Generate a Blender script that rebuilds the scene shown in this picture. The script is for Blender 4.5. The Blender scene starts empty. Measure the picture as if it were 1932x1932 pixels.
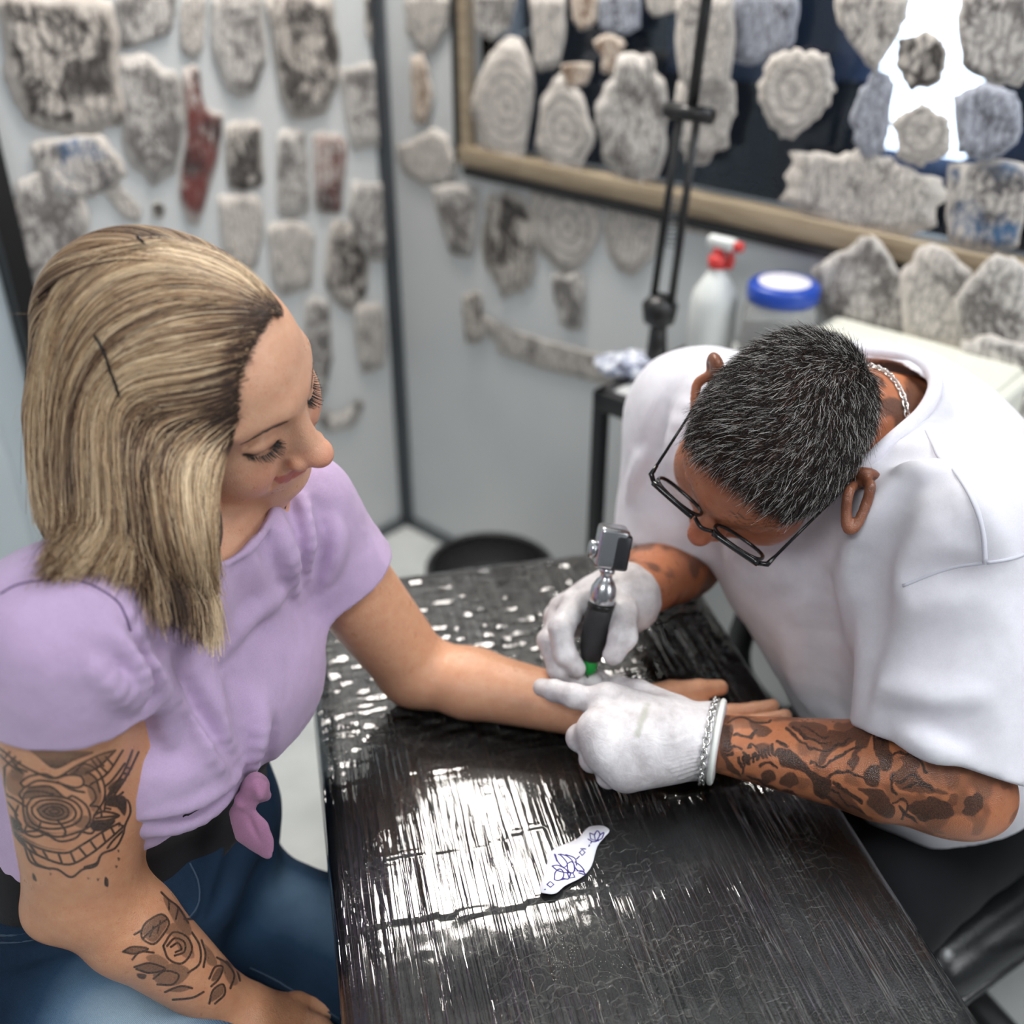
import bpy, bmesh, math, random
import numpy as np
from mathutils import Vector, Matrix

random.seed(7)
RNG = np.random.default_rng(7)
SC = bpy.context.scene
COL = SC.collection

# ------------------------------------------------------------------ camera
PITCH = math.radians(31.0)
CAM = np.array([0.0, 0.0, 1.53])
FPX, CPX = 2000.0, 966.0
cam_data = bpy.data.cameras.new('camera')
cam_data.sensor_width = 36.0
cam_data.lens = 36.0 * FPX / 1932.0
cam_data.clip_start = 0.02
cam_data.dof.use_dof = True
cam_data.dof.focus_distance = 0.94
cam_data.dof.aperture_fstop = 2.5
cam = bpy.data.objects.new('camera', cam_data)
cam.location = CAM.tolist()
cam.rotation_euler = (math.pi / 2 - PITCH, 0, 0)
COL.objects.link(cam)
SC.camera = cam

# ------------------------------------------------------------------ colour management
SC.view_settings.view_transform = 'Standard'
SC.view_settings.look = 'None'
SC.view_settings.gamma = 1.0
SC.view_settings.use_curve_mapping = False
SC.view_settings.exposure = -0.10
try:
    SC.cycles.use_denoising = True
    SC.cycles.max_bounces = 6
    SC.cycles.diffuse_bounces = 3
    SC.cycles.glossy_bounces = 3
    SC.cycles.transmission_bounces = 4
    SC.cycles.use_adaptive_sampling = True
    SC.cycles.adaptive_threshold = 0.08
    SC.cycles.adaptive_min_samples = 12
    SC.cycles_curves.shape = 'RIBBONS'
    SC.cycles_curves.subdivisions = 2
    SC.cycles.transparent_max_bounces = 10
    SC.cycles.caustics_reflective = False
    SC.cycles.caustics_refractive = False
    SC.cycles.sample_clamp_indirect = 4.0
except Exception:
    pass

# ------------------------------------------------------------------ world and lights
world = bpy.data.worlds.new('world')
SC.world = world
world.use_nodes = True
world.node_tree.nodes['Background'].inputs[0].default_value = (0.86, 0.93, 1.0, 1)
world.node_tree.nodes['Background'].inputs[1].default_value = 0.24


def area(name, loc, target, size, power, colour, size_y=None):
    L = bpy.data.lights.new(name, 'AREA')
    L.energy = power
    L.color = colour
    L.size = size
    if size_y:
        L.shape = 'RECTANGLE'
        L.size_y = size_y
    o = bpy.data.objects.new(name, L)
    o.location = loc
    o.rotation_euler = (Vector(target) - Vector(loc)).to_track_quat('-Z', 'Y').to_euler()
    COL.objects.link(o)
    return o


# ceiling panels and corner light of the studio, with an added side fill
area('corner_light', (-0.16, 2.12, 2.34), (0.0, 1.0, 0.72), 0.70, 40, (1.0, 0.95, 0.89), 0.40)
area('ceiling_light_right', (1.1, 0.7, 2.5), (0.9, 0.7, 0), 1.0, 24, (0.93, 0.97, 1.0), 0.5)
area('side_fill_light', (1.75, -0.15, 1.75), (-0.15, 0.8, 0.95), 1.1, 15, (0.97, 0.98, 1.0), 0.9)  # added fill to brighten the face; no known window stands here
area('ceiling_light_near', (-0.5, -0.5, 2.5), (-0.5, -0.5, 0), 0.8, 23, (0.95, 0.98, 1.0), 0.4)


# ------------------------------------------------------------------ picture <-> place
def ray(px, py):
    u = (px - CPX) / FPX
    v = (py - CPX) / FPX
    c, s = math.cos(PITCH), math.sin(PITCH)
    return np.array([u, c - v * s, -s - v * c])


def at(px, py, d):
    return CAM + ray(px, py) * d


def at_z(px, py, z):
    r = ray(px, py)
    return CAM + r * ((z - CAM[2]) / r[2])


def at_plane(px, py, p0, n):
    r = ray(px, py)
    return CAM + r * (np.dot(np.asarray(p0) - CAM, n) / np.dot(r, n))


def cam_vec(x, y, z):
    """camera axes (right, down, away) -> world direction"""
    c, s = math.cos(PITCH), math.sin(PITCH)
    return np.array([x, z * c - y * s, -z * s - y * c])


# ------------------------------------------------------------------ object helpers
def obj(name, mesh, mat=None, parent=None):
    o = bpy.data.objects.new(name, mesh)
    COL.objects.link(o)
    if mat is not None:
        for m in (mat if isinstance(mat, (list, tuple)) else [mat]):
            mesh.materials.append(m)
    if parent is not None:
        o.parent = parent
    return o


def empty(name, loc=(0, 0, 0), rz=0.0):
    o = bpy.data.objects.new(name, None)
    o.location = loc
    o.rotation_euler = (0, 0, rz)
    o.empty_display_size = 0.05
    COL.objects.link(o)
    return o


def tag(o, label, cat, group=None, kind=None):
    o['label'] = label
    o['category'] = cat
    if group:
        o['group'] = group
    if kind:
        o['kind'] = kind
    return o


def struct(o):
    o['kind'] = 'structure'
    return o


def pymesh(name, verts, faces, smooth=True):
    me = bpy.data.meshes.new(name)
    me.from_pydata([tuple(map(float, v)) for v in verts], [], [tuple(map(int, f)) for f in faces])
    if smooth:
        me.polygons.foreach_set('use_smooth', [True] * len(me.polygons))
    me.update()
    return me


def bm_mesh(name, bm, smooth=False):
    me = bpy.data.meshes.new(name)
    bm.normal_update()
    bm.to_mesh(me)
    bm.free()
    if smooth:
        me.polygons.foreach_set('use_smooth', [True] * len(me.polygons))
    return me


def box_mesh(name, size, bevel=0.0, segs=2, centre=(0, 0, 0)):
    bm = bmesh.new()
    bmesh.ops.create_cube(bm, size=1.0)
    for v in bm.verts:
        v.co = Vector((v.co.x * size[0] + centre[0], v.co.y * size[1] + centre[1], v.co.z * size[2] + centre[2]))
    if bevel > 0:
        bmesh.ops.bevel(bm, geom=bm.edges[:] + bm.verts[:], offset=bevel, segments=segs, profile=0.5, affect='EDGES')
    return bm_mesh(name, bm, bevel > 0 and segs > 1)


def lathe_mesh(name, prof, n=24, smooth=True):
    """prof: list of (r, z)"""
    vs, fs = [], []
    for r, z in prof:
        for i in range(n):
            a = 2 * math.pi * i / n
            vs.append((r * math.cos(a), r * math.sin(a), z))
    for j in range(len(prof) - 1):
        for i in range(n):
            k = (i + 1) % n
            fs.append((j * n + i, j * n + k, (j + 1) * n + k, (j + 1) * n + i))
    if prof[0][0] > 1e-6:
        fs.append(tuple(range(n - 1, -1, -1)))
    if prof[-1][0] > 1e-6:
        fs.append(tuple((len(prof) - 1) * n + i for i in range(n)))
    return pymesh(name, vs, fs, smooth)


def catmull(pts, n=8, closed=False):
    P = np.asarray(pts, float)
    m = len(P)
    out = []
    rng = range(m) if closed else range(m - 1)
    for i in rng:
        if closed:
            p0, p1, p2, p3 = P[(i - 1) % m], P[i], P[(i + 1) % m], P[(i + 2) % m]
        else:
            p1, p2 = P[i], P[i + 1]
            p0 = P[i - 1] if i > 0 else 2 * p1 - p2
            p3 = P[i + 2] if i + 2 < m else 2 * p2 - p1
        for k in range(n):
            t = k / n
            out.append(0.5 * ((2 * p1) + (-p0 + p2) * t + (2 * p0 - 5 * p1 + 4 * p2 - p3) * t * t + (-p0 + 3 * p1 - 3 * p2 + p3) * t ** 3))
    if not closed:
        out.append(P[-1])
    return np.array(out)


def tube_mesh(name, pts, rad, n=10, closed=False, flat=1.0, ref=None):
    """tube along a polyline; rad scalar or list"""
    P = np.asarray(pts, float)
    m = len(P)
    R = np.full(m, rad) if np.isscalar(rad) else np.asarray(rad, float)
    T = np.zeros_like(P)
    for i in range(m):
        a = P[(i - 1) % m] if (closed or i > 0) else P[i]
        b = P[(i + 1) % m] if (closed or i < m - 1) else P[i]
        T[i] = (b - a) / (np.linalg.norm(b - a) + 1e-12)
    up = np.array(ref if ref is not None else [0.3, 0.2, 0.93])
    nrm = up - T[0] * np.dot(up, T[0])
    nrm /= np.linalg.norm(nrm) + 1e-12
    vs, fs = [], []
    for i in range(m):
        nrm = nrm - T[i] * np.dot(nrm, T[i])
        nrm /= np.linalg.norm(nrm) + 1e-12
        b = np.cross(T[i], nrm)
        for k in range(n):
            a = 2 * math.pi * k / n
            vs.append(P[i] + R[i] * (math.cos(a) * nrm * flat + math.sin(a) * b))
    for i in range(m if closed else m - 1):
        j = (i + 1) % m
        for k in range(n):
            l = (k + 1) % n
            fs.append((i * n + k, i * n + l, j * n + l, j * n + k))
    if not closed:
        fs.append(tuple(range(n - 1, -1, -1)))
        fs.append(tuple((m - 1) * n + k for k in range(n)))
    return pymesh(name, vs, fs)


def join_meshes(name, meshes):
    vs, fs, off = [], [], 0
    for me in meshes:
        vs += [tuple(v.co) for v in me.vertices]
        fs += [tuple(i + off for i in p.vertices) for p in me.polygons]
        off += len(me.vertices)
    return pymesh(name, vs, fs)


# ------------------------------------------------------------------ node material helper
class NT:
    def __init__(self, name):
        self.mat = bpy.data.materials.new(name)
        self.mat.use_nodes = True
        self.t = self.mat.node_tree
        self.t.nodes.clear()
        self.out = self.t.nodes.new('ShaderNodeOutputMaterial')

    def n(self, typ, **kw):
        nd = self.t.nodes.new('ShaderNode' + typ)
        for k, v in kw.items():
            if k == 'ins':
                for kk, vv in v.items():
                    self.set(nd, kk, vv)
            else:
                setattr(nd, k, v)
        return nd

    def set(self, nd, key, val):
        s = nd.inputs[key]
        if isinstance(val, bpy.types.NodeSocket):
            self.t.links.new(val, s)
        elif isinstance(val, bpy.types.Node):
            self.t.links.new(val.outputs[0], s)
        else:
            if s.type == 'RGBA' and len(val) == 3:
                val = (*val, 1)
            s.default_value = val

    def math(self, op, a, b=0.0, clamp=False):
        nd = self.n('Math', operation=op, use_clamp=clamp)
        self.set(nd, 0, a)
        self.set(nd, 1, b)
        return nd.outputs[0]

    def mix(self, f, a, b, mode='MIX'):
        nd = self.n('MixRGB', blend_type=mode)
        self.set(nd, 0, f)
        self.set(nd, 1, a)
        self.set(nd, 2, b)
        return nd.outputs[0]

    def ramp(self, f, stops, interp='LINEAR'):
        nd = self.n('ValToRGB')
        cr = nd.color_ramp
        cr.interpolation = interp
        while len(cr.elements) < len(stops):
            cr.elements.new(0.5)
        for e, (p, c) in zip(cr.elements, stops):
            e.position = p
            e.color = (c, c, c, 1) if np.isscalar(c) else ((*c, 1) if len(c) == 3 else c)
        self.set(nd, 0, f)
        return nd.outputs[0]

    def coord(self, kind='Object', scale=None, rot=None, loc=None):
        tc = self.n('TexCoord')
        o = tc.outputs[kind]
        if scale is not None or rot is not None or loc is not None:
            mp = self.n('Mapping')
            self.set(mp, 0, o)
            if scale is not None:
                mp.inputs['Scale'].default_value = scale
            if rot is not None:
                mp.inputs['Rotation'].default_value = rot
            if loc is not None:
                mp.inputs['Location'].default_value = loc
            o = mp.outputs[0]
        return o

    def noise(self, vec, scale, detail=3.0, rough=0.55, dist=0.0, out=0):
        nd = self.n('TexNoise')
        self.set(nd, 'Vector', vec)
        nd.inputs['Scale'].default_value = scale
        nd.inputs['Detail'].default_value = detail
        nd.inputs['Roughness'].default_value = rough
        nd.inputs['Distortion'].default_value = dist
        return nd.outputs[out]

    def voronoi(self, vec, scale, feature='F1', rand=1.0):
        nd = self.n('TexVoronoi', feature=feature)
        self.set(nd, 'Vector', vec)
        nd.inputs['Scale'].default_value = scale
        nd.inputs['Randomness'].default_value = rand
        return nd.outputs['Distance']

    def wave(self, vec, scale, dist=0.0, detail=2.0, dscale=1.0, direction='X', bands='BANDS'):
        nd = self.n('TexWave', wave_type=bands)
        if bands == 'BANDS':
            nd.bands_direction = direction
        self.set(nd, 'Vector', vec)
        nd.inputs['Scale'].default_value = scale
        nd.inputs['Distortion'].default_value = dist
        nd.inputs['Detail'].default_value = detail
        nd.inputs['Detail Scale'].default_value = dscale
        return nd.outputs['Fac']

    def bump(self, h, strength=0.3, dist=0.001, normal=None):
        nd = self.n('Bump')
        nd.inputs['Strength'].default_value = strength
        nd.inputs['Distance'].default_value = dist
        self.set(nd, 'Height', h)
        if normal is not None:
            self.set(nd, 'Normal', normal)
        return nd.outputs[0]

    def attr(self, name, out='Color'):
        nd = self.n('Attribute', attribute_name=name)
        return nd.outputs[out]

    def bsdf(self, **kw):
        nd = self.n('BsdfPrincipled')
        for k, v in kw.items():
            self.set(nd, k.replace('_', ' '), v)
        self.t.links.new(nd.outputs[0], self.out.inputs[0])
        return nd

    def surf(self, sh):
        self.t.links.new(sh.outputs[0] if isinstance(sh, bpy.types.Node) else sh, self.out.inputs[0])


def srgb(r, g, b):
    f = lambda c: c / 12.92 if c <= 0.04045 else ((c + 0.055) / 1.055) ** 2.4
    return tuple(f(c / 255.0) for c in (r, g, b))


def plain(name, colour, rough=0.6, metal=0.0, spec=0.5, bumpscale=None, bumpstr=0.15, **kw):
    m = NT(name)
    co = m.coord('Object')
    nz = m.noise(co, 14.0, 1.0)
    base = m.mix(0.08, (*colour, 1), m.ramp(nz, [(0.3, tuple(c * 0.7 for c in colour)), (0.7, tuple(min(1, c * 1.15) for c in colour))]))
    args = dict(Base_Color=base, Roughness=rough, Metallic=metal)
    b = m.bsdf(**args)
    b.inputs['Specular IOR Level'].default_value = spec
    for k, v in kw.items():
        m.set(b, k.replace('_', ' '), v)
    if bumpscale:
        m.set(b, 'Normal', m.bump(m.noise(co, bumpscale, 3.0), bumpstr, 0.002))
    return m.mat

from concurrent.futures import ThreadPoolExecutor

# ------------------------------------------------------------------ signed-distance sculpting
def _n(v):
    v = np.asarray(v, float)
    return v / np.linalg.norm(v)


def frame(x=None, y=None, z=None):
    """right-handed 3x3 matrix (columns = axes) from two given axes"""
    if x is not None and y is not None:
        x = _n(x); y = _n(np.asarray(y) - x * np.dot(x, y)); z = np.cross(x, y)
    elif y is not None and z is not None:
        y = _n(y); z = _n(np.asarray(z) - y * np.dot(y, z)); x = np.cross(y, z)
    else:
        z = _n(z); x = _n(np.asarray(x) - z * np.dot(z, x)); y = np.cross(z, x)
    return np.stack([x, y, z], 1)


def smin(a, b, k):
    if k <= 0:
        return np.minimum(a, b)
    h = np.maximum(k - np.abs(a - b), 0) / k
    return np.minimum(a, b) - h * h * k * 0.25


def smax(a, b, k):
    return -smin(-a, -b, k)


class Prim:
    def __init__(self, f, c, r):
        self.f, self.c, self.r = f, np.asarray(c, np.float64), float(r)


def sphere(c, r):
    c = np.asarray(c, np.float32)
    return Prim(lambda P: np.sqrt(((P - c) ** 2).sum(1)) - r, c, r)


def ell(c, r, M=None):
    c = np.asarray(c, np.float32)
    r = np.asarray(r, np.float32)
    M32 = None if M is None else np.asarray(M, np.float32)

    def f(P):
        q = P - c
        if M32 is not None:
            q = q @ M32
        a = q / r
        k0 = np.sqrt((a * a).sum(1)) + 1e-9
        b = a / r
        k1 = np.sqrt((b * b).sum(1)) + 1e-9
        return k0 * (k0 - 1.0) / k1
    return Prim(f, c, float(r.max()))


def cone(a, b, ra, rb, flat=None, fdir=None):
    """rounded cone a->b; flat<1 squashes the section along fdir"""
    a = np.asarray(a, np.float32)
    b = np.asarray(b, np.float32)
    ab = b - a
    L2 = float((ab * ab).sum()) + 1e-12
    fd = None
    if flat is not None:
        fd = np.asarray(fdir, np.float64)
        t = ab / math.sqrt(L2)
        fd = _n(fd - t * np.dot(fd, t)).astype(np.float32)

    def f(P):
        q = P - a
        t = np.clip((q @ ab) / L2, 0, 1)
        w = q - t[:, None] * ab
        rr = ra + (rb - ra) * t
        if fd is not None:
            s = (w @ fd)
            w = w + (s * (1.0 / flat - 1.0))[:, None] * fd
            d = np.sqrt((w * w).sum(1)) - rr
            return np.where(d > 0, d * (0.5 + 0.5 * flat), d * flat)
        return np.sqrt((w * w).sum(1)) - rr
    return Prim(f, (a + b) / 2, math.sqrt(L2) / 2 + max(ra, rb))


def chain(pts, rads, k=0.0, flat=None, fdir=None):
    """polyline of rounded cones as one primitive"""
    ps = [cone(pts[i], pts[i + 1], rads[i], rads[i + 1], flat, fdir) for i in range(len(pts) - 1)]
    P0 = np.asarray(pts, float)
    c = (P0.min(0) + P0.max(0)) / 2
    r = np.linalg.norm(P0 - c, axis=1).max() + max(rads)

    def f(P):
        d = ps[0].f(P)
        for p in ps[1:]:
            d = smin(d, p.f(P), k)
        return d
    return Prim(f, c, r)


def rbox(c, half, rad, M=None):
    c = np.asarray(c, np.float32)
    h = np.asarray(half, np.float32) - rad
    M32 = None if M is None else np.asarray(M, np.float32)

    def f(P):
        q = P - c
        if M32 is not None:
            q = q @ M32
        q = np.abs(q) - h
        return np.sqrt((np.maximum(q, 0) ** 2).sum(1)) + np.minimum(q.max(1), 0) - rad
    return Prim(f, c, float(np.linalg.norm(half)))


def halfspace(p, n):
    """inside where (x-p).n < 0"""
    p = np.asarray(p, np.float32)
    n = _n(n).astype(np.float32)
    return Prim(lambda P: (P - p) @ n, p, 1e3)


def isect(a, b, k=0.0):
    s = a if a.r < b.r else b
    return Prim(lambda P: smax(a.f(P), b.f(P), k), s.c, s.r)


def local(prim, M, o):
    """primitive given in a local frame (columns of M = axes, origin o)"""
    M = np.asarray(M, np.float32)
    o = np.asarray(o, np.float32)
    return Prim(lambda P: prim.f((P - o) @ M), np.asarray(o, float) + np.asarray(M, float) @ prim.c, prim.r)


class Field:
    def __init__(self):
        self.ops = []
        self.disp = None

    def u(self, prim, k=0.01):
        self.ops.append((0, prim, k)); return self

    def s(self, prim, k=0.005):
        self.ops.append((1, prim, k)); return self

    def i(self, prim, k=0.005):
        self.ops.append((2, prim, k)); return self

    def copy(self):
        f = Field(); f.ops = list(self.ops); f.disp = self.disp
        return f

    def eval(self, P, near=None):
        P = np.ascontiguousarray(P, np.float32)
        d = np.full(len(P), 1.0, np.float32)
        for kind, pr, k in self.ops:
            if near is not None and kind != 2:
                c, R = near
                if np.linalg.norm(pr.c - c) - pr.r > R + k + 0.012:
                    continue
            if kind != 2 and near is not None and pr.r < 0.12 and len(P) > 400:
                q = P - pr.c.astype(np.float32)
                lim = pr.r + k + 0.012
                m = np.nonzero(np.einsum('ij,ij->i', q, q) < lim * lim)[0]
                if len(m) == 0:
                    continue
                if len(m) < 0.7 * len(P):
                    v = pr.f(P[m])
                    d[m] = smin(d[m], v, k) if kind == 0 else smax(d[m], -v, k)
                    continue
            if kind == 0:
                d = smin(d, pr.f(P), k)
            elif kind == 1:
                d = smax(d, -pr.f(P), k)
            else:
                d = smax(d, pr.f(P), k)
        if self.disp is not None:
            m = np.abs(d) < 0.03
            if m.any():
                d[m] = d[m] + self.disp(P[m])
        return d

    def grad(self, P, e=0.0006, near=None):
        P = np.asarray(P, np.float32)
        g = np.zeros_like(P)
        for s in ((1, -1, -1), (-1, -1, 1), (-1, 1, -1), (1, 1, 1)):
            s = np.array(s, np.float32)
            g += self.eval(P + e * s, near)[:, None] * s
        return g / (np.linalg.norm(g, axis=1)[:, None] + 1e-12)

    def hit(self, pix, far=2.2, start=0.45, off=0.0):
        """sphere-trace picture points on to the surface; returns points, hit mask"""
        D = np.array([_n(ray(x, y)) for x, y in pix], np.float32)
        t = np.full(len(D), start, np.float32)
        best = np.full(len(D), 9.0, np.float32)
        tb = t.copy()
        for _ in range(90):
            d = self.eval(CAM.astype(np.float32) + D * t[:, None]) - off
            better = np.abs(d) < best
            best = np.where(better, np.abs(d), best)
            tb = np.where(better, t, tb)
            t = np.where(t < far, t + d * 0.8, t)
        ok = best < 0.004
        return CAM + D.astype(float) * tb[:, None].astype(float), ok


def mesh_field(F, lo, hi, h, name='m', newton=True):
    """surface nets on sparse blocks"""
    lo = np.asarray(lo, float); hi = np.asarray(hi, float)
    B, S = 12, 3
    nb = np.ceil((hi - lo) / (h * B)).astype(int)
    ns = np.ceil(nb / S).astype(int)
    NX, NY, NZ = (ns * S * B + 2)
    corner = np.stack(np.meshgrid(np.arange(B + 1), np.arange(B + 1), np.arange(B + 1), indexing='ij'), -1).reshape(-1, 3)
    Rb = 0.87 * B * h
    Rs = 0.87 * S * B * h
    VK, VP, Q = [], [], []
    bl = np.stack(np.meshgrid(np.arange(S), np.arange(S), np.arange(S), indexing='ij'), -1).reshape(-1, 3)
    n1 = B + 1
    def work(sxyz):
        sx, sy, sz = sxyz
        base = np.array([sx, sy, sz]) * S
        sc = lo + (base + S / 2) * B * h
        near = (sc, Rs)
        b0 = base + bl
        dc = F.eval(lo + (b0 + 0.5) * B * h, near)
        act = np.abs(dc) < Rb * 1.6 + 0.004
        if not act.any():
            return None
        b0 = b0[act] * B
        G = b0[:, None, :] + corner[None]
        V = F.eval((lo + G.reshape(-1, 3) * h), near).reshape(-1, n1, n1, n1)
        IN = V < 0
        A = IN[:, :-1, :-1, :-1]
        cnt = np.zeros(A.shape, np.int8)
        for dx in (0, 1):
            for dy in (0, 1):
                for dz in (0, 1):
                    cnt += IN[:, dx:dx + B, dy:dy + B, dz:dz + B]
        bi, i, j, k = np.nonzero((cnt > 0) & (cnt < 8))
        if len(bi) == 0:
            return None
        acc = np.zeros((len(bi), 3)); num = np.zeros(len(bi))
        for ax in range(3):
            for p in (0, 1):
                for q in (0, 1):
                    o = [0, 0, 0]
                    oth = [a for a in range(3) if a != ax]
                    o[oth[0]] = p; o[oth[1]] = q
                    e = list(o); e[ax] = 1
                    a = V[bi, i + o[0], j + o[1], k + o[2]]
                    b = V[bi, i + e[0], j + e[1], k + e[2]]
                    cr = (a < 0) != (b < 0)
                    t = np.where(cr, a / np.where(cr, a - b, 1), 0)
                    pos = np.zeros((len(bi), 3))
                    pos[:, ax] = t
                    pos[:, oth[0]] = p; pos[:, oth[1]] = q
                    acc += pos * cr[:, None]; num += cr
        g = b0[bi] + np.stack([i, j, k], 1)
        vk = (g[:, 0] * NY + g[:, 1]) * NZ + g[:, 2]
        vp = lo + (g + acc / num[:, None]) * h
        qq = []
        for ax in range(3):
            sl = [slice(None), slice(0, B), slice(0, B), slice(0, B)]
            s2 = list(sl); s2[ax + 1] = slice(1, B + 1)
            a = IN[tuple(sl)]; b = IN[tuple(s2)]
            bi2, i2, j2, k2 = np.nonzero(a != b)
            if len(bi2) == 0:
                continue
            g2 = b0[bi2] + np.stack([i2, j2, k2], 1)
            o1, o2 = [(1, 2), (2, 0), (0, 1)][ax]
            d1 = np.zeros(3, int); d1[o1] = 1
            d2 = np.zeros(3, int); d2[o2] = 1
            key = lambda gg: (gg[:, 0] * NY + gg[:, 1]) * NZ + gg[:, 2]
            q = np.stack([key(g2 - d1 - d2), key(g2 - d2), key(g2), key(g2 - d1)], 1)
            ins = a[bi2, i2, j2, k2]
            q[~ins] = q[~ins][:, ::-1]
            qq.append(q)
        return vk, vp, qq

    todo = [(x, y, z) for x in range(ns[0]) for y in range(ns[1]) for z in range(ns[2])]
    with ThreadPoolExecutor(4) as ex:
        for r_ in ex.map(work, todo):
            if r_ is not None:
                VK.append(r_[0]); VP.append(r_[1]); Q += r_[2]
    VK = np.concatenate(VK); VP = np.concatenate(VP); Q = np.concatenate(Q)
    o = np.argsort(VK); VK = VK[o]; VP = VP[o]
    idx = np.searchsorted(VK, Q)
    idx = np.clip(idx, 0, len(VK) - 1)
    ok = (VK[idx] == Q).all(1)
    idx = idx[ok]
    if newton:
        P = VP.astype(np.float32)
        # neighbourhood-wise projection on to the zero level
        cell = np.floor((VP - lo) / (h * B * S)).astype(int)
        ck = (cell[:, 0] * 4096 + cell[:, 1]) * 4096 + cell[:, 2]
        def proj(c):
            m = np.nonzero(ck == c)[0]
            cc = lo + (cell[m][0] + 0.5) * h * B * S
            near = (cc, Rs + 0.01)
            g = F.grad(P[m], 0.35 * h, near)
            d = F.eval(P[m], near)
            P[m] = P[m] - g * np.clip(d, -h * 0.7, h * 0.7)[:, None] * 0.8
        with ThreadPoolExecutor(4) as ex:
            list(ex.map(proj, np.unique(ck)))
        VP = P.astype(float)
    return VP, idx


def keep_big(V, Q):
    return V, Q


def relax(V, Q, it=1, lam=0.4):
    V = V.copy()
    for _ in range(it):
        acc = np.zeros_like(V); cnt = np.zeros(len(V))
        for a in range(4):
            b = (a + 1) % 4
            np.add.at(acc, Q[:, a], V[Q[:, b]]); np.add.at(cnt, Q[:, a], 1)
            np.add.at(acc, Q[:, b], V[Q[:, a]]); np.add.at(cnt, Q[:, b], 1)
        V = V + lam * (acc / np.maximum(cnt, 1)[:, None] - V)
    return V


def refine(V, Q, sel, n=2):
    """split the selected quads n x n (bilinear)"""
    q = Q[sel]
    rest = Q[~sel]
    t = np.linspace(0, 1, n + 1)
    A, Bv, C, D = (V[q[:, i]] for i in range(4))
    pts = []
    for v in t:
        for u in t:
            pts.append((A * (1 - u) + Bv * u) * (1 - v) + (D * (1 - u) + C * u) * v)
    pts = np.stack(pts, 1)                       # m,(n+1)^2,3
    flat = pts.reshape(-1, 3)
    key = np.round(flat * 5e5).astype(np.int64)
    key = (key[:, 0] * 73856093) ^ (key[:, 1] * 19349663) ^ (key[:, 2] * 83492791)
    uq, first, inv = np.unique(key, return_index=True, return_inverse=True)
    # keep original vertices where they coincide
    ok = np.round(V * 5e5).astype(np.int64)
    ok = (ok[:, 0] * 73856093) ^ (ok[:, 1] * 19349663) ^ (ok[:, 2] * 83492791)
    so = np.argsort(ok)
    pos = np.clip(np.searchsorted(ok[so], uq), 0, len(ok) - 1)
    same = ok[so][pos] == uq
    newid = np.where(same, so[pos], -1)
    fresh = np.nonzero(~same)[0]
    newid[fresh] = len(V) + np.arange(len(fresh))
    V2 = np.concatenate([V, flat[first[fresh]]])
    gi = newid[inv].reshape(len(q), n + 1, n + 1)
    qs = [np.stack([gi[:, j, i], gi[:, j, i + 1], gi[:, j + 1, i + 1], gi[:, j + 1, i]], 1) for j in range(n) for i in range(n)]
    return V2, np.concatenate([rest] + qs)


def np_mesh(name, V, Q, smooth=True):
    me = bpy.data.meshes.new(name)
    V = np.asarray(V, np.float32); Q = np.asarray(Q, np.int32)
    n = Q.shape[1]
    me.vertices.add(len(V)); me.vertices.foreach_set('co', V.ravel())
    me.loops.add(Q.size); me.loops.foreach_set('vertex_index', Q.ravel())
    me.polygons.add(len(Q))
    me.polygons.foreach_set('loop_start', np.arange(0, Q.size, n, dtype=np.int32))
    me.polygons.foreach_set('loop_total', np.full(len(Q), n, np.int32))
    me.polygons.foreach_set('use_smooth', np.full(len(Q), smooth))
    me.update(calc_edges=True)
    me.validate()
    return me


def vcol(me, name, C):
    C = np.asarray(C, np.float32)
    if C.ndim == 1:
        C = np.stack([C, C, C], 1)
    a = me.attributes.new(name, 'FLOAT_COLOR', 'POINT')
    full = np.ones((len(C), 4), np.float32)
    full[:, :3] = C
    a.data.foreach_set('color', full.ravel())


def seg_dist(P, line):
    """distance of points to a polyline"""
    P = np.asarray(P, np.float32)
    best = np.full(len(P), 9.0, np.float32)
    L = np.asarray(line, np.float32)
    for a, b in zip(L[:-1], L[1:]):
        ab = b - a
        l2 = float((ab * ab).sum()) + 1e-12
        m = np.abs(P - (a + b) / 2).max(1) < 0.02 + math.sqrt(l2)
        if not m.any():
            continue
        q = P[m] - a
        t = np.clip((q @ ab) / l2, 0, 1)
        dd = np.sqrt(((q - t[:, None] * ab) ** 2).sum(1))
        best[m] = np.minimum(best[m], dd)
    return best


def sstep(x, a, b):
    t = np.clip((x - a) / (b - a), 0, 1)
    return t * t * (3 - 2 * t)


def vnoise(P, scale, seed=0):
    """cheap smooth value noise, -1..1"""
    P = np.asarray(P, np.float32) * scale
    i = np.floor(P).astype(np.int64)
    f = P - i
    f = f * f * (3 - 2 * f)
    out = 0
    for dx in (0, 1):
        for dy in (0, 1):
            for dz in (0, 1):
                h = ((i[:, 0] + dx) * 374761393 + (i[:, 1] + dy) * 668265263 + (i[:, 2] + dz) * 2147483647 + seed * 1274126177) & 0xffffffff
                h = ((h ^ (h >> 13)) * 1274126177) & 0xffffffff
                v = ((h ^ (h >> 16)) & 0xffff) / 32767.5 - 1
                w = (f[:, 0] if dx else 1 - f[:, 0]) * (f[:, 1] if dy else 1 - f[:, 1]) * (f[:, 2] if dz else 1 - f[:, 2])
                out = out + v * w
    return out


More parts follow.
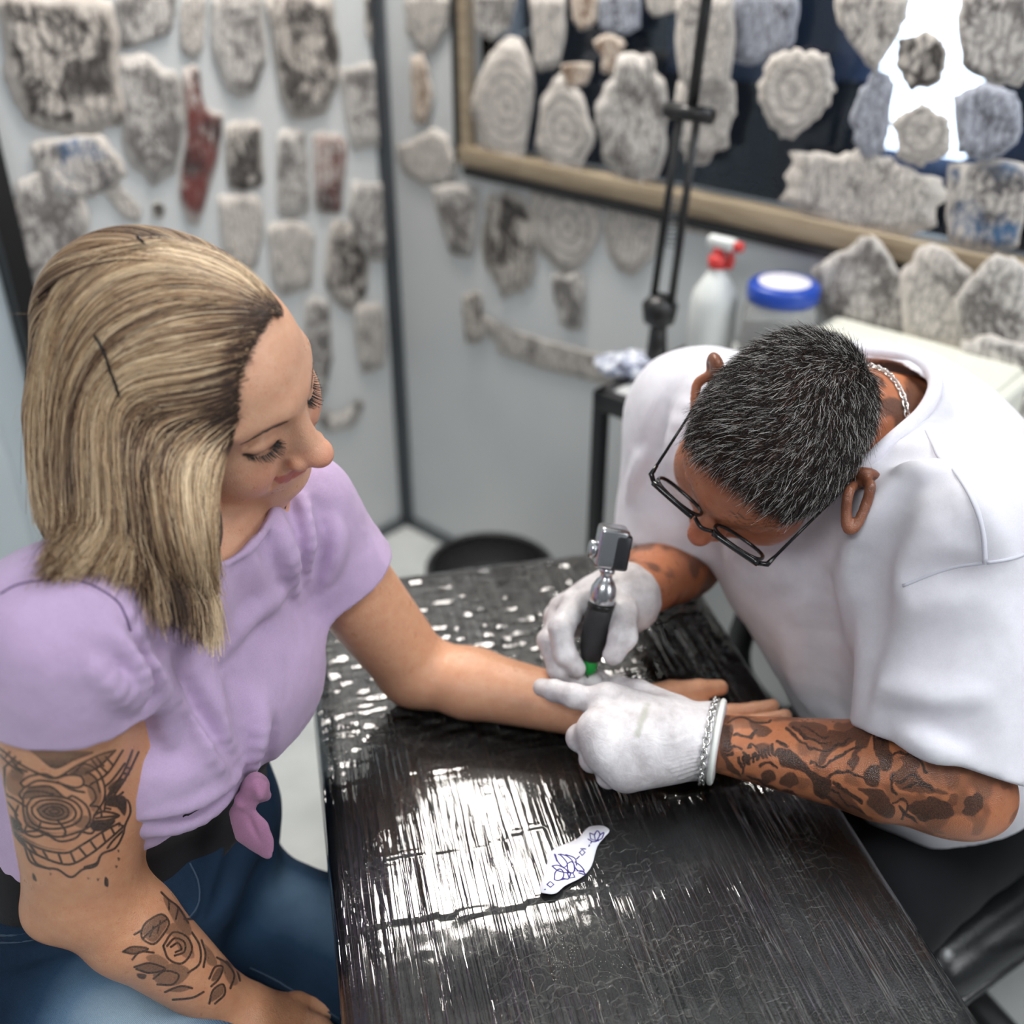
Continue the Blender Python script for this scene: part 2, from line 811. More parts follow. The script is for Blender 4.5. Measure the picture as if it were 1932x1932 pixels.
# ================================================================== room
C0 = np.array([-0.29, 2.49, 0.0])
dL = _n(np.array([-0.674, -0.739, 0.0])) if False else np.array([-0.674, -0.739, 0.0]) / math.hypot(0.674, 0.739)
dR = np.array([0.737, -0.676, 0.0]) / math.hypot(0.737, 0.676)
nL = np.array([-dL[1], dL[0], 0.0]); nL = nL if np.dot(nL, CAM - C0) > 0 else -nL
nR = np.array([-dR[1], dR[0], 0.0]); nR = nR if np.dot(nR, CAM - C0) > 0 else -nR
ZC = 2.56


def wallbox(name, d, n, s0, s1, z0, z1, t0, t1, mat, parent=None, bevel=0.0):
    """box on a wall: s along the wall, z up, t out of the wall"""
    me = box_mesh(name, (s1 - s0, t1 - t0, z1 - z0), bevel, 2)
    o = obj(name, me, mat, parent)
    c = C0 + d * (s0 + s1) / 2 + n * (t0 + t1) / 2 + np.array([0, 0, (z0 + z1) / 2])
    M = Matrix(((d[0], n[0], 0, c[0]), (d[1], n[1], 0, c[1]), (0, 0, 1, c[2]), (0, 0, 0, 1)))
    if M.to_3x3().determinant() < 0:
        M = Matrix(((-d[0], n[0], 0, c[0]), (-d[1], n[1], 0, c[1]), (0, 0, 1, c[2]), (0, 0, 0, 1)))
    o.matrix_world = M
    return o


def on_wall(px, py, d, n, t=0.0):
    p = at_plane(px, py, C0 + n * t, n)
    return float(np.dot(p - C0, d)), float(p[2])


WALL = NT('painted_panel')
co = WALL.coord('Object')
wc = WALL.mix(WALL.ramp(WALL.noise(co, 1.6, 3.0), [(0.3, 0.0), (0.7, 1.0)]), srgb(198, 202, 204), srgb(214, 216, 216))
wb = WALL.bsdf(Base_Color=wc, Roughness=0.45)
WALL.set(wb, 'Normal', WALL.bump(WALL.noise(co, 240.0, 2.0), 0.05, 0.001))
WALL = WALL.mat
GREYTRIM = plain('grey_aluminium', srgb(96, 100, 104), 0.4, 0.5)
BLACKM = plain('black_powder_coat', (0.010, 0.010, 0.011), 0.4)
WOOD = NT('pale_wood')
co = WOOD.coord('Object', (1.0, 14.0, 14.0))
WOOD.bsdf(Base_Color=WOOD.ramp(WOOD.noise(co, 9.0, 5.0, 0.6, 0.6), [(0.3, srgb(132, 116, 94)), (0.7, srgb(172, 156, 132))]), Roughness=0.55)
WOOD = WOOD.mat

FLOOR = NT('pale_floor')
co = FLOOR.coord('Object')
FLOOR.bsdf(Base_Color=FLOOR.mix(FLOOR.ramp(FLOOR.noise(co, 5.0, 5.0), [(0.35, 0.0), (0.65, 1.0)]), srgb(196, 200, 198), srgb(222, 224, 222)), Roughness=0.35)
struct(obj('floor', pymesh('floor', [(-4, -2.5, 0), (4, -2.5, 0), (4, 3.6, 0), (-4, 3.6, 0)], [(0, 1, 2, 3)], False), FLOOR.mat))
CEIL = plain('ceiling_paint', srgb(226, 228, 228), 0.9)
struct(obj('ceiling', pymesh('ceiling', [(-4, -1.2, ZC), (4, -1.2, ZC), (4, 3.6, ZC), (-4, 3.6, ZC)], [(3, 2, 1, 0)], False), CEIL))

sdoor, _ = on_wall(30, 500, dL, nL)
struct(wallbox('wall_left', dL, nL, -0.02, sdoor + 0.01, 0, ZC, -0.08, 0, WALL))
zs0 = on_wall(1300, 372, dR, nR)[1]
s_wl = on_wall(884, 200, dR, nR)[0]
ZSILL = zs0
struct(wallbox('wall_right', dR, nR, -0.02, 3.4, 0, ZSILL, -0.08, 0, WALL))
struct(wallbox('wall_pier', dR, nR, -0.02, s_wl - 0.02, ZSILL, ZC, -0.08, 0, WALL))
struct(wallbox('wall_lintel', dR, nR, s_wl - 0.02, 3.4, 2.35, ZC, -0.08, 0, WALL))
struct(wallbox('trim_1', dR, nR, -0.006, 0.030, 0, ZC, 0.0, 0.012, GREYTRIM))
struct(wallbox('trim_2', dL, nL, 0.0, 0.022, 0, ZC, 0.0, 0.010, GREYTRIM))
struct(wallbox('baseboard_left', dL, nL, 0.0, sdoor, 0, 0.028, 0.0, 0.012, GREYTRIM))
struct(wallbox('baseboard_right', dR, nR, 0.0, 3.4, 0, 0.028, 0.0, 0.012, GREYTRIM))

# door on the left with black jamb
DOORP = plain('door_paint', srgb(206, 218, 224), 0.4)
struct(wallbox('door_jamb', dL, nL, sdoor - 0.012, sdoor + 0.028, 0, 2.1, -0.02, 0.03, BLACKM))
dm = struct(wallbox('door_1', dL, nL, sdoor + 0.03, sdoor + 0.86, 0.01, 2.08, -0.05, -0.005, DOORP))
for k in range(4):
    s_ = sdoor + 0.10 + 0.17 * k
    o = wallbox('door_panel', dL, nL, s_, s_ + 0.12, 0.12, 1.95, -0.006, 0.006, DOORP, None, 0.004)
    o.parent = dm
    o.matrix_parent_inverse = dm.matrix_world.inverted()
struct(wallbox('wall_beyond_door', dL, nL, sdoor + 0.86, sdoor + 2.6, 0, ZC, -0.08, 0, WALL))

# window on the right: wooden frame, glass, dark yard with a bright opening behind
win = struct(wallbox('window_1', dR, nR, s_wl - 0.02, 3.4, ZSILL - 0.030, ZSILL + 0.010, -0.03, 0.014, WOOD, None, 0.003))


def wsub(*a, **k):
    o = wallbox(*a, **k)
    o.parent = win
    o.matrix_parent_inverse = win.matrix_world.inverted()
    return o


wsub('window_frame', dR, nR, s_wl - 0.014, s_wl + 0.010, ZSILL, 2.36, -0.012, 0.012, WOOD)
wsub('window_frame_edge', dR, nR, s_wl - 0.034, s_wl - 0.014, ZSILL - 0.02, 2.36, -0.012, 0.012, BLACKM)
wsub('window_gasket', dR, nR, s_wl, 3.4, ZSILL - 0.046, ZSILL - 0.031, 0.0, 0.022, BLACKM)
wsub('window_head', dR, nR, s_wl - 0.02, 3.4, 2.33, 2.38, -0.04, 0.02, WOOD)
GL = NT('window_glass')
gl = GL.n('BsdfGlossy'); gl.inputs['Roughness'].default_value = 0.02
tr_ = GL.n('BsdfTransparent'); tr_.inputs[0].default_value = (0.82, 0.88, 0.95, 1)
fr_ = GL.n('Fresnel'); fr_.inputs[0].default_value = 1.45
mx = GL.n('MixShader')
GL.set(mx, 0, fr_.outputs[0]); GL.set(mx, 1, tr_.outputs[0]); GL.set(mx, 2, gl.outputs[0])
GL.surf(mx)
wsub('pane', dR, nR, s_wl + 0.02, 3.4, ZSILL, 2.34, -0.024, -0.020, GL.mat)
YARD = plain('dark_facade', srgb(20, 26, 38), 0.8)
yard = struct(wallbox('wall_across_yard', dR, nR, -0.5, 4.2, 0, 3.2, -1.10, -1.02, YARD))
BLUEP = plain('blue_facade_panel', srgb(70, 84, 112), 0.6)
for (px, py, w, h) in ((1420, 20, 0.50, 0.34), (1600, 60, 0.36, 0.22), (1870, 300, 0.55, 0.16)):
    s_, z_ = on_wall(px, py, dR, nR, -1.0)
    o = wallbox('facade_panel', dR, nR, s_ - w / 2, s_ + w / 2, z_ - h / 2, z_ + h / 2, -1.03, -1.0, BLUEP)
    o.parent = yard; o.matrix_parent_inverse = yard.matrix_world.inverted()
EM = NT('daylight_opening')
em = EM.n('Emission'); em.inputs[0].default_value = (0.9, 0.96, 1, 1); em.inputs[1].default_value = 5.0
EM.surf(em)
s_, z_ = on_wall(1745, 60, dR, nR, -0.9)
o = wallbox('lit_window', dR, nR, s_ - 0.115, s_ + 0.115, z_ - 0.27, z_ + 0.45, -1.0, -0.96, EM.mat)
o.parent = yard; o.matrix_parent_inverse = yard.matrix_world.inverted()

# ================================================================== treatment bed
TA = np.array([-0.217, 0.976, 0.0]); TA /= np.linalg.norm(TA)
TB = np.array([TA[1], -TA[0], 0.0])
ZT = 0.72
BA0, BA1, BB0, BB1 = 0.12, 1.195, -0.022, 0.498
bed = empty('treatment_bed', (TA * 0.65 + TB * 0.24).tolist())
bed.rotation_euler = (0, 0, math.atan2(TB[1], TB[0]))
tag(bed, 'black padded leather treatment bed between the woman and the man', 'bed')
bmid = np.array([0.24, 0.65])


def outline(inset, n=10):
    """rounded rectangle in bed coordinates (across, along)"""
    r = 0.115
    x0, x1, y0, y1 = BB0 + inset, BB1 - inset, BA0 + inset, BA1 - inset
    rr = max(0.01, r - inset)
    pts = []
    for cx, cy, a0 in ((x1 - rr, y1 - rr, 0), (x0 + rr, y1 - rr, 90), (x0 + rr, y0 + rr, 180), (x1 - rr, y0 + rr, 270)):
        for k in range(n + 1):
            a = math.radians(a0 + 90 * k / n)
            pts.append((cx + rr * math.cos(a) - bmid[0], cy + rr * math.sin(a) - bmid[1]))
    return pts


def ringed(name, rings):
    vs, fs = [], []
    n = None
    for ins, z in rings:
        o_ = outline(ins)
        n = len(o_)
        vs += [(x, y, z) for x, y in o_]
    for j in range(len(rings) - 1):
        for i in range(n):
            k = (i + 1) % n
            fs.append((j * n + i, j * n + k, (j + 1) * n + k, (j + 1) * n + i))
    fs.append(tuple((len(rings) - 1) * n + i for i in range(n)))
    fs.append(tuple(range(n - 1, -1, -1)))
    return pymesh(name, vs, fs)


LEA = NT('black_leather')
co = LEA.coord('Object')
nz = LEA.noise(co, 5.0, 4.0)
crk = LEA.n('TexVoronoi', feature='DISTANCE_TO_EDGE')
LEA.set(crk, 'Vector', LEA.mix(0.10, co, LEA.noise(co, 9.0, 4.0, 0.6, 0, 1)))
crk.inputs['Scale'].default_value = 60.0
crl = LEA.ramp(crk.outputs['Distance'], [(0.0, 1.0), (0.055, 0.0)])
crm = LEA.ramp(LEA.noise(co, 6.5, 2.0), [(0.40, 0.0), (0.58, 1.0)])
crf = LEA.math('MULTIPLY', crl, crm)
lc = LEA.mix(LEA.ramp(nz, [(0.4, 0.0), (0.7, 1.0)]), (0.022, 0.022, 0.024), (0.062, 0.061, 0.060))
lc = LEA.mix(LEA.math('MULTIPLY', crf, 0.55), lc, srgb(128, 124, 118))
lb = LEA.bsdf(Base_Color=lc, Roughness=0.42)
lb.inputs['Specular IOR Level'].default_value = 0.5
grain = LEA.voronoi(co, 520.0)
LEA.set(lb, 'Normal', LEA.bump(LEA.math('ADD', LEA.math('MULTIPLY', grain, 0.5), LEA.math('MULTIPLY', crf, -1.4)), 0.45, 0.0012))
LEA = LEA.mat
bo = obj('mattress', ringed('mattress', [(0.012, ZT - 0.085), (0.002, ZT - 0.078), (0.0, ZT - 0.066), (0.0, ZT - 0.022), (0.003, ZT - 0.010), (0.010, ZT - 0.0035), (0.022, ZT - 0.0006), (0.05, ZT)]), LEA, bed)
obj('frame', box_mesh('frame', (0.40, 0.86, 0.05), 0.006, 2, (0, -0.02, ZT - 0.112)), BLACKM, bed)
obj('column', box_mesh('column', (0.16, 0.30, 0.52), 0.02, 3, (0, -0.02, 0.33)), plain('bed_steel', (0.35, 0.36, 0.38), 0.35, 0.8), bed)
obj('foot', box_mesh('foot', (0.40, 0.70, 0.07), 0.015, 2, (0, -0.02, 0.035)), BLACKM, bed)

# cling film stretched over the bed
NXF, NYF = 420, 330
xs = np.linspace(BB0 - 0.0015, BB1 + 0.0015, NXF)
ys = np.linspace(BA0 + 0.004, BA1 - 0.004, NYF)
X, Y = np.meshgrid(xs, ys, indexing='xy')


def edge_drop(x, y):
    """height of the mattress crown near its rim"""
    r = 0.115
    qx = np.abs(x - (BB0 + BB1) / 2) - ((BB1 - BB0) / 2 - r)
    qy = np.abs(y - (BA0 + BA1) / 2) - ((BA1 - BA0) / 2 - r)
    d = np.sqrt(np.maximum(qx, 0) ** 2 + np.maximum(qy, 0) ** 2) + np.minimum(np.maximum(qx, qy), 0) - r
    ins = -d
    z = np.interp(ins, [-0.002, 0.0, 0.003, 0.010, 0.022, 0.05], [-0.060, -0.024, -0.010, -0.0035, -0.0006, 0.0])
    return z, ins


dz, ins = edge_drop(X, Y)
q1 = np.stack([X.ravel() * 210, Y.ravel() * 9, 0 * X.ravel()], 1)
q2 = np.stack([X.ravel() * 120, Y.ravel() * 5, 0 * X.ravel() + 5], 1)
q3 = np.stack([X.ravel() * 55, Y.ravel() * 150, 0 * X.ravel() + 9], 1)
q4 = np.stack([X.ravel() * 26, Y.ravel() * 26, 0 * X.ravel() + 2], 1)
long_ = (np.abs(vnoise(q1, 1.0, 3)) * 0.6 + np.abs(vnoise(q2, 1.0, 4))).reshape(X.shape)
crink = (vnoise(q3, 1.0, 5) + 0.7 * vnoise(q4, 1.0, 6)).reshape(X.shape)
far = sstep(Y, 0.80, 0.93)
amp = 0.35 + 0.65 * sstep(vnoise(np.stack([X.ravel() * 6, Y.ravel() * 5, 0 * X.ravel()], 1), 1.0, 8).reshape(X.shape), -0.4, 0.4)
H = 0.00042 * long_ * (1 - 0.6 * far) * amp + 0.00110 * crink * far + 0.00006 * crink * (1 - far)
for y0_, sl_ in ((0.705, 0.05), (0.815, 0.03), (0.635, -0.02), (0.92, 0.02)):      # edges of overlapping layers
    H += 0.0005 * (1 - sstep(np.abs(Y - (y0_ + sl_ * X + 0.004 * np.sin(X * 40))), 0.0004, 0.0018)) + 0.00025 * sstep(Y, y0_ + sl_ * X, y0_ + sl_ * X + 0.001)
Z = ZT + dz + 0.0014 + H * (0.4 + 0.6 * sstep(ins, 0.0, 0.02)) - np.where(ins < 0, 0.004, 0)
rimx = np.where(ins < 0.03, 1, 0)
okv = ins > -0.0016
ids = -np.ones(X.shape, int)
P = (X.ravel()[:, None] * TB + Y.ravel()[:, None] * TA); P[:, 2] = Z.ravel()
idx = np.arange(X.size).reshape(X.shape)
qd = np.stack([idx[:-1, :-1], idx[:-1, 1:], idx[1:, 1:], idx[1:, :-1]], -1).reshape(-1, 4)
keepq = okv.ravel()[qd].all(1)
qd = qd[keepq]
used = np.unique(qd)
remap = -np.ones(X.size, int); remap[used] = np.arange(len(used))
FILM = NT('cling_film')
co = FILM.coord('Object', (1, 1, 1), (0, 0, -math.atan2(TB[1], TB[0])))
mp = FILM.n('Mapping'); FILM.set(mp, 0, co); mp.inputs['Scale'].default_value = (150.0, 3.2, 1.0)
streak = FILM.noise(mp.outputs[0], 1.0, 1.0, 0.5)
mp2 = FILM.n('Mapping'); FILM.set(mp2, 0, co); mp2.inputs['Scale'].default_value = (420.0, 7.0, 1.0)
streak2 = FILM.noise(mp2.outputs[0], 1.0, 0.0, 0.5)
r1 = FILM.ramp(streak, [(0.455, 0.0), (0.50, 1.0), (0.545, 0.0)])
r2 = FILM.ramp(streak2, [(0.44, 0.0), (0.50, 1.0), (0.56, 0.0)])
patch = FILM.ramp(FILM.noise(co, 7.0, 2.0), [(0.42, 0.15), (0.60, 1.0)])
hgt = FILM.math('ADD', r1, FILM.math('MULTIPLY', r2, 0.5))
bmpn = FILM.bump(FILM.math('MULTIPLY', hgt, patch), 0.8, 0.0010)
glf = FILM.n('BsdfGlossy'); glf.inputs['Roughness'].default_value = 0.07
FILM.set(glf, 'Normal', bmpn)
trf = FILM.n('BsdfTransparent')
frf = FILM.n('Fresnel'); frf.inputs[0].default_value = 1.62
fac = FILM.math('ADD', FILM.math('MULTIPLY', frf.outputs[0], 1.3), FILM.math('MULTIPLY', FILM.math('ADD', FILM.math('MULTIPLY', r1, 0.30), FILM.math('MULTIPLY', r2, 0.14)), patch), True)
mxf = FILM.n('MixShader')
FILM.set(mxf, 0, fac); FILM.set(mxf, 1, trf.outputs[0]); FILM.set(mxf, 2, glf.outputs[0])
FILM.surf(mxf)
film = obj('plastic_film', np_mesh('plastic_film', P[used], remap[qd]), FILM.mat)
tag(film, 'clear wrinkled plastic film stretched over the black leather bed', 'plastic film')


# ------------------------------------------------------------------ figure tools
def project(P):
    P = np.asarray(P, float) - CAM
    c, s = math.cos(PITCH), math.sin(PITCH)
    d = P[:, 1] * c - P[:, 2] * s
    v = -P[:, 1] * s - P[:, 2] * c
    return np.stack([CPX + FPX * P[:, 0] / d, CPX + FPX * v / d], 1), d


def in_poly(pts, poly):
    x, y = pts[:, 0], pts[:, 1]
    ins = np.zeros(len(pts), bool)
    n = len(poly)
    for i in range(n):
        x1, y1 = poly[i]; x2, y2 = poly[(i + 1) % n]
        c = ((y1 > y) != (y2 > y)) & (x < (x2 - x1) * (y - y1) / ((y2 - y1) if y2 != y1 else 1e-9) + x1)
        ins ^= c
    return ins


def line2d(pts, line):
    best = np.full(len(pts), 1e3)
    L = np.asarray(line, float)
    for a, b in zip(L[:-1], L[1:]):
        ab = b - a
        t = np.clip(((pts - a) @ ab) / ((ab * ab).sum() + 1e-9), 0, 1)
        best = np.minimum(best, np.sqrt(((pts - a - t[:, None] * ab) ** 2).sum(1)))
    return best


def tattoo(pts, strokes, fills, org, scale, width=2.2, warp=0.0):
    """ink density for skin points (pts in picture units) from traced strokes / filled shapes"""
    ink = np.zeros(len(pts))
    q = (pts - np.asarray(org)) * scale
    if warp:
        w3 = np.stack([q[:, 0], q[:, 1], 0 * q[:, 0]], 1)
        q = q + warp * np.stack([vnoise(w3, 1 / 55.0, 1) + 0.5 * vnoise(w3, 1 / 24.0, 2), vnoise(w3, 1 / 55.0, 3) + 0.5 * vnoise(w3, 1 / 24.0, 4)], 1)
    for st in strokes:
        w = width
        if isinstance(st, tuple):
            st, w = st
        st = catmull(st, 5) if len(st) > 2 else np.asarray(st, float)
        box = (q[:, 0] > st[:, 0].min() - 30) & (q[:, 0] < st[:, 0].max() + 30) & (q[:, 1] > st[:, 1].min() - 30) & (q[:, 1] < st[:, 1].max() + 30)
        if box.any():
            d = line2d(q[box], st) / scale
            ink[box] = np.maximum(ink[box], 0.92 * (1 - sstep(d, w * 0.45, w * 1.15)))
    for poly, dens in fills:
        poly = catmull(poly, 4, True)
        box = (q[:, 0] > poly[:, 0].min() - 20) & (q[:, 0] < poly[:, 0].max() + 20) & (q[:, 1] > poly[:, 1].min() - 20) & (q[:, 1] < poly[:, 1].max() + 20)
        if box.any():
            ins = in_poly(q[box], poly)
            d = line2d(q[box], np.vstack([poly, poly[:1]])) / scale
            sd = np.where(ins, -d, d)
            ink[box] = np.maximum(ink[box], dens * (1 - sstep(sd, -1.5, 1.8)))
    return ink


def rot_about(axis, ang):
    return np.array(Matrix.Rotation(ang, 3, Vector(axis)))


def hand_ops(F, wrist, a, n, side, size=1.0, curl=(0.3, 0.3, 0.3, 0.3), thumb=(0.6, 0.75, 0.0), bend=1.0, k=0.006):
    """a: wrist->fingers, n: back of the hand, side: towards the thumb"""
    a = _n(a); n = _n(np.asarray(n) - a * np.dot(a, n)); side = _n(np.cross(a, n)) * (1 if np.dot(np.cross(a, n), side) > 0 else -1)
    W = np.asarray(wrist, float)
    offs = [0.030, 0.009, -0.012, -0.031]
    lens = [(0.043, 0.026, 0.021), (0.047, 0.030, 0.022), (0.043, 0.028, 0.022), (0.034, 0.021, 0.019)]
    reach = [0.088, 0.090, 0.085, 0.077]
    rad = [0.0098, 0.0100, 0.0095, 0.0084]
    s = size
    F.u(chain([W - a * 0.02 * s, W + a * 0.02 * s], [0.029 * s, 0.030 * s], 0, 0.72, n), 0.02)
    for f in range(4):
        mcp = W + (a * reach[f] + side * offs[f] - n * (0.003 if f in (0, 3) else 0.0)) * s
        base = W + (a * 0.015 + side * offs[f] * 0.62) * s
        F.u(cone(base, mcp, 0.017 * s, 0.0125 * s, 0.8, n), 0.012 if f else 0.012)
    for f in range(4):
        mcp = W + (a * reach[f] + side * offs[f] - n * (0.003 if f in (0, 3) else 0.0)) * s
        d = _n(a + side * (offs[f] * 2.2))
        ax = np.cross(d, n)
        pts, rr, p = [mcp], [rad[f] * 1.1 * s], mcp
        ang = 0
        for j, ln in enumerate(lens[f]):
            ang += curl[f] * (0.8 if j == 0 else bend)
            dd = rot_about(ax, -ang) @ d
            p = p + dd * ln * s
            pts.append(p)
            rr.append(rad[f] * (1.0, 0.92, 0.78)[j] * s)
        F.u(chain(pts, rr, 0.003), k)
    t0 = W + (a * 0.020 + side * 0.018 - n * 0.012) * s
    td = _n(a * thumb[0] + side * thumb[1] + n * thumb[2])
    t1 = t0 + td * 0.045 * s
    td2 = _n(td * 0.8 + a * 0.35)
    t2 = t1 + td2 * 0.034 * s
    t3 = t2 + _n(td2 + a * 0.1) * 0.026 * s
    F.u(chain([t0, t1, t2, t3], [0.019 * s, 0.0145 * s, 0.0118 * s, 0.0092 * s], 0.004), 0.012)
    return dict(thumb=[t0, t1, t2, t3])


def folds(F, base, strokes, off=0.0):
    """ridges (+) and creases (-) laid along picture strokes on the surface of base"""
    for st, r, depth in strokes:
        pts = catmull(st, 3) if len(st) > 2 else np.asarray(st, float)
        P, ok = base.hit(pts)
        P = P[ok]
        if len(P) < 2:
            continue
        for _ in range(3):
            P[1:-1] = 0.25 * P[:-2] + 0.5 * P[1:-1] + 0.25 * P[2:]
        g = base.grad(P).astype(float)
        m = len(P)
        taper = np.sin(np.linspace(0.0, 1, m) * math.pi) ** 0.8
        if depth > 0:
            rr = [r * (0.35 + 0.65 * t) for t in taper]
            C = P + g * np.array([(depth + 0.003) * t - 0.003 - q for t, q in zip(taper, rr)])[:, None]
            F.u(chain(C, rr, 0.004), r * 1.3)
        else:
            rr = [1.5 * r * (0.35 + 0.65 * t) for t in taper]
            C = P + g * np.array([q + 0.003 + (depth - 0.003) * t for t, q in zip(taper, rr)])[:, None]
            F.s(chain(C, rr, 0.004), r * 1.8)


def strands(name, P, rad, mat, parent, tip=0.35, attrs=None):
    """P: (n, m, 3) strands -> hair curves object"""
    n, m, _ = P.shape
    cu = bpy.data.hair_curves.new(name)
    cu.add_curves([m] * n)
    cu.attributes['position'].data.foreach_set('vector', np.ascontiguousarray(P, np.float32).ravel())
    ra = cu.attributes.get('radius') or cu.attributes.new('radius', 'FLOAT', 'POINT')
    r = (np.asarray(rad, np.float32).reshape(-1, 1) if not np.isscalar(rad) else np.full((n, 1), rad, np.float32)) * np.linspace(1, tip, m, dtype=np.float32)[None]
    r = np.broadcast_to(r, (n, m))
    ra.data.foreach_set('value', np.ascontiguousarray(r, np.float32).ravel())
    for k, v in (attrs or {}).items():
        at_ = cu.attributes.new(k, 'FLOAT', 'POINT')
        at_.data.foreach_set('value', np.ascontiguousarray(v, np.float32).ravel())
    o = bpy.data.objects.new(name, cu)
    cu.materials.append(mat)
    COL.objects.link(o)
    if parent is not None:
        o.parent = parent
    return o


# ------------------------------------------------------------------ skin, cloth, hair materials
def skin_material(name):
    m = NT(name)
    co = m.coord('Object')
    col = m.attr('tone')
    mott = m.noise(co, 90.0, 4.0, 0.6)
    col = m.mix(0.20, col, m.mix(m.ramp(mott, [(0.35, 0.0), (0.7, 1.0)]), (0.50, 0.23, 0.15), (1.0, 0.86, 0.76)), 'SOFT_LIGHT')
    frk = m.noise(co, 420.0, 2.0, 0.5)
    col = m.mix(m.math('MULTIPLY', m.ramp(frk, [(0.60, 0.0), (0.72, 1.0)]), m.ramp(m.noise(co, 30.0), [(0.4, 0.0), (0.65, 0.45)])), col, m.mix(1.0, col, (0.62, 0.45, 0.36), 'MULTIPLY'))
    ink = m.attr('ink', 'Fac')
    ink = m.math('MULTIPLY', ink, m.ramp(m.noise(co, 700.0, 2.0), [(0.25, 0.78), (0.65, 1.0)]))
    col = m.mix(ink, col, (0.016, 0.017, 0.018))
    b = m.bsdf(Base_Color=col, Roughness=m.ramp(m.noise(co, 60.0), [(0.3, 0.26), (0.7, 0.42)]))
    b.inputs['Subsurface Weight'].default_value = 0.12
    b.inputs['Subsurface Radius'].default_value = (1.0, 0.35, 0.2)
    b.inputs['Subsurface Scale'].default_value = 0.006
    b.inputs['Specular IOR Level'].default_value = 0.45
    bp = m.math('ADD', m.voronoi(co, 900.0), m.math('MULTIPLY', m.noise(co, 260.0, 3.0), 0.8))
    m.set(b, 'Normal', m.bump(bp, 0.45, 0.0006))
    return m.mat


def jersey_material(name, colour, sheen=0.25, rib=1500.0):
    m = NT(name)
    co = m.coord('Object')
    var = m.noise(co, 25.0, 5.0, 0.6)
    col = m.mix(m.ramp(var, [(0.3, 0.0), (0.7, 1.0)]), tuple(c * 0.90 for c in colour), tuple(min(1, c * 1.05) for c in colour))
    fine = m.noise(co, 900.0, 2.0, 0.7)
    col = m.mix(0.22, col, m.ramp(fine, [(0.3, 0.25), (0.7, 0.9)]), 'SOFT_LIGHT')
    b = m.bsdf(Base_Color=col, Roughness=0.92)
    b.inputs['Specular IOR Level'].default_value = 0.15
    b.inputs['Sheen Weight'].default_value = sheen
    b.inputs['Sheen Roughness'].default_value = 0.5
    wv = m.wave(co, rib, 0.6, 1.0, 1.0, 'DIAGONAL')
    h = m.math('ADD', m.math('MULTIPLY', wv, 0.6), m.math('MULTIPLY', m.noise(co, 1200.0, 2.0), 0.8))
    m.set(b, 'Normal', m.bump(m.math('ADD', h, m.math('MULTIPLY', m.noise(co, 60.0, 3.0), 2.5)), 0.30, 0.0012))
    return m.mat


def hair_material(name, stops, streak=0.0, rough=0.42, spec=0.35):
    """colour follows the 'shade' attribute along each strand"""
    m = NT(name)
    sh = m.attr('shade', 'Fac')
    hi = m.n('HairInfo')
    rv = m.math('MULTIPLY', m.math('SUBTRACT', hi.outputs['Random'], 0.5), 0.22)
    col = m.ramp(m.math('ADD', sh, rv, True), stops)
    b = m.bsdf(Base_Color=col, Roughness=rough)
    b.inputs['Specular IOR Level'].default_value = spec
    b.inputs['Anisotropic'].default_value = 0.5
    return m.mat


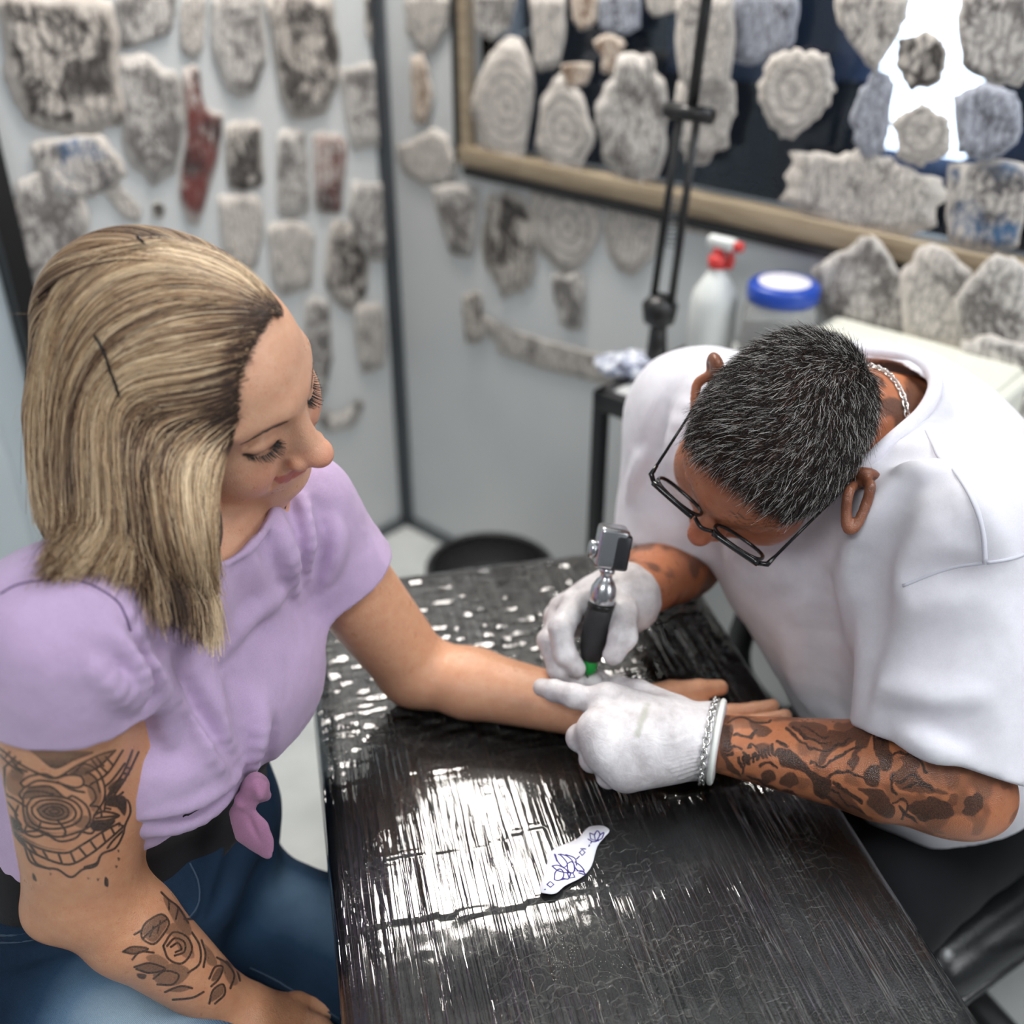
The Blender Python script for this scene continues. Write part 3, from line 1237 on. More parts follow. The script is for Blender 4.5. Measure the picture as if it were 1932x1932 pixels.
# ================================================================== woman
def head_ops(F, M, o, s=1.0, male=False):
    """a head sculpted in its own frame: x right, y forward, z up; origin between the ears"""
    def L(pr):
        return local(pr, M, o)
    e = lambda c, r: L(ell(np.array(c) * s, np.array(r) * s))
    c_ = lambda a, b, ra, rb: L(cone(np.array(a) * s, np.array(b) * s, ra * s, rb * s))
    F.u(e((0, -0.011, 0.026), (0.071, 0.085, 0.073)), 0.02)          # cranium
    F.u(e((0, 0.030, 0.028), (0.063, 0.066, 0.066)), 0.03)           # forehead
    F.u(e((0, 0.030, -0.030), (0.060, 0.060, 0.062)), 0.03)          # mid face
    F.u(e((0, 0.036, -0.068), (0.050, 0.050, 0.042)), 0.03)          # jaw
    F.u(c_((-0.050, 0.005, -0.062), (-0.014, 0.072, -0.098), 0.018, 0.016), 0.03)
    F.u(c_((0.050, 0.005, -0.062), (0.014, 0.072, -0.098), 0.018, 0.016), 0.03)
    F.u(e((0, 0.078, -0.100), (0.019, 0.016, 0.016)), 0.022)         # chin
    for x in (-1, 1):
        F.u(e((x * 0.044, 0.056, -0.030), (0.023, 0.022, 0.020)), 0.028)      # cheek bone
        F.u(e((x * 0.038, 0.064, -0.054), (0.023, 0.021, 0.022)), 0.028)      # cheek
        F.u(c_((x * 0.012, 0.0885, 0.020), (x * 0.047, 0.070, 0.021), 0.0085, 0.0065), 0.02)   # brow ridge
        F.s(e((x * 0.032, 0.101, -0.001), (0.019, 0.016, 0.0115)), 0.016)     # socket
        F.u(e((x * 0.0315, 0.0755, -0.003), (0.0170, 0.0150, 0.0135)), 0.004)  # lids over the eyeball
    # nose
    F.u(c_((0, 0.088, 0.008), (0, 0.1125, -0.036), 0.0075, 0.0100), 0.014)
    F.u(c_((0, 0.086, -0.004), (0, 0.0985, -0.038), 0.0095, 0.0125), 0.010)
    F.u(e((0, 0.1155, -0.0405), (0.0120, 0.0125, 0.0105)), 0.009)
    for x in (-1, 1):
        F.u(e((x * 0.0130, 0.1005, -0.0450), (0.0088, 0.0120, 0.0085)), 0.005)
        F.s(e((x * 0.0060, 0.1080, -0.0530), (0.0036, 0.0060, 0.0050)), 0.003)
    for x in (-1, 1):
        F.u(e((x * 0.0165, 0.0850, -0.0200), (0.0085, 0.0075, 0.0150)), 0.014)      # flank of the nose
    # mouth
    F.u(e((0, 0.082, -0.066), (0.026, 0.013, 0.017)), 0.018)
    F.u(c_((-0.022, 0.0845, -0.0625), (0, 0.0955, -0.0640), 0.0036, 0.0056), 0.005)
    F.u(c_((0.022, 0.0845, -0.0625), (0, 0.0955, -0.0640), 0.0036, 0.0056), 0.005)
    F.u(c_((-0.018, 0.0850, -0.0720), (0, 0.0935, -0.0760), 0.0040, 0.0064), 0.005)
    F.u(c_((0.018, 0.0850, -0.0720), (0, 0.0935, -0.0760), 0.0040, 0.0064), 0.005)
    F.s(L(chain(np.array([(-0.034, 0.0760, -0.0560), (-0.015, 0.0945, -0.0695), (0, 0.1005, -0.0700), (0.015, 0.0945, -0.0695), (0.034, 0.0760, -0.0560)]) * s, [0.0013 * s] * 5)), 0.003)
    for x in (-1, 1):      # smile fold
        F.s(L(chain(np.array([(x * 0.0215, 0.0965, -0.044), (x * 0.0285, 0.0935, -0.055), (x * 0.0345, 0.0860, -0.066)]) * s, [0.0008 * s] * 3)), 0.009)
    # lid slit and crease
    for x in (-1, 1):
        F.s(L(chain(np.array([(x * 0.0205, 0.0900, -0.0105), (x * 0.025, 0.0915, -0.0122), (x * 0.033, 0.0908, -0.0130), (x * 0.042, 0.0860, -0.0108), (x * 0.0485, 0.078, -0.0055)]) * s, [0.0012 * s] * 5)), 0.0022)
        F.s(L(chain(np.array([(x * 0.0205, 0.0890, 0.0065), (x * 0.027, 0.0900, 0.0090), (x * 0.036, 0.0880, 0.0088), (x * 0.046, 0.079, 0.0030)]) * s, [0.0010 * s] * 4)), 0.004)


def arm_ops(F, sh, el, wr, r0, r1, r2, r3, fdir, k=0.02):
    sh, el, wr = map(np.asarray, (sh, el, wr))
    F.u(cone(sh, el, r0, r1), k)
    m = el + (wr - el) * 0.28
    F.u(chain([el, m, wr], [r1 * 0.98, r2, r3], 0.01, 0.86, fdir), 0.015)


WF = _n(cam_vec(0.89, 0.425, -0.12))
WL = cam_vec(0.43, -0.75, 0.50)
WM = frame(x=-WL, y=WF)
WM = frame(y=WF, z=WM[:, 2])
WHS = 1.0
WHC = at(553, 783, 0.86) - WF * 0.093 * WHS

wR = at(118, 1195, 0.80)
wL = at(552, 965, 1.04)
wMid = (wR + wL) / 2
wX = _n(wR - wL)
wUp = np.array([0, 0, 1.0])
wN = _n(np.cross(wUp, wX))            # chest normal (forward)
wT = frame(x=wX, y=wN)
wPel = np.array([-0.43, 0.73, 0.575])
wElR = at(158, 1672, 0.925)
wWrR = at(440, 1905, 1.02)
wElL = at_z(785, 1265, 0.768)
wWrL = at_z(1165, 1352, 0.757)

# ---- skin
wBody = Field()
head_ops(wBody, WM, WHC, WHS)
neck_top = WHC + WM @ np.array([0, -0.012, -0.045])
neck_base = wMid + np.array([0, 0, 0.01]) - wN * 0.035
wBody.u(chain([neck_top, (neck_top + neck_base) / 2, neck_base], [0.050, 0.047, 0.060], 0.02), 0.025)
wTorso = Field()
wTorso.u(cone(wR, wL, 0.048, 0.046), 0.03)
wChest = wMid + np.array([-0.055, 0.015, -0.13])
wTorso.u(ell(wChest, (0.145, 0.098, 0.165), wT), 0.06)
wWaist = np.array([-0.385, 0.755, 0.735])
wTorso.u(ell(wWaist, (0.135, 0.100, 0.15), wT), 0.06)
for sx in (-1, 1):
    wTorso.u(ell(wChest + wT @ np.array([sx * 0.070, 0.062, -0.020]), (0.064, 0.052, 0.062), wT), 0.05)
wBody.ops += wTorso.ops
arm_ops(wBody, wR, wElR, wWrR, 0.058, 0.047, 0.047, 0.028, (0.3, 0.2, 1))
arm_ops(wBody, wL, wElL, wWrL, 0.050, 0.041, 0.043, 0.030, (0, 0.2, 1))
wBody.u(ell(wElR + np.array([-0.026, -0.018, -0.012]), (0.020, 0.020, 0.020)), 0.02)      # elbow point
wHandDirL = _n(at_z(1510, 1400, 0.742) - wWrL)
hand_ops(wBody, wWrL, wHandDirL, (0, -0.25, -1), (0, 1, 0.2), 0.95, (0.14, 0.16, 0.20, 0.24), (0.85, 0.42, -0.16))
wHandDirR = _n(np.array([0.75, -0.25, -0.25]))
hand_ops(wBody, wWrR, wHandDirR, (0.25, 0.1, 1), (0.3, 1, 0), 0.92, (0.35, 0.35, 0.35, 0.4), (0.7, 0.6, 0.0))


def w_local(P):
    return (np.asarray(P, float) - WHC) @ WM / WHS


V, Q = mesh_field(wBody, (-0.56, 0.45, 0.5), (0.36, 1.08, 1.34), 0.0025, 'body')
if 1:
    pxy, dep = project(V[Q].mean(1))
    sel = ((pxy[:, 0] < 300) & (pxy[:, 1] > 1395) & (pxy[:, 1] < 1700)) | ((pxy[:, 0] < 520) & (pxy[:, 1] > 1640))
    sel &= dep < 1.03
    sel &= pxy[:, 0] > -30
    V, Q = refine(V, Q, sel, 4)
    pxy, dep = project(V[Q].mean(1)); sel = np.zeros(len(Q), bool)
    lq = w_local(V[Q].mean(1))
    sel |= (lq[:, 1] > 0.055) & (lq[:, 0] > -0.02) & (lq[:, 2] > -0.085) & (lq[:, 2] < 0.02) & (np.abs(lq[:, 0]) < 0.06)
    V, Q = refine(V, Q, sel, 2)
print('woman body', len(V), len(Q))
wme = np_mesh('body', V, Q)
nrm = np.zeros(len(V) * 3, np.float32)
wme.vertices.foreach_get('normal', nrm)
nrm = nrm.reshape(-1, 3)
V = np.zeros(len(wme.vertices) * 3, np.float32); wme.vertices.foreach_get('co', V); V = V.reshape(-1, 3).astype(float)
lv = w_local(V)
tone = np.tile(np.array(srgb(214, 166, 138)), (len(V), 1))


def blend(mask, rgb):
    global tone
    tone = tone * (1 - mask[:, None]) + np.array(srgb(*rgb)) * mask[:, None]


g3 = lambda c, r: np.exp(-(((lv - np.array(c)) / np.array(r)) ** 2).sum(1))
isarm = sstep(np.linalg.norm(V - WHC, axis=1), 0.17, 0.24)
blend(isarm * 0.6, (203, 150, 116))
armR = sstep(np.array(((V - wR) @ _n(wElR - wR))), 0.05, 0.10) * (V[:, 0] < -0.2) * (np.linalg.norm(V - wL, axis=1) > 0.16)
blend(armR * 0.7, (192, 138, 104))  # shade on the right arm, painted into its skin tone
for sx in (-1, 1):
    blend(0.55 * g3((sx * 0.042, 0.070, -0.045), (0.022, 0.03, 0.02)), (200, 122, 100))
    blend(0.35 * g3((sx * 0.030, 0.088, -0.008), (0.020, 0.02, 0.010)), (186, 136, 112))
blend(0.75 * g3((0, 0.117, -0.042), (0.014, 0.018, 0.014)), (214, 136, 116))
lipm = np.zeros(len(V))
for (xa, za, ra) in ((0, -0.0690, 0.0085), (0.009, -0.0690, 0.0080), (-0.009, -0.0690, 0.0080), (0.018, -0.0665, 0.0070), (-0.018, -0.0665, 0.0070), (0.025, -0.0630, 0.0048), (-0.025, -0.0630, 0.0048), (0.030, -0.0590, 0.0028), (-0.030, -0.0590, 0.0028)):
    lipm = np.maximum(lipm, 1 - sstep(np.hypot(lv[:, 0] - xa, (lv[:, 2] - za)), ra * 0.8, ra * 1.15))
blend(0.9 * lipm * (lv[:, 1] > 0.07) * (np.abs(lv[:, 0]) < 0.035), (178, 98, 94))
for sx in (-1, 1):      # dark line of the closed lid
    slit = seg_dist(lv, [(sx * 0.0205, 0.0895, -0.0108), (sx * 0.025, 0.0905, -0.0125), (sx * 0.033, 0.0900, -0.0134), (sx * 0.042, 0.0855, -0.0112), (sx * 0.0485, 0.078, -0.0058)])
    blend(0.95 * (1 - sstep(slit, 0.0010, 0.0030)), (34, 24, 22))
    brow = catmull([(sx * 0.014, 0.098, 0.0135), (sx * 0.024, 0.0955, 0.0180), (sx * 0.036, 0.088, 0.0195), (sx * 0.046, 0.078, 0.0155)], 5)
    blend(0.50 * (1 - sstep(seg_dist(lv, brow), 0.0012, 0.0048)), (104, 78, 66))
# scalp under the hair
scalp = sstep(lv[:, 2] + 0.9 * (-lv[:, 1]) , -0.012, 0.03) * (lv[:, 2] > -0.06) * (np.linalg.norm(lv, axis=1) < 0.16)

pxy, dep = project(V)
facing = sstep(((CAM - V) * nrm).sum(1) / np.linalg.norm(CAM - V, axis=1), 0.05, 0.25)
ROSE = [
    [(0, 172), (100, 250), (200, 302), (290, 326), (400, 262), (520, 205), (600, 182)],
    [(130, 152), (200, 212), (285, 272), (380, 232), (480, 192)],
    [(0, 205), (60, 262), (120, 300)], [(30, 215), (52, 190)], [(55, 240), (80, 215)], [(80, 262), (105, 240)],
    [(105, 350), (150, 318), (230, 305), (290, 326), (350, 310), (420, 316), (435, 356), (390, 376), (280, 346), (190, 341), (130, 372), (105, 350)],
    [(150, 376), (260, 370), (340, 430), (380, 420), (450, 470), (470, 540), (440, 592)],
    [(20, 272), (60, 240), (92, 272), (140, 292)], [(24, 275), (26, 400), (70, 432), (130, 472)],
    [(385, 300), (440, 252), (512, 292), (545, 372), (540, 442), (492, 520), (480, 562)],
    [(435, 360), (480, 380), (500, 430), (470, 470)], [(450, 290), (500, 330), (520, 400)],
    [(120, 432), (135, 400), (200, 395), (280, 410)],
    [(120, 440), (122, 500), (142, 570), (212, 600), (300, 632), (420, 602), (480, 570)],
    [(40, 560), (110, 602), (200, 600)], [(200, 600), (250, 625), (300, 632)],
    [(140, 470), (170, 430), (240, 420), (320, 425), (390, 450), (425, 500), (410, 550), (350, 580), (260, 590), (180, 570), (145, 520), (140, 470)],
    [(165, 480), (210, 445), (290, 440), (360, 460), (395, 505), (375, 545), (300, 565), (215, 550), (172, 515), (165, 480)],
    [(195, 490), (240, 462), (310, 462), (355, 490), (345, 530), (280, 545), (220, 525), (195, 490)],
    [(225, 497), (265, 476), (315, 482), (330, 508), (295, 525), (245, 515), (225, 497)],
    [(255, 500), (285, 488), (310, 500), (290, 512), (262, 508)],
    [(690, 182), (640, 300), (560, 420), (542, 500)], [(722, 190), (662, 312), (592, 420)], [(640, 182), (560, 300), (470, 360)],
    [(600, 182), (520, 262), (450, 300)], [(520, 262), (560, 300)], [(480, 232), (510, 270)], [(550, 215), (585, 255)], [(505, 222), (540, 262)],
    [(30, 530), (90, 622), (200, 690), (340, 716), (430, 672), (540, 602), (622, 560)],
    [(60, 600), (130, 682), (230, 742), (360, 776), (470, 722), (560, 652), (650, 572)],
    [(130, 690), (160, 762), (230, 792), (300, 802), (370, 842), (430, 802), (500, 782), (530, 722), (600, 690), (640, 622), (652, 570), (680, 500), (662, 440), (622, 470)],
    [(560, 690), (590, 650), (640, 600)], [(150, 700), (190, 770), (260, 800)], [(440, 790), (500, 770), (520, 735)],
    [(490, 520), (540, 500), (620, 520), (560, 545), (490, 550)], [(500, 535), (610, 522)],
    [(570, 420), (600, 380), (640, 350)], [(590, 440), (640, 400)],
    [(0, 470), (30, 500), (60, 560)], [(0, 430), (40, 452), (90, 520)],
]
for t in np.linspace(0, 1, 12):
    ia = catmull([(60, 575), (100, 635), (205, 700), (345, 725), (435, 682), (545, 612), (622, 566)], 20)
    ib = catmull([(66, 605), (132, 676), (230, 736), (360, 768), (466, 716), (556, 646), (640, 576)], 20)
    i_ = int(t * (len(ia) - 1))
    ROSE.append([tuple(ia[i_]), tuple(ib[i_])])
for i_ in range(3, 12):
    a_ = catmull([(690, 182), (640, 300), (560, 420), (542, 500)], 8)[i_ * 2]
    ROSE.append([tuple(a_), (a_[0] + 30, a_[1] + 6)])
ROSE += [
    [(140, 570), (130, 610), (185, 632), (250, 612)], [(245, 618), (310, 655), (390, 640), (425, 605)], [(425, 605), (480, 612), (505, 560)],
    [(95, 470), (80, 520), (110, 570)], [(470, 470), (520, 480), (530, 530)], [(300, 345), (370, 385), (440, 400)], [(130, 372), (100, 410), (120, 440)],
    [(26, 400), (10, 440)], [(545, 372), (590, 330), (650, 250)], [(300, 545), (340, 600), (330, 632)], [(210, 560), (200, 600)],
]
ROSE_F = [
    ([(60, 290), (130, 300), (110, 345), (125, 380), (100, 420), (40, 390), (30, 330)], 0.22), ([(440, 300), (500, 330), (530, 420), (490, 500), (470, 460), (500, 430), (450, 370)], 0.26),
    ([(150, 372), (250, 372), (320, 425), (230, 412), (150, 432), (125, 430)], 0.38), ([(120, 500), (150, 575), (250, 615), (400, 600), (470, 560), (430, 590), (300, 612), (190, 585), (150, 540)], 0.30),
    ([(215, 470), (300, 458), (350, 490), (340, 530), (270, 545), (210, 520)], 0.38), ([(40, 520), (100, 610), (220, 680), (340, 700), (240, 690), (110, 640), (50, 580)], 0.35),
    ([(560, 430), (640, 340), (690, 200), (650, 320), (600, 400)], 0.6), ([(520, 210), (600, 190), (520, 262), (440, 300), (400, 300)], 0.32),
    ([(165, 168), (300, 185), (470, 190), (385, 232), (285, 270), (205, 215)], 0.8),
    ([(360, 300), (420, 262), (480, 282), (450, 312), (400, 312)], 0.5), ([(60, 280), (120, 300), (110, 340), (60, 330)], 0.35),
    ([(540, 430), (600, 415), (655, 432), (650, 520), (612, 480), (570, 470)], 0.85),
    ([(470, 560), (540, 545), (600, 545), (560, 590), (490, 600)], 0.85), ([(40, 512), (100, 560), (125, 615), (70, 580)], 0.8),
    ([(560, 380), (600, 340), (640, 330), (600, 400)], 0.6), ([(180, 380), (260, 385), (330, 440), (250, 425), (190, 420)], 0.28),
    ([(190, 470), (300, 450), (380, 490), (340, 545), (230, 540)], 0.22), ([(130, 470), (160, 520), (200, 570), (150, 560)], 0.3),
    ([(380, 560), (440, 520), (470, 545), (440, 590)], 0.28), ([(455, 380), (500, 390), (510, 440), (480, 450)], 0.25),
    ([(170, 822), (182, 835), (190, 862), (172, 850)], 0.9), ([(548, 842), (562, 855), (562, 890), (545, 880)], 0.9),
    ([(612, 700), (620, 702), (618, 712)], 0.7), ([(612, 740), (624, 744), (618, 756)], 0.7), ([(505, 850), (515, 852), (510, 862)], 0.6), ([(600, 782), (612, 784), (606, 794)], 0.6),
    ([(455, 845), (462, 846), (460, 853)], 0.5), ([(260, 820), (268, 824), (262, 832)], 0.5), ([(616, 560), (628, 562), (620, 580)], 0.6),
]
FORE = [
    [(735, 1130), (760, 1080), (840, 1035), (880, 1080), (850, 1140), (800, 1190), (745, 1165), (735, 1130)], [(745, 1160), (800, 1110), (870, 1060)], [(780, 1150), (800, 1100)], [(820, 1130), (835, 1070)],
    [(700, 1140), (735, 1120)], [(640, 1230), (690, 1205), (770, 1215), (700, 1240), (640, 1230)], [(690, 1270), (730, 1230), (800, 1235)],
    [(850, 1200), (900, 1130), (970, 1150), (1000, 1220), (950, 1290), (880, 1270), (850, 1200)], [(870, 1200), (910, 1160), (960, 1180), (960, 1230), (910, 1250)],
    [(890, 1205), (925, 1185), (945, 1215), (915, 1232)], [(1000, 1130), (1040, 1200), (1040, 1290), (980, 1340)], [(1050, 1170), (1070, 1240), (1060, 1310)],
    [(700, 1310), (780, 1290), (860, 1320), (780, 1340), (710, 1320)], [(800, 1370), (860, 1330), (930, 1350), (900, 1400), (820, 1400)],
    [(860, 1440), (940, 1410), (1000, 1420)], [(900, 1480), (1000, 1470), (1060, 1440)], [(1090, 1370), (1120, 1310), (1160, 1310), (1140, 1370), (1100, 1410)],
    [(1090, 1500), (1110, 1430), (1160, 1400), (1170, 1450), (1120, 1500)], [(1130, 1260), (1180, 1290), (1220, 1350), (1200, 1420)], [(1180, 1280), (1230, 1320), (1250, 1380)],
    [(840, 920), (880, 960), (930, 1000), (980, 1080)], [(880, 960), (880, 1010)], [(930, 1000), (915, 1060)], [(960, 1060), (1000, 1060)],
]
FORE_F = [
    ([(745, 1140), (765, 1085), (840, 1040), (872, 1080), (845, 1130), (800, 1180)], 0.45), ([(650, 1230), (690, 1210), (760, 1217), (700, 1236)], 0.5),
    ([(850, 950), (890, 960), (960, 1030), (1000, 1130), (960, 1140), (900, 1060)], 0.38), ([(860, 1130), (900, 1080), (970, 1110), (1000, 1200), (1010, 1260), (950, 1250), (900, 1150)], 0.30),
    ([(705, 1315), (780, 1295), (850, 1320), (780, 1336)], 0.45), ([(800, 1340), (900, 1290), (990, 1330), (930, 1400), (830, 1400)], 0.38), ([(715, 1345), (760, 1350), (750, 1372), (722, 1365)], 0.75),
    ([(1100, 1380), (1130, 1320), (1160, 1318), (1140, 1370)], 0.5), ([(1098, 1490), (1115, 1435), (1158, 1408), (1160, 1450)], 0.45), ([(1150, 1270), (1210, 1310), (1240, 1390), (1200, 1400), (1160, 1330)], 0.35),
    ([(870, 1430), (940, 1405), (1000, 1415), (940, 1440)], 0.4), ([(1060, 1190), (1110, 1240), (1130, 1300), (1080, 1290)], 0.35), ([(760, 1260), (820, 1245), (880, 1290), (820, 1310)], 0.3),
]
ink = tattoo(pxy, ROSE, ROSE_F, (0, 1350), 2.76, 2.5)
ink = np.maximum(ink, 0.85 * tattoo(pxy, FORE, FORE_F, (0, 1350), 2.76, 2.5))
ink *= facing * armR * (dep < 1.05)
vcol(wme, 'tone', tone)
vcol(wme, 'ink', 1 - (1 - np.clip(ink, 0, 1)) ** 2.6)
SKIN_W = skin_material('skin_fair')
woman = empty('person', (wPel[0], wPel[1], 0.0))
tag(woman, 'woman with blonde hair in a lavender t-shirt seated left with her forearm on the bed', 'person')


def wpart(name, me, mat):
    o = obj(name, me, mat, woman)
    o.matrix_parent_inverse = Matrix.Translation((-wPel[0], -wPel[1], 0.0))
    return o


wpart('body', wme, SKIN_W)

# ---- lavender t-shirt
wShB = Field()                         # torso under the cloth, a little fuller than the body
wShB.u(cone(wR, wL, 0.060, 0.056), 0.03)
wShB.u(ell(wChest, (0.152, 0.104, 0.170), wT), 0.06)
wShB.u(ell(wWaist, (0.140, 0.104, 0.155), wT), 0.07)
for sx in (-1, 1):
    wShB.u(ell(wChest + wT @ np.array([sx * 0.068, 0.062, -0.020]), (0.070, 0.056, 0.066), wT), 0.06)
wShB.u(ell(wChest + wT @ np.array([0.0, 0.066, -0.015]), (0.07, 0.050, 0.060), wT), 0.05)
axR = _n(wElR - wR); axL = _n(wElL - wL)
cutR = at(130, 1402, 0.872) - axR * 0.063; cutL = at(642, 1098, 1.09)
wShB.u(isect(cone(wR, wR + axR * 0.28, 0.064, 0.067), halfspace(cutR, axR), 0.002), 0.035)
wShB.u(isect(cone(wL, wL + axL * 0.26, 0.057, 0.058), halfspace(cutL, axL), 0.002), 0.03)
WSH = wShB.copy()
WF_FOLDS = [
    # right sleeve: creases gathering at the armpit
    ([(195, 1230), (235, 1275), (262, 1320), (268, 1338)], 0.008, -0.0030),
    ([(225, 1180), (262, 1240), (272, 1300), (270, 1335)], 0.008, 0.0060),
    ([(235, 1165), (280, 1225), (290, 1290), (274, 1335)], 0.006, -0.0045),
    ([(255, 1160), (305, 1235), (312, 1300), (282, 1340)], 0.009, 0.0070),
    ([(270, 1170), (320, 1250), (318, 1330), (300, 1350)], 0.007, -0.0045),
    ([(170, 1250), (220, 1300), (262, 1335)], 0.008, 0.0045),
    # front: long diagonal folds towards the knot
    ([(315, 1250), (345, 1310), (385, 1370), (425, 1430), (470, 1478)], 0.010, 0.0075),
    ([(330, 1250), (365, 1310), (410, 1375), (455, 1440), (480, 1475)], 0.007, -0.0050),
    ([(360, 1245), (400, 1310), (440, 1380), (470, 1450)], 0.010, 0.0045),
    ([(440, 1290), (455, 1350), (470, 1410), (478, 1465)], 0.008, -0.0035),
    ([(500, 1330), (492, 1400), (485, 1465)], 0.008, 0.0050),
    ([(520, 1360), (508, 1420), (492, 1470)], 0.006, -0.0040),
    ([(300, 1330), (320, 1400), (345, 1440)], 0.010, -0.0035),
    ([(290, 1260), (310, 1330), (325, 1400)], 0.010, 0.0030),
    # wrapped hem bands
    ([(262, 1540), (330, 1530), (400, 1500), (455, 1470)], 0.007, 0.0045),
    ([(262, 1557), (335, 1548), (405, 1515), (455, 1480)], 0.005, -0.0022),
    ([(262, 1572), (335, 1562), (405, 1528), (450, 1490)], 0.007, 0.0045),
    ([(262, 1590), (335, 1577), (400, 1545), (440, 1505)], 0.005, -0.0020),
    # collar to far shoulder drape
    ([(478, 950), (500, 1010), (525, 1080), (555, 1140)], 0.008, -0.0045),
    ([(500, 930), (530, 1000), (555, 1070), (570, 1130)], 0.009, 0.0055),
    ([(540, 905), (560, 960), (575, 1030), (580, 1110)], 0.007, -0.0045),
    ([(560, 920), (585, 980), (595, 1050), (590, 1110)], 0.008, 0.0055),
    ([(600, 950), (612, 1000), (612, 1060), (598, 1120)], 0.007, -0.0040),
    ([(630, 980), (640, 1020), (632, 1065), (612, 1110)], 0.007, 0.0040),
    ([(455, 1060), (470, 1130), (500, 1200)], 0.010, -0.0030),
    ([(405, 1240), (440, 1200), (500, 1150), (545, 1120)], 0.010, 0.0030),
]
folds(WSH, wShB, [(a_, b_, c_ * (1.7 if i_ < 6 else 1.35)) for i_, (a_, b_, c_) in enumerate(WF_FOLDS)])
# sleeve openings and neck
WSH.s(cone(cutR + axR * 0.03, cutR - axR * 0.045, 0.0608, 0.0580), 0.002)
WSH.s(cone(cutL + axL * 0.03, cutL - axL * 0.008, 0.0515, 0.0470), 0.002)
hits, _ok = wShB.hit([(258, 1612), (432, 1498)])
hA, hB = hits
hemN = _n(wUp - 0.30 * wN)
print('hem', hA, hB)
WSH.i(halfspace(hA, -hemN), 0.003)
ncentre = neck_base + np.array([0, 0, 0.055]) + wN * 0.022
WSH.s(ell(ncentre, (0.098, 0.082, 0.062), wT), 0.004)
WSH.u(Prim(lambda P: np.maximum(np.abs(ell(ncentre, (0.1015, 0.0855, 0.0655), wT).f(np.asarray(P, np.float32))) - 0.0030, np.abs(wShB.eval(P) + 0.0005) - 0.0030), ncentre, 0.11), 0.003)
WSH.disp = lambda P: (0.0006 * vnoise(P, 130.0, 3) + 0.0022 * vnoise(P, 26.0, 5)).astype(np.float32) * 0.6
V, Q = mesh_field(WSH, (-0.58, 0.45, 0.55), (-0.05, 1.1, 1.2), 0.0029)
LAV = jersey_material('lavender_jersey', srgb(196, 170, 206), 0.3)
wpart('t_shirt', np_mesh('t_shirt', V, Q), LAV)
# shoulder seam stitching and ragged sleeve hem threads
sp = catmull([(0, 1120), (30, 1103), (70, 1095), (130, 1094), (180, 1108), (220, 1135), (238, 1165), (250, 1190)], 6)
Ps, ok = wShB.hit(sp)
Ps = Ps - wShB.grad(Ps).astype(float) * WSH.eval(Ps).astype(float)[:, None]
wpart('shoulder_seam', tube_mesh('shoulder_seam', Ps[ok], 0.0009, 6), plain('seam_thread', srgb(104, 84, 120), 0.9))
rag = []
for i in range(260):
    a = i / 260 * 2 * math.pi
    u_ = _n(np.cross(axR, (0, 0.2, 1.0))); v_ = np.cross(axR, u_)
    b0 = cutR + (u_ * math.cos(a) + v_ * math.sin(a)) * 0.0632 - axR * 0.001
    ln = 0.0015 + 0.0035 * random.random() ** 2
    rag.append(np.stack([b0, b0 + axR * ln * 0.5 + RNG.normal(0, 0.0005, 3), b0 + axR * ln + RNG.normal(0, 0.001, 3)]))
rag_m = hair_material('frayed_thread', [(0.0, srgb(190, 160, 198)), (1.0, srgb(205, 178, 212))], 0, 0.8)
strands('frayed_hem', np.array(rag), 0.00035, rag_m, woman, 0.6).matrix_parent_inverse = Matrix.Translation((-wPel[0], -wPel[1], 0.0))

# knot and tails of the tied hem
kn = Field()
kp = wShB.hit([(462, 1478), (470, 1500)])[0]
k0 = kp[0] + wN * 0.012
kn.u(ell(k0, (0.013, 0.011, 0.015), wT), 0.004)
kc = lambda px, py, dd: at(px, py, dd)
dk = float(project(k0[None])[1][0])
kn.u(chain([k0, kc(486, 1488, dk - 0.010), kc(500, 1502, dk - 0.006)], [0.012, 0.011, 0.006], 0.004, 0.55, cam_vec(0, 0, 1)), 0.004)
kn.u(chain([k0, kc(464, 1512, dk - 0.008), kc(460, 1540, dk - 0.004), kc(476, 1568, dk - 0.002)], [0.011, 0.009, 0.012, 0.0155], 0.006, 0.35, cam_vec(0.3, 0, 1)), 0.005)
kn.u(chain([kc(476, 1568, dk - 0.002), kc(490, 1590, dk), kc(500, 1604, dk), kc(508, 1624, dk)], [0.0155, 0.011, 0.007, 0.0025], 0.004, 0.35, cam_vec(0.3, 0, 1)), 0.006)
kn.s(chain([kc(452, 1492, dk - 0.016), kc(472, 1505, dk - 0.020), kc(474, 1530, dk - 0.014)], [0.002, 0.003, 0.002]), 0.004)
kn.s(chain([kc(466, 1540, dk - 0.012), kc(478, 1565, dk - 0.010), kc(492, 1595, dk - 0.008)], [0.001, 0.002, 0.001]), 0.004)
kn.disp = lambda P: (0.0012 * vnoise(P, 90.0, 9)).astype(np.float32)
V, Q = mesh_field(kn, k0 - 0.09, k0 + 0.09, 0.0018)
wpart('tied_knot', np_mesh('tied_knot', V, Q), jersey_material('pink_jersey', srgb(160, 114, 144), 0.2))

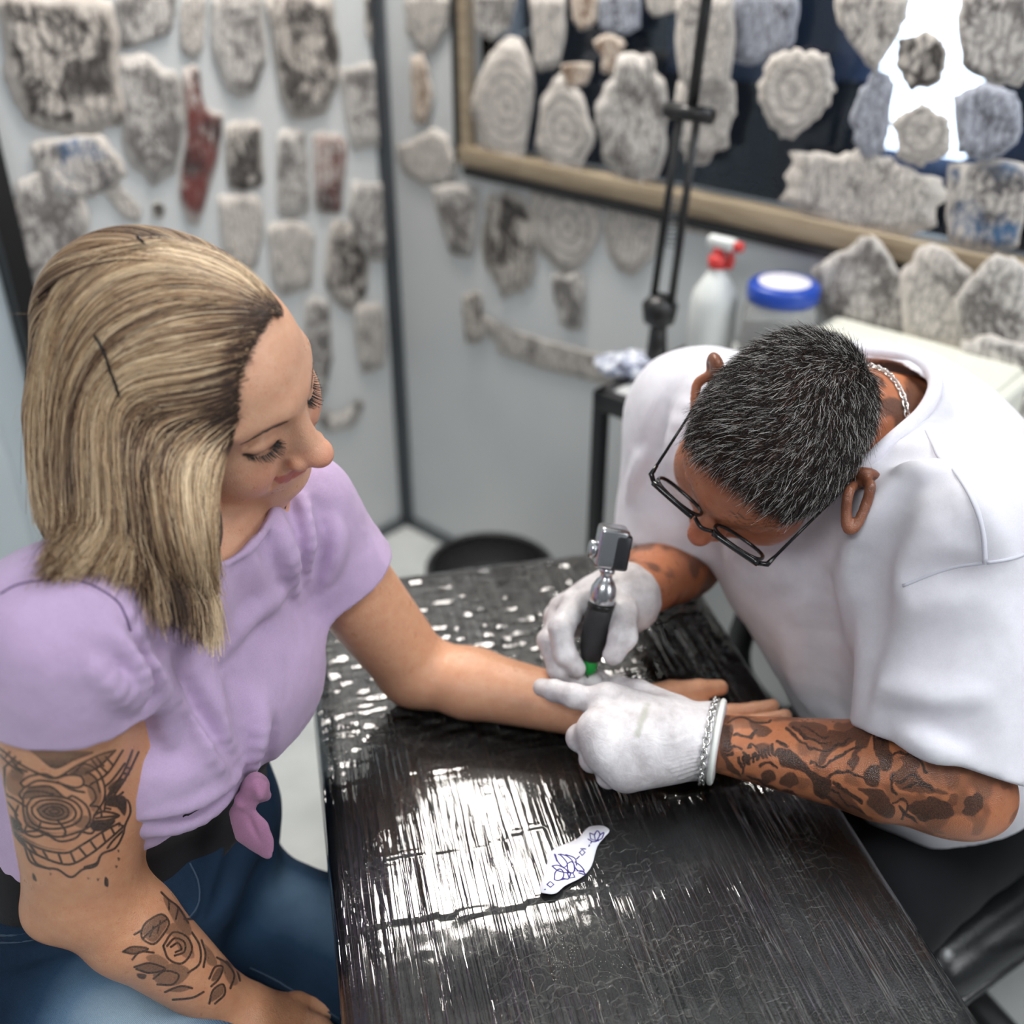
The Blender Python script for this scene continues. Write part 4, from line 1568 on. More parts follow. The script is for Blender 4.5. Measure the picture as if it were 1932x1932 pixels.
# ---- jeans, black undershirt band
wLeg = Field()
wLeg.u(ell(wPel, (0.172, 0.125, 0.115), wT), 0.03)
wLeg.u(ell(wWaist - np.array([0, 0, 0.06]), (0.160, 0.130, 0.15), wT), 0.05)
hipR = wPel + wT @ np.array([0.088, 0.01, -0.020]); hipL = wPel + wT @ np.array([-0.080, 0.015, -0.020])
knR = hipR + wN * 0.40 + np.array([0, -0.02, -0.03]); knL = hipL + wN * 0.40 + np.array([0.03, 0.05, -0.03])
wLeg.u(cone(hipR, knR, 0.090, 0.064), 0.03)
wLeg.u(cone(hipL, knL, 0.088, 0.064), 0.03)
wLeg.u(cone(knR, knR + np.array([-0.03, 0.05, -0.36]), 0.060, 0.048), 0.03)
wLeg.u(cone(knL, knL + np.array([-0.03, 0.05, -0.36]), 0.060, 0.048), 0.03)
band = wLeg.copy()
band.u(Prim(lambda P: wTorso.eval(P) - 0.005, wWaist, 0.3), 0.02)
band.i(halfspace(hA + hemN * 0.03, hemN), 0.002)
jt, _ok = wLeg.hit([(285, 1662), (440, 1545)])
jN = _n(wUp - 0.20 * wN)
band.i(halfspace(jt[0] - jN * 0.03, -jN), 0.002)
V, Q = mesh_field(band, (-0.64, 0.5, 0.4), (-0.1, 1.0, 0.85), 0.004)
wpart('waist_band', np_mesh('waist_band', V, Q), jersey_material('black_jersey', srgb(26, 25, 28), 0.1))
WJ = wLeg.copy()
WJ.ops = [(k_, Prim((lambda f: (lambda P: f(P) - 0.004))(p_.f), p_.c, p_.r + 0.004), s_) for k_, p_, s_ in WJ.ops]
WJB = WJ.copy()
JF = [
    ([(455, 1560), (440, 1620), (420, 1690), (400, 1730)], 0.006, -0.004), ([(0, 1768), (60, 1762), (120, 1738)], 0.006, 0.004),
    ([(355, 1630), (372, 1680), (365, 1730), (345, 1740)], 0.004, 0.003), ([(0, 1860), (80, 1835), (170, 1800)], 0.006, -0.005),
    ([(470, 1830), (540, 1862), (600, 1895), (640, 1925)], 0.004, 0.003), ([(520, 1600), (480, 1680), (470, 1760)], 0.014, -0.005),
    ([(430, 1760), (470, 1800), (560, 1830)], 0.010, -0.004),
]
folds(WJ, WJB, JF)
WJ.i(halfspace(jt[0], jN), 0.003)
WJ.disp = lambda P: (0.0016 * vnoise(P, 40.0, 11)).astype(np.float32)
V, Q = mesh_field(WJ, (-0.66, 0.35, 0.12), (0.12, 1.05, 0.80), 0.0036)


def denim_material(name):
    m = NT(name)
    co = m.coord('Object')
    big = m.noise(co, 7.0, 4.0, 0.6)
    wear = m.attr('wear', 'Fac')
    col = m.ramp(m.math('ADD', m.math('MULTIPLY', big, 0.35), m.math('MULTIPLY', wear, 0.65), True), [(0.12, srgb(24, 38, 56)), (0.38, srgb(42, 64, 88)), (0.68, srgb(98, 124, 148)), (1.0, srgb(168, 188, 202))])
    tw = m.n('TexWave', wave_type='BANDS', bands_direction='DIAGONAL')
    m.set(tw, 'Vector', co)
    tw.inputs['Scale'].default_value = 420.0
    tw.inputs['Distortion'].default_value = 1.5
    sp = m.noise(co, 1300.0, 2.0, 0.7)
    col = m.mix(0.45, col, m.ramp(m.math('ADD', m.math('MULTIPLY', tw.outputs['Fac'], 0.4), m.math('MULTIPLY', sp, 0.7)), [(0.35, 0.12), (0.75, 0.95)]), 'SOFT_LIGHT')
    b = m.bsdf(Base_Color=col, Roughness=0.9)
    b.inputs['Specular IOR Level'].default_value = 0.12
    m.set(b, 'Normal', m.bump(m.math('ADD', sp, tw.outputs['Fac']), 0.35, 0.0008))
    return m.mat


jme = np_mesh('jeans', V, Q)
V = np.zeros(len(jme.vertices) * 3, np.float32); jme.vertices.foreach_get('co', V); V = V.reshape(-1, 3).astype(float)


def along(P, a, b):
    t = np.clip(((P - a) @ (b - a)) / ((b - a) ** 2).sum(), 0, 1)
    return np.linalg.norm(P - a - t[:, None] * (b - a), axis=1), t


dRw, tRw = along(V, hipR + np.array([0.02, -0.01, 0.075]), knR + np.array([0, 0, 0.06]))
wear = 1.1 * np.exp(-(dRw / 0.070) ** 2) * sstep(tRw, 0.02, 0.2)
dLw, tLw = along(V, hipL + np.array([0.02, -0.01, 0.085]), knL + np.array([0, 0, 0.06]))
wear = np.maximum(wear, 0.60 * np.exp(-(dLw / 0.050) ** 2))
vcol(jme, 'wear', wear)
wpart('jeans', jme, denim_material('denim'))
thread = plain('jeans_thread', srgb(58, 76, 96), 0.9)
for st in ([(357, 1628), (371, 1660), (373, 1695), (360, 1725), (345, 1737)], [(0, 1764), (60, 1757), (118, 1735)], [(0, 1778), (62, 1770), (122, 1748)], [(470, 1828), (540, 1860), (600, 1893), (640, 1923)]):
    P_, ok = WJB.hit(catmull(st, 5))
    P_ = P_ - WJB.grad(P_).astype(float) * WJ.eval(P_).astype(float)[:, None]
    wpart('seam', tube_mesh('seam', P_[ok], 0.0011, 5), thread)

# ---- hair: volume, strands, lashes, pins
wHair = Field()
hl = lambda c: WHC + WM @ (np.asarray(c, float) * WHS)
wHair.u(local(ell((0, -0.014, 0.031), (0.078, 0.091, 0.077)), WM, WHC), 0.01)
hd = float(project(WHC[None])[1][0])
fallA = at(232, 790, hd - 0.005); fallB = at(230, 920, hd - 0.01); fallC = at(208, 1020, hd - 0.03)
wHair.u(chain([hl((0.01, -0.055, 0.03)), fallA, fallB, fallC], [0.064, 0.067, 0.060, 0.048], 0.03), 0.04)
wHair.u(chain([hl((0.055, 0.005, 0.0)), at(310, 900, hd - 0.045), at(318, 1010, hd - 0.045), at(335, 1120, hd - 0.03)], [0.030, 0.036, 0.032, 0.022], 0.02), 0.03)
wHair.u(chain([hl((0.062, 0.030, -0.002)), at(362, 880, hd - 0.055), at(372, 1000, hd - 0.050), at(385, 1120, hd - 0.03)], [0.012, 0.016, 0.016, 0.010], 0.015), 0.02)
wHair.s(local(ell((0, 0.105, -0.045), (0.070, 0.070, 0.085)), WM, WHC), 0.02)      # clear the face
wHair.i(halfspace(at(230, 1075, hd - 0.05), cam_vec(-0.33, 0.93, -0.1)), 0.02)

wHS = Field()                      # hair volume and the skull it grows from
wHS.u(Prim(lambda P: wHair.eval(P), WHC, 1.0), 0.0)
wHS.u(local(ell((0, -0.011, 0.026), (0.0725, 0.0865, 0.0745)), WM, WHC), 0.0)
wHS.u(local(ell((0, 0.030, 0.028), (0.0650, 0.0680, 0.0680)), WM, WHC), 0.025)
wHS.u(local(ell((0, 0.030, -0.030), (0.0620, 0.0620, 0.0640)), WM, WHC), 0.025)


def par(fn, P, n=8):
    P = np.asarray(P, np.float32)
    with ThreadPoolExecutor(4) as ex:
        return np.concatenate(list(ex.map(fn, np.array_split(P, n))))


HG = [   # guides from the far side over the crown to the near temple, picture points
    [(523, 584), (500, 545), (466, 508), (425, 482), (373, 466), (310, 458), (261, 456), (205, 464), (165, 480)],
    [(520, 582), (470, 520), (373, 474), (261, 460), (168, 482), (106, 540), (75, 620), (60, 720), (60, 830), (70, 923), (80, 980)],
    [(512, 582), (450, 528), (360, 492), (265, 482), (185, 508), (125, 570), (92, 650), (76, 745), (74, 850), (82, 950), (95, 1010)],
    [(505, 582), (440, 545), (355, 520), (270, 518), (195, 552), (142, 615), (112, 695), (98, 780), (96, 880), (100, 975), (112, 1040)],
    [(499, 586), (410, 572), (298, 590), (200, 640), (145, 715), (123, 793), (120, 886), (122, 979), (112, 1045), (90, 1075)],
    [(496, 599), (373, 596), (261, 627), (182, 694), (150, 774), (145, 886), (155, 979), (135, 1050), (82, 1084)],
    [(480, 625), (373, 643), (280, 662), (209, 688), (168, 737), (157, 830), (167, 923), (162, 1000), (112, 1078)],
    [(465, 655), (354, 680), (261, 692), (212, 716), (186, 774), (188, 867), (200, 960), (186, 1035), (142, 1082)],
    [(450, 692), (354, 716), (280, 725), (229, 742), (202, 775), (206, 850), (222, 942), (216, 1020), (200, 1085)],
    [(440, 722), (360, 745), (290, 750), (238, 757), (220, 800), (226, 870), (236, 960), (240, 1050), (242, 1110)],
    [(437, 745), (365, 766), (290, 772), (250, 782), (243, 830), (248, 942), (262, 1053), (283, 1128), (300, 1185)],
    [(437, 766), (375, 795), (318, 815), (294, 850), (296, 942), (316, 1035), (345, 1128), (375, 1200)],
    [(436, 786), (388, 812), (348, 842), (332, 880), (332, 960), (348, 1040), (372, 1128), (398, 1212)],
    [(433, 802), (396, 824), (364, 850), (353, 885), (360, 940), (374, 1010), (388, 1095), (402, 1222)],
    [(430, 816), (414, 840), (398, 866), (388, 900), (383, 945), (384, 1000), (390, 1060), (396, 1120)],
    [(433, 822), (425, 848), (416, 885), (410, 930), (406, 985), (402, 1040), (400, 1100)],
]
MSEG = 22


def resample(p, n):
    p = np.asarray(p, float)
    d = np.concatenate([[0], np.cumsum(np.linalg.norm(np.diff(p, axis=0), axis=1))])
    t = np.linspace(0, d[-1], n)
    return np.stack([np.interp(t, d, p[:, i]) for i in range(p.shape[1])], 1)


GP = []
for g in HG:
    pp = resample(catmull(g, 6), MSEG)
    P3, ok = wHS.hit(pp, off=0.0)
    S3, oks = wShB.hit(pp)
    ds_ = project(S3)[1]
    # strands that leave the volume keep the depth of their last point on it
    dd = project(P3)[1]
    last = dd[0] if ok[0] else hd - 0.05
    out = []
    for i in range(MSEG):
        if ok[i]:
            last = dd[i]
        dnow = last
        if oks[i] and ds_[i] - 0.010 < dnow:
            dnow = ds_[i] - 0.010
        out.append(at(pp[i][0], pp[i][1], dnow))
    out = np.array(out)
    for _ in range(2):
        out[1:-1] = 0.25 * out[:-2] + 0.5 * out[1:-1] + 0.25 * out[2:]
    GP.append(out)
GP = np.array(GP)
NS = 22000
w_lay = np.array([0.5, 1, 1, 1, 1, 1, 1, 1, 1, 1, 1.2, 1.4, 1.2, 0.9, 0.7])
pick = RNG.choice(len(HG) - 1, NS, p=w_lay / w_lay.sum())
clump = RNG.random(NS)
ncl = 42
# strands gather in locks
fr = (np.floor(RNG.random(NS) * 6) + 0.5) / 6 + RNG.normal(0, 0.085, NS)
fr = np.clip(fr, -0.05, 1.05)
tw = np.linspace(0, 1, MSEG)
even = RNG.random(NS)
frt = even[:, None] * (1 - tw[None]) + fr[:, None] * tw[None]
SP = GP[pick] * (1 - frt[..., None]) + GP[pick + 1] * frt[..., None]
jit = RNG.normal(0, 1, (NS, 1, 3)) * 0.0022 + np.cumsum(RNG.normal(0, 0.00035, (NS, MSEG, 3)), 1)
SP = SP + jit
depth = np.abs(RNG.normal(0, 0.0035, NS)) - 0.002
flat = SP.reshape(-1, 3)
near_all = None
for _ in range(2):
    d = par(wHS.eval, flat).astype(float).reshape(NS, MSEG)
    gdir = par(wHS.grad, flat).astype(float).reshape(NS, MSEG, 3)
    free = sstep(np.abs(d), 0.012, 0.03)
    SP = SP - gdir * ((d + depth[:, None]) * (1 - free))[..., None]
    flat = SP.reshape(-1, 3)
# lie on the shirt, never inside it
low_ = flat.reshape(NS, MSEG, 3)[:, MSEG // 2:].reshape(-1, 3)
for _ in range(2):
    ds = par(wShB.eval, low_).astype(float)
    ii = np.nonzero(ds < 0.006)[0]
    gs = wShB.grad(low_[ii]).astype(float)
    low_[ii] += gs * (0.006 + 0.004 * RNG.random(len(ii)) - ds[ii])[:, None]
SP[:, MSEG // 2:] = low_.reshape(NS, -1, 3)
for _ in range(2):
    SP[:, 1:-1] = 0.25 * SP[:, :-2] + 0.5 * SP[:, 1:-1] + 0.25 * SP[:, 2:]
# loose ends, varied lengths
side_ = RNG.normal(0, 1, (NS, 1, 3)) * (0.0045 * tw ** 4)[None, :, None]
SP = SP + side_
cut = 1 - 0.20 * RNG.random(NS) ** 1.6
SP2 = np.empty_like(SP)
st0 = 0.05 * RNG.random(NS) ** 2
for j in range(MSEG):
    tpos = (st0 + tw[j] * (cut - st0)) * (MSEG - 1)
    i0 = np.minimum(tpos.astype(int), MSEG - 2)
    f_ = (tpos - i0)[:, None]
    SP2[:, j] = SP[np.arange(NS), i0] * (1 - f_) + SP[np.arange(NS), i0 + 1] * f_
SP = SP2
ext = (0.35 * RNG.random(NS) ** 1.5)[:, None]
SP[:, 0] = SP[:, 0] - (SP[:, 1] - SP[:, 0]) * ext
# shade along the strand: dark roots, blonde lengths, brown lowlights
lock = pick + fr
low = 0.5 + 0.5 * np.sin(lock * 11.3 + np.sin(lock * 5.1) * 2.0)
base = 0.20 + 0.72 * low ** 1.2 + RNG.normal(0, 0.15, NS)
under = (pick >= 9) & (pick <= 11)
base = np.where(under, base - 0.16, base)
base = np.where(pick >= 12, base + 0.10, base)
rootlen = np.where(pick >= 4, 0.13, 0.06) * (0.25 + 1.5 * RNG.random(NS) ** 1.5)
shade = base[:, None] * sstep(tw[None], rootlen[:, None] * 0.25, rootlen[:, None] * 1.5) + 0.05
light_root = RNG.random(NS) < 0.22
shade = np.where(light_root[:, None], np.maximum(shade, 0.75 * base[:, None]), shade + 0.05)
shade = np.clip(shade, 0.02, 0.98)
HAIR_W = hair_material('blonde_hair', [(0.0, srgb(38, 28, 25)), (0.28, srgb(84, 64, 52)), (0.52, srgb(146, 114, 88)), (0.76, srgb(206, 174, 134)), (1.0, srgb(240, 218, 184))])
wInv = Matrix.Translation((-wPel[0], -wPel[1], 0.0))
strands('hair', SP, 0.00013 + 0.00017 * RNG.random(NS), HAIR_W, woman, 0.5, {'shade': shade}).matrix_parent_inverse = wInv
# fine short hairs along the hairline
bb_ = []
for i in range(900):
    g = RNG.integers(1, len(HG) - 1)
    f = random.random()
    r0 = GP[g][0] * (1 - f) + GP[g + 1][0] * f
    t_ = _n((GP[g][2] - GP[g][0]) * (1 - f) + (GP[g + 1][2] - GP[g + 1][0]) * f)
    r0 = r0 - t_ * (0.006 * random.random() ** 1.5 - 0.002) + RNG.normal(0, 0.0012, 3)
    dr = _n(t_ + RNG.normal(0, 0.22, 3))
    bb_.append(np.array([r0 + dr * (0.004 + 0.011 * random.random()) * s for s in np.linspace(0, 1, 5)]))
bb_ = np.array(bb_)
fb = bb_.reshape(-1, 3)
for _ in range(2):
    fb = fb - wHS.grad(fb).astype(float) * (wHS.eval(fb).astype(float) - 0.0012)[:, None]
strands('hairline_wisps', fb.reshape(bb_.shape), 0.00011, HAIR_W, woman, 0.3, {'shade': np.full((len(bb_), 5), 0.32)}).matrix_parent_inverse = wInv
# flyaways
fly = []
for i in range(170):
    g = RNG.integers(0, len(HG) - 1)
    k = RNG.integers(2, MSEG - 6)
    p = GP[g][k] * 0.5 + GP[g + 1][k] * 0.5 + RNG.normal(0, 0.006, 3)
    n_ = wHair.grad(p[None])[0].astype(float)
    t_ = _n(GP[g][k + 3] - GP[g][k])
    L_ = 0.02 + 0.04 * random.random()
    fly.append(np.array([p + t_ * L_ * s + n_ * (0.010 * s * random.uniform(0.3, 1.2)) + RNG.normal(0, 0.001, 3) for s in np.linspace(0, 1, 8)]))
strands('loose_hairs', np.array(fly), 0.00013, HAIR_W, woman, 0.4, {'shade': np.full((len(fly), 8), 0.7)}).matrix_parent_inverse = wInv

V, Q = mesh_field(wHair, WHC - np.array([0.2, 0.2, 0.28]), WHC + np.array([0.2, 0.2, 0.2]), 0.004)
g_ = wHair.grad(V).astype(float)
V = V - g_ * 0.003
hm = NT('hair_base')
co = hm.coord('Object')
hm.bsdf(Base_Color=hm.ramp(hm.noise(co, 40.0), [(0.3, srgb(44, 33, 28)), (0.7, srgb(92, 72, 58))]), Roughness=0.7)
wpart('hair_under_layer', np_mesh('hair_under_layer', V, Q), hm.mat)

# strands that clothe the rest of the volume, back and far side
sel = RNG.choice(len(V), 5200, replace=False)
p = V[sel] + g_[sel] * 0.0032
tr = [p]
for k in range(11):
    g1 = wHair.grad(p).astype(float); d1 = wHair.eval(p).astype(float)
    lz = (p - WHC) @ WM
    want = (-WF * 0.9)[None] * sstep(lz[:, 2], -0.02, 0.06)[:, None] + np.array([0, 0, -1.0])[None]
    want = want - g1 * (want * g1).sum(1)[:, None]
    want /= np.linalg.norm(want, axis=1)[:, None] + 1e-9
    p = p + want * 0.009 - g1 * (d1 - 0.0005)[:, None] * 0.7
    tr.append(p)
tr = np.stack(tr, 1)
okb = (np.abs(np.diff(tr, axis=1)).max((1, 2)) < 0.02) & ((project(tr[:, 0])[0][:, 0] < 95) | (project(tr[:, 0])[1] > hd + 0.01) | (project(tr[:, 0])[0][:, 1] < 500))
tr = tr[okb]
sh2 = np.clip(0.46 + 0.22 * np.sin(tr[:, 0, 0] * 420 + tr[:, 0, 2] * 150) + RNG.normal(0, 0.12, len(tr)), 0.05, 0.95)
strands('back_hair', tr, 0.0004, HAIR_W, woman, 0.6, {'shade': np.repeat(sh2[:, None], tr.shape[1], 1)}).matrix_parent_inverse = wInv
# lashes and brows
lash = []
for sx in (1, -1):
    cur = catmull([(sx * 0.0215, 0.0900, -0.0110), (sx * 0.026, 0.0910, -0.0126), (sx * 0.033, 0.0905, -0.0136), (sx * 0.042, 0.0858, -0.0114), (sx * 0.0480, 0.0785, -0.0062)], 10)
    for i in range(46):
        t = (i + 0.5 * random.random()) / 46
        b = cur[int(t * (len(cur) - 1))] + RNG.normal(0, 0.0003, 3)
        out = _n(np.array([sx * (t - 0.35) * 0.9, 1.0 - 0.25 * t, -0.55 + RNG.normal(0, 0.08)]))
        ln = 0.0100 * (0.75 + 0.4 * math.sin(math.pi * min(1, t + 0.15))) * random.uniform(0.8, 1.1)
        lash.append(np.array([hl(b + out * ln * s + np.array([0, 0, 0.0035]) * s * s) for s in np.linspace(0, 1, 6)]))
LASH = plain('lash_hair', srgb(24, 19, 18), 0.5)
strands('eyelashes', np.array(lash), 0.00040, LASH, woman, 0.25).matrix_parent_inverse = wInv
bw0, bdr, bln = [], [], []
for sx in (1, -1):
    cur = catmull([(sx * 0.013, 0.0970, 0.0125), (sx * 0.024, 0.0955, 0.0180), (sx * 0.036, 0.088, 0.0195), (sx * 0.047, 0.077, 0.0150)], 12)
    for i in range(170):
        t = random.random()
        i0 = int(t * (len(cur) - 1))
        bw0.append(hl(cur[i0] + np.array([0, 0, RNG.normal(0, 0.0014 * (1 - 0.5 * t))])))
        bdr.append(WM @ _n(cur[min(len(cur) - 1, i0 + 4)] - cur[i0] + np.array([0, 0, 0.0025 * (1 - t)]) + 1e-6))
        bln.append(random.uniform(0.004, 0.007))
bw0, bdr, bln = np.array(bw0), np.array(bdr), np.array(bln)
gg = wBody.grad(bw0).astype(float)
bw0 = bw0 - gg * wBody.eval(bw0).astype(float)[:, None]
bdr = bdr - gg * (bdr * gg).sum(1)[:, None]
bdr /= np.linalg.norm(bdr, axis=1)[:, None]
brows = np.stack([bw0 + bdr * (bln * s_)[:, None] + gg * 0.0006 * math.sin(s_ * 3) for s_ in np.linspace(0, 1, 4)], 1)
strands('eyebrows', brows, 0.00016, plain('brow_hair', srgb(74, 56, 48), 0.6), woman, 0.4).matrix_parent_inverse = wInv

PIN = plain('black_pin_metal', (0.008, 0.008, 0.009), 0.3, 0.6)


def hair_pin(px, label):
    P3, ok = wHair.hit(catmull(px, 6))
    g = wHair.grad(P3).astype(float)
    P3 = P3 + g * (0.0030 + 0.0006 * np.sin(np.arange(len(P3)) * 1.9))[:, None]
    c = P3.mean(0)
    o = obj('hair_pin', tube_mesh('hair_pin', P3 - c, 0.0010, 8), PIN)
    o.location = c
    tag(o, label, 'hair pin')


hair_pin([(182, 632), (200, 664), (208, 690), (219, 720), (227, 746)], 'black wavy hair pin holding back the blonde hair at the side')
tp = at(272, 462, hd - 0.02)
o = obj('hair_pin', tube_mesh('hair_pin', [(0, 0, 0), (-0.003, 0, 0.004), (-0.006, 0.001, 0.007)], [0.0011, 0.0011, 0.0014], 8), PIN)
ph, ok = wHair.hit([(276, 464)])
o.location = ph[0]
tag(o, 'tip of a black hair pin sticking up from the top of the blonde hair', 'hair pin')


# ================================================================== man
MF = _n(cam_vec(-0.635, 0.77, -0.04))
ML = cam_vec(0.75, 0.63, -0.20)
MM = frame(x=-ML, y=MF)
MM = frame(y=MF, z=MM[:, 2])
MHS = 0.995
MHC = at(1466, 822, 1.018)

mL = at(1800, 1015, 1.0)
mR = at(1310, 790, 1.285)
mMid = (mL + mR) / 2
mX = _n(mR - mL)
mN = _n(np.cross(np.array([0, 0, 1.0]), mX))
mT = frame(x=mX, y=mN)
mElL = at(1786, 1472, 0.995)
mWrL = at_z(1372, 1405, 0.785)
mElR = at_z(1285, 1055, 0.80)
mWrR = at(1180, 1128, 1.155)
mPel = np.array([0.54, 0.97, 0.54])
mloc = lambda c: MHC + MM @ (np.asarray(c, float) * MHS)

mBody = Field()
head_ops(mBody, MM, MHC, MHS, True)
nt = mloc((0, -0.035, -0.04))
nb = at(1696, 812, 1.13)
mBody.u(chain([nt, nb], [0.060, 0.059], 0.02), 0.03)
mBody.u(cone(mR, mL, 0.048, 0.048), 0.03)
mBody.u(ell(mMid + np.array([0.09, 0.02, -0.10]), (0.16, 0.12, 0.16), mT), 0.05)
mBody.u(cone(mMid + np.array([0.09, 0.02, -0.1]), mPel + np.array([0, 0, 0.12]), 0.125, 0.105), 0.05)
arm_ops(mBody, mL, mElL, mWrL, 0.060, 0.052, 0.054, 0.034, (0, 0.5, 0.8))
arm_ops(mBody, mR, mElR, mWrR, 0.058, 0.050, 0.048, 0.034, (0, 0.5, 0.8))
mBody.u(ell(mElL + _n(mElL - mWrL) * 0.022 + np.array([0.004, -0.01, -0.010]), (0.030, 0.030, 0.030)), 0.025)
# ears; stretched lobe on his left
for sx in (-1, 1):
    e0 = local(ell(np.array((sx * 0.0865, -0.016, 0.000)) * MHS, np.array((0.0085, 0.0165, 0.028)) * MHS, np.array(Matrix.Rotation(sx * 0.95, 3, 'Z'))), MM, MHC)
    mBody.u(e0, 0.006)
    mBody.s(local(ell(np.array((sx * 0.0945, -0.006, 0.004)) * MHS, np.array((0.005, 0.009, 0.016)) * MHS), MM, MHC), 0.004)
    lb_ = mloc((sx * 0.088, -0.006, -0.016)) + (cam_vec(-0.010, 0, -0.050) if sx < 0 else 0)
    l0 = lb_ + cam_vec(-0.0095, 0.002, 0); l1 = lb_ + cam_vec(0.0095, -0.004, 0)
    dn = np.array([0, 0, -1.0]) + cam_vec(-0.2, 0.2, -0.5)
    lob = [l0, l0 * 0.95 + l1 * 0.05 + dn * 0.018, l0 * 0.7 + l1 * 0.3 + dn * 0.034, l0 * 0.3 + l1 * 0.7 + dn * 0.034, l1 + dn * 0.016, l1]
    er_ = mloc((sx * 0.088, -0.012, -0.008))
    lob = [er_] + lob + [er_]
    cl_ = catmull(lob, 4)
    mBody.u(chain(cl_, [0.0044] * len(cl_), 0.002), 0.004)
V, Q = mesh_field(mBody, (-0.05, 0.5, 0.4), (0.95, 1.45, 1.26), 0.0029)
cen, dep = project(V[Q].mean(1))
sel = (cen[:, 0] > 1330) & (cen[:, 1] > 1310) & (cen[:, 1] < 1600) & (dep < 1.16)
V, Q = refine(V, Q, sel, 3)
mme = np_mesh('body', V, Q)
V = np.zeros(len(mme.vertices) * 3, np.float32); mme.vertices.foreach_get('co', V); V = V.reshape(-1, 3).astype(float)
nrm = np.zeros(len(V) * 3, np.float32); mme.vertices.foreach_get('normal', nrm); nrm = nrm.reshape(-1, 3)
lv = ((V - MHC) @ MM) / MHS
tone = np.tile(np.array(srgb(188, 122, 86)), (len(V), 1))
hp = np.linalg.norm(lv, axis=1)
near_head = 1 - sstep(hp, 0.14, 0.18)
blend(0.6 * near_head, (158, 100, 74))
blend(0.8 * g3((0, 0.116, -0.042), (0.016, 0.02, 0.016)), (176, 92, 70))
scalp = near_head * sstep(lv[:, 2] - 0.72 * lv[:, 1], -0.020, 0.02) * sstep(lv[:, 2], -0.035, 0.0)
blend(0.55 * scalp, (60, 48, 44))
pxy, dep = project(V)
facing = sstep(((CAM - V) * nrm).sum(1) / np.linalg.norm(CAM - V, axis=1), 0.05, 0.25)
O8, S8 = (1200, 1250), 2.64
MAN_F = [   # traced dark shapes of the forearm tattoo
    ([(420, 330), (450, 300), (490, 330), (480, 400), (450, 470), (500, 520), (530, 560), (470, 540), (425, 480)], 0.72),
    ([(560, 300), (620, 310), (680, 340), (640, 370), (590, 350)], 0.6), ([(585, 400), (640, 400), (690, 440), (640, 480), (590, 450)], 0.55),
    ([(705, 430), (780, 440), (830, 500), (880, 540), (960, 580), (970, 640), (930, 680), (880, 640), (850, 570), (790, 540), (720, 500)], 0.82),
    ([(770, 310), (850, 290), (960, 330), (900, 400), (820, 370)], 0.55), ([(950, 350), (1050, 330), (1150, 300), (1130, 360), (1030, 420), (960, 460), (920, 500), (900, 480)], 0.6),
    ([(1090, 330), (1180, 330), (1150, 400), (1110, 460), (1080, 540), (1060, 500), (1090, 430)], 0.62),
    ([(1190, 380), (1240, 370), (1280, 440), (1270, 520), (1220, 530), (1200, 470)], 0.7), ([(1140, 530), (1200, 500), (1210, 560), (1180, 610), (1150, 580)], 0.7),
    ([(1270, 560), (1330, 500), (1400, 540), (1480, 620), (1560, 640), (1450, 660), (1360, 640), (1300, 620)], 0.5),
    ([(1120, 640), (1200, 620), (1260, 680), (1300, 740), (1260, 790), (1200, 740), (1150, 690)], 0.7),
    ([(1360, 710), (1440, 680), (1560, 690), (1590, 740), (1540, 790), (1440, 790), (1380, 760)], 0.72), ([(1640, 680), (1700, 660), (1730, 700), (1690, 760), (1630, 770)], 0.72),
    ([(620, 560), (680, 540), (700, 580), (660, 620), (690, 660), (640, 640)], 0.7), ([(730, 570), (790, 560), (800, 610), (760, 630)], 0.65), ([(660, 620), (760, 640), (840, 690), (800, 700), (720, 670)], 0.7),
    ([(930, 640), (1000, 620), (1060, 660), (1130, 730), (1180, 780), (1100, 770), (1000, 730)], 0.5), ([(880, 700), (960, 740), (1060, 775), (1000, 785), (900, 745)], 0.5),
    ([(1560, 650), (1610, 640), (1610, 700), (1575, 730)], 0.45), ([(500, 250), (560, 240), (600, 270), (540, 290)], 0.4), ([(430, 250), (470, 262), (440, 300)], 0.5),
    ([(1300, 480), (1360, 470), (1420, 520), (1380, 540)], 0.5), ([(1000, 300), (1080, 290), (1060, 325), (1010, 330)], 0.4),
]
MAN_S = [
    [(460, 290), (520, 270), (600, 300), (660, 290)], [(500, 360), (560, 370), (600, 340)], [(530, 450), (560, 490), (540, 540)], [(545, 500), (600, 470), (650, 440)],
    [(760, 330), (820, 400), (900, 440), (980, 430), (1060, 380)], [(790, 330), (860, 390), (950, 400)], [(830, 320), (900, 360), (960, 370)], [(700, 400), (760, 420)],
    [(860, 500), (930, 510), (1000, 470), (1060, 440), (1120, 430)], [(960, 570), (1040, 540), (1100, 560), (1160, 570)], [(980, 600), (1050, 650), (1130, 700)], [(950, 620), (1040, 690), (1140, 750)],
    [(940, 660), (1030, 730), (1110, 770)], [(1280, 560), (1260, 620), (1300, 650)], [(1300, 590), (1380, 570), (1460, 610)], [(1330, 620), (1410, 600), (1480, 640)], [(1290, 700), (1330, 680), (1360, 720), (1330, 780)],
    [(1320, 720), (1350, 760), (1400, 800)], [(1270, 460), (1320, 450), (1390, 480), (1450, 530)], [(620, 520), (660, 500), (700, 520)], [(560, 560), (620, 600), (680, 650)], [(1200, 300), (1230, 340), (1240, 400)],
    [(1130, 300), (1180, 340), (1190, 420)], [(480, 440), (500, 420), (520, 430)], [(560, 430), (570, 410), (590, 420)],
]
for i in range(9):
    MAN_S.append([(430 + i * 3, 330 + i * 17), (462 + i * 3, 325 + i * 17)])
    MAN_S.append([(520 + i * 20, 480 - i * 8), (535 + i * 20, 520 - i * 8)])
ink = tattoo(pxy, MAN_S, MAN_F, O8, S8, 3.4, 15.0)
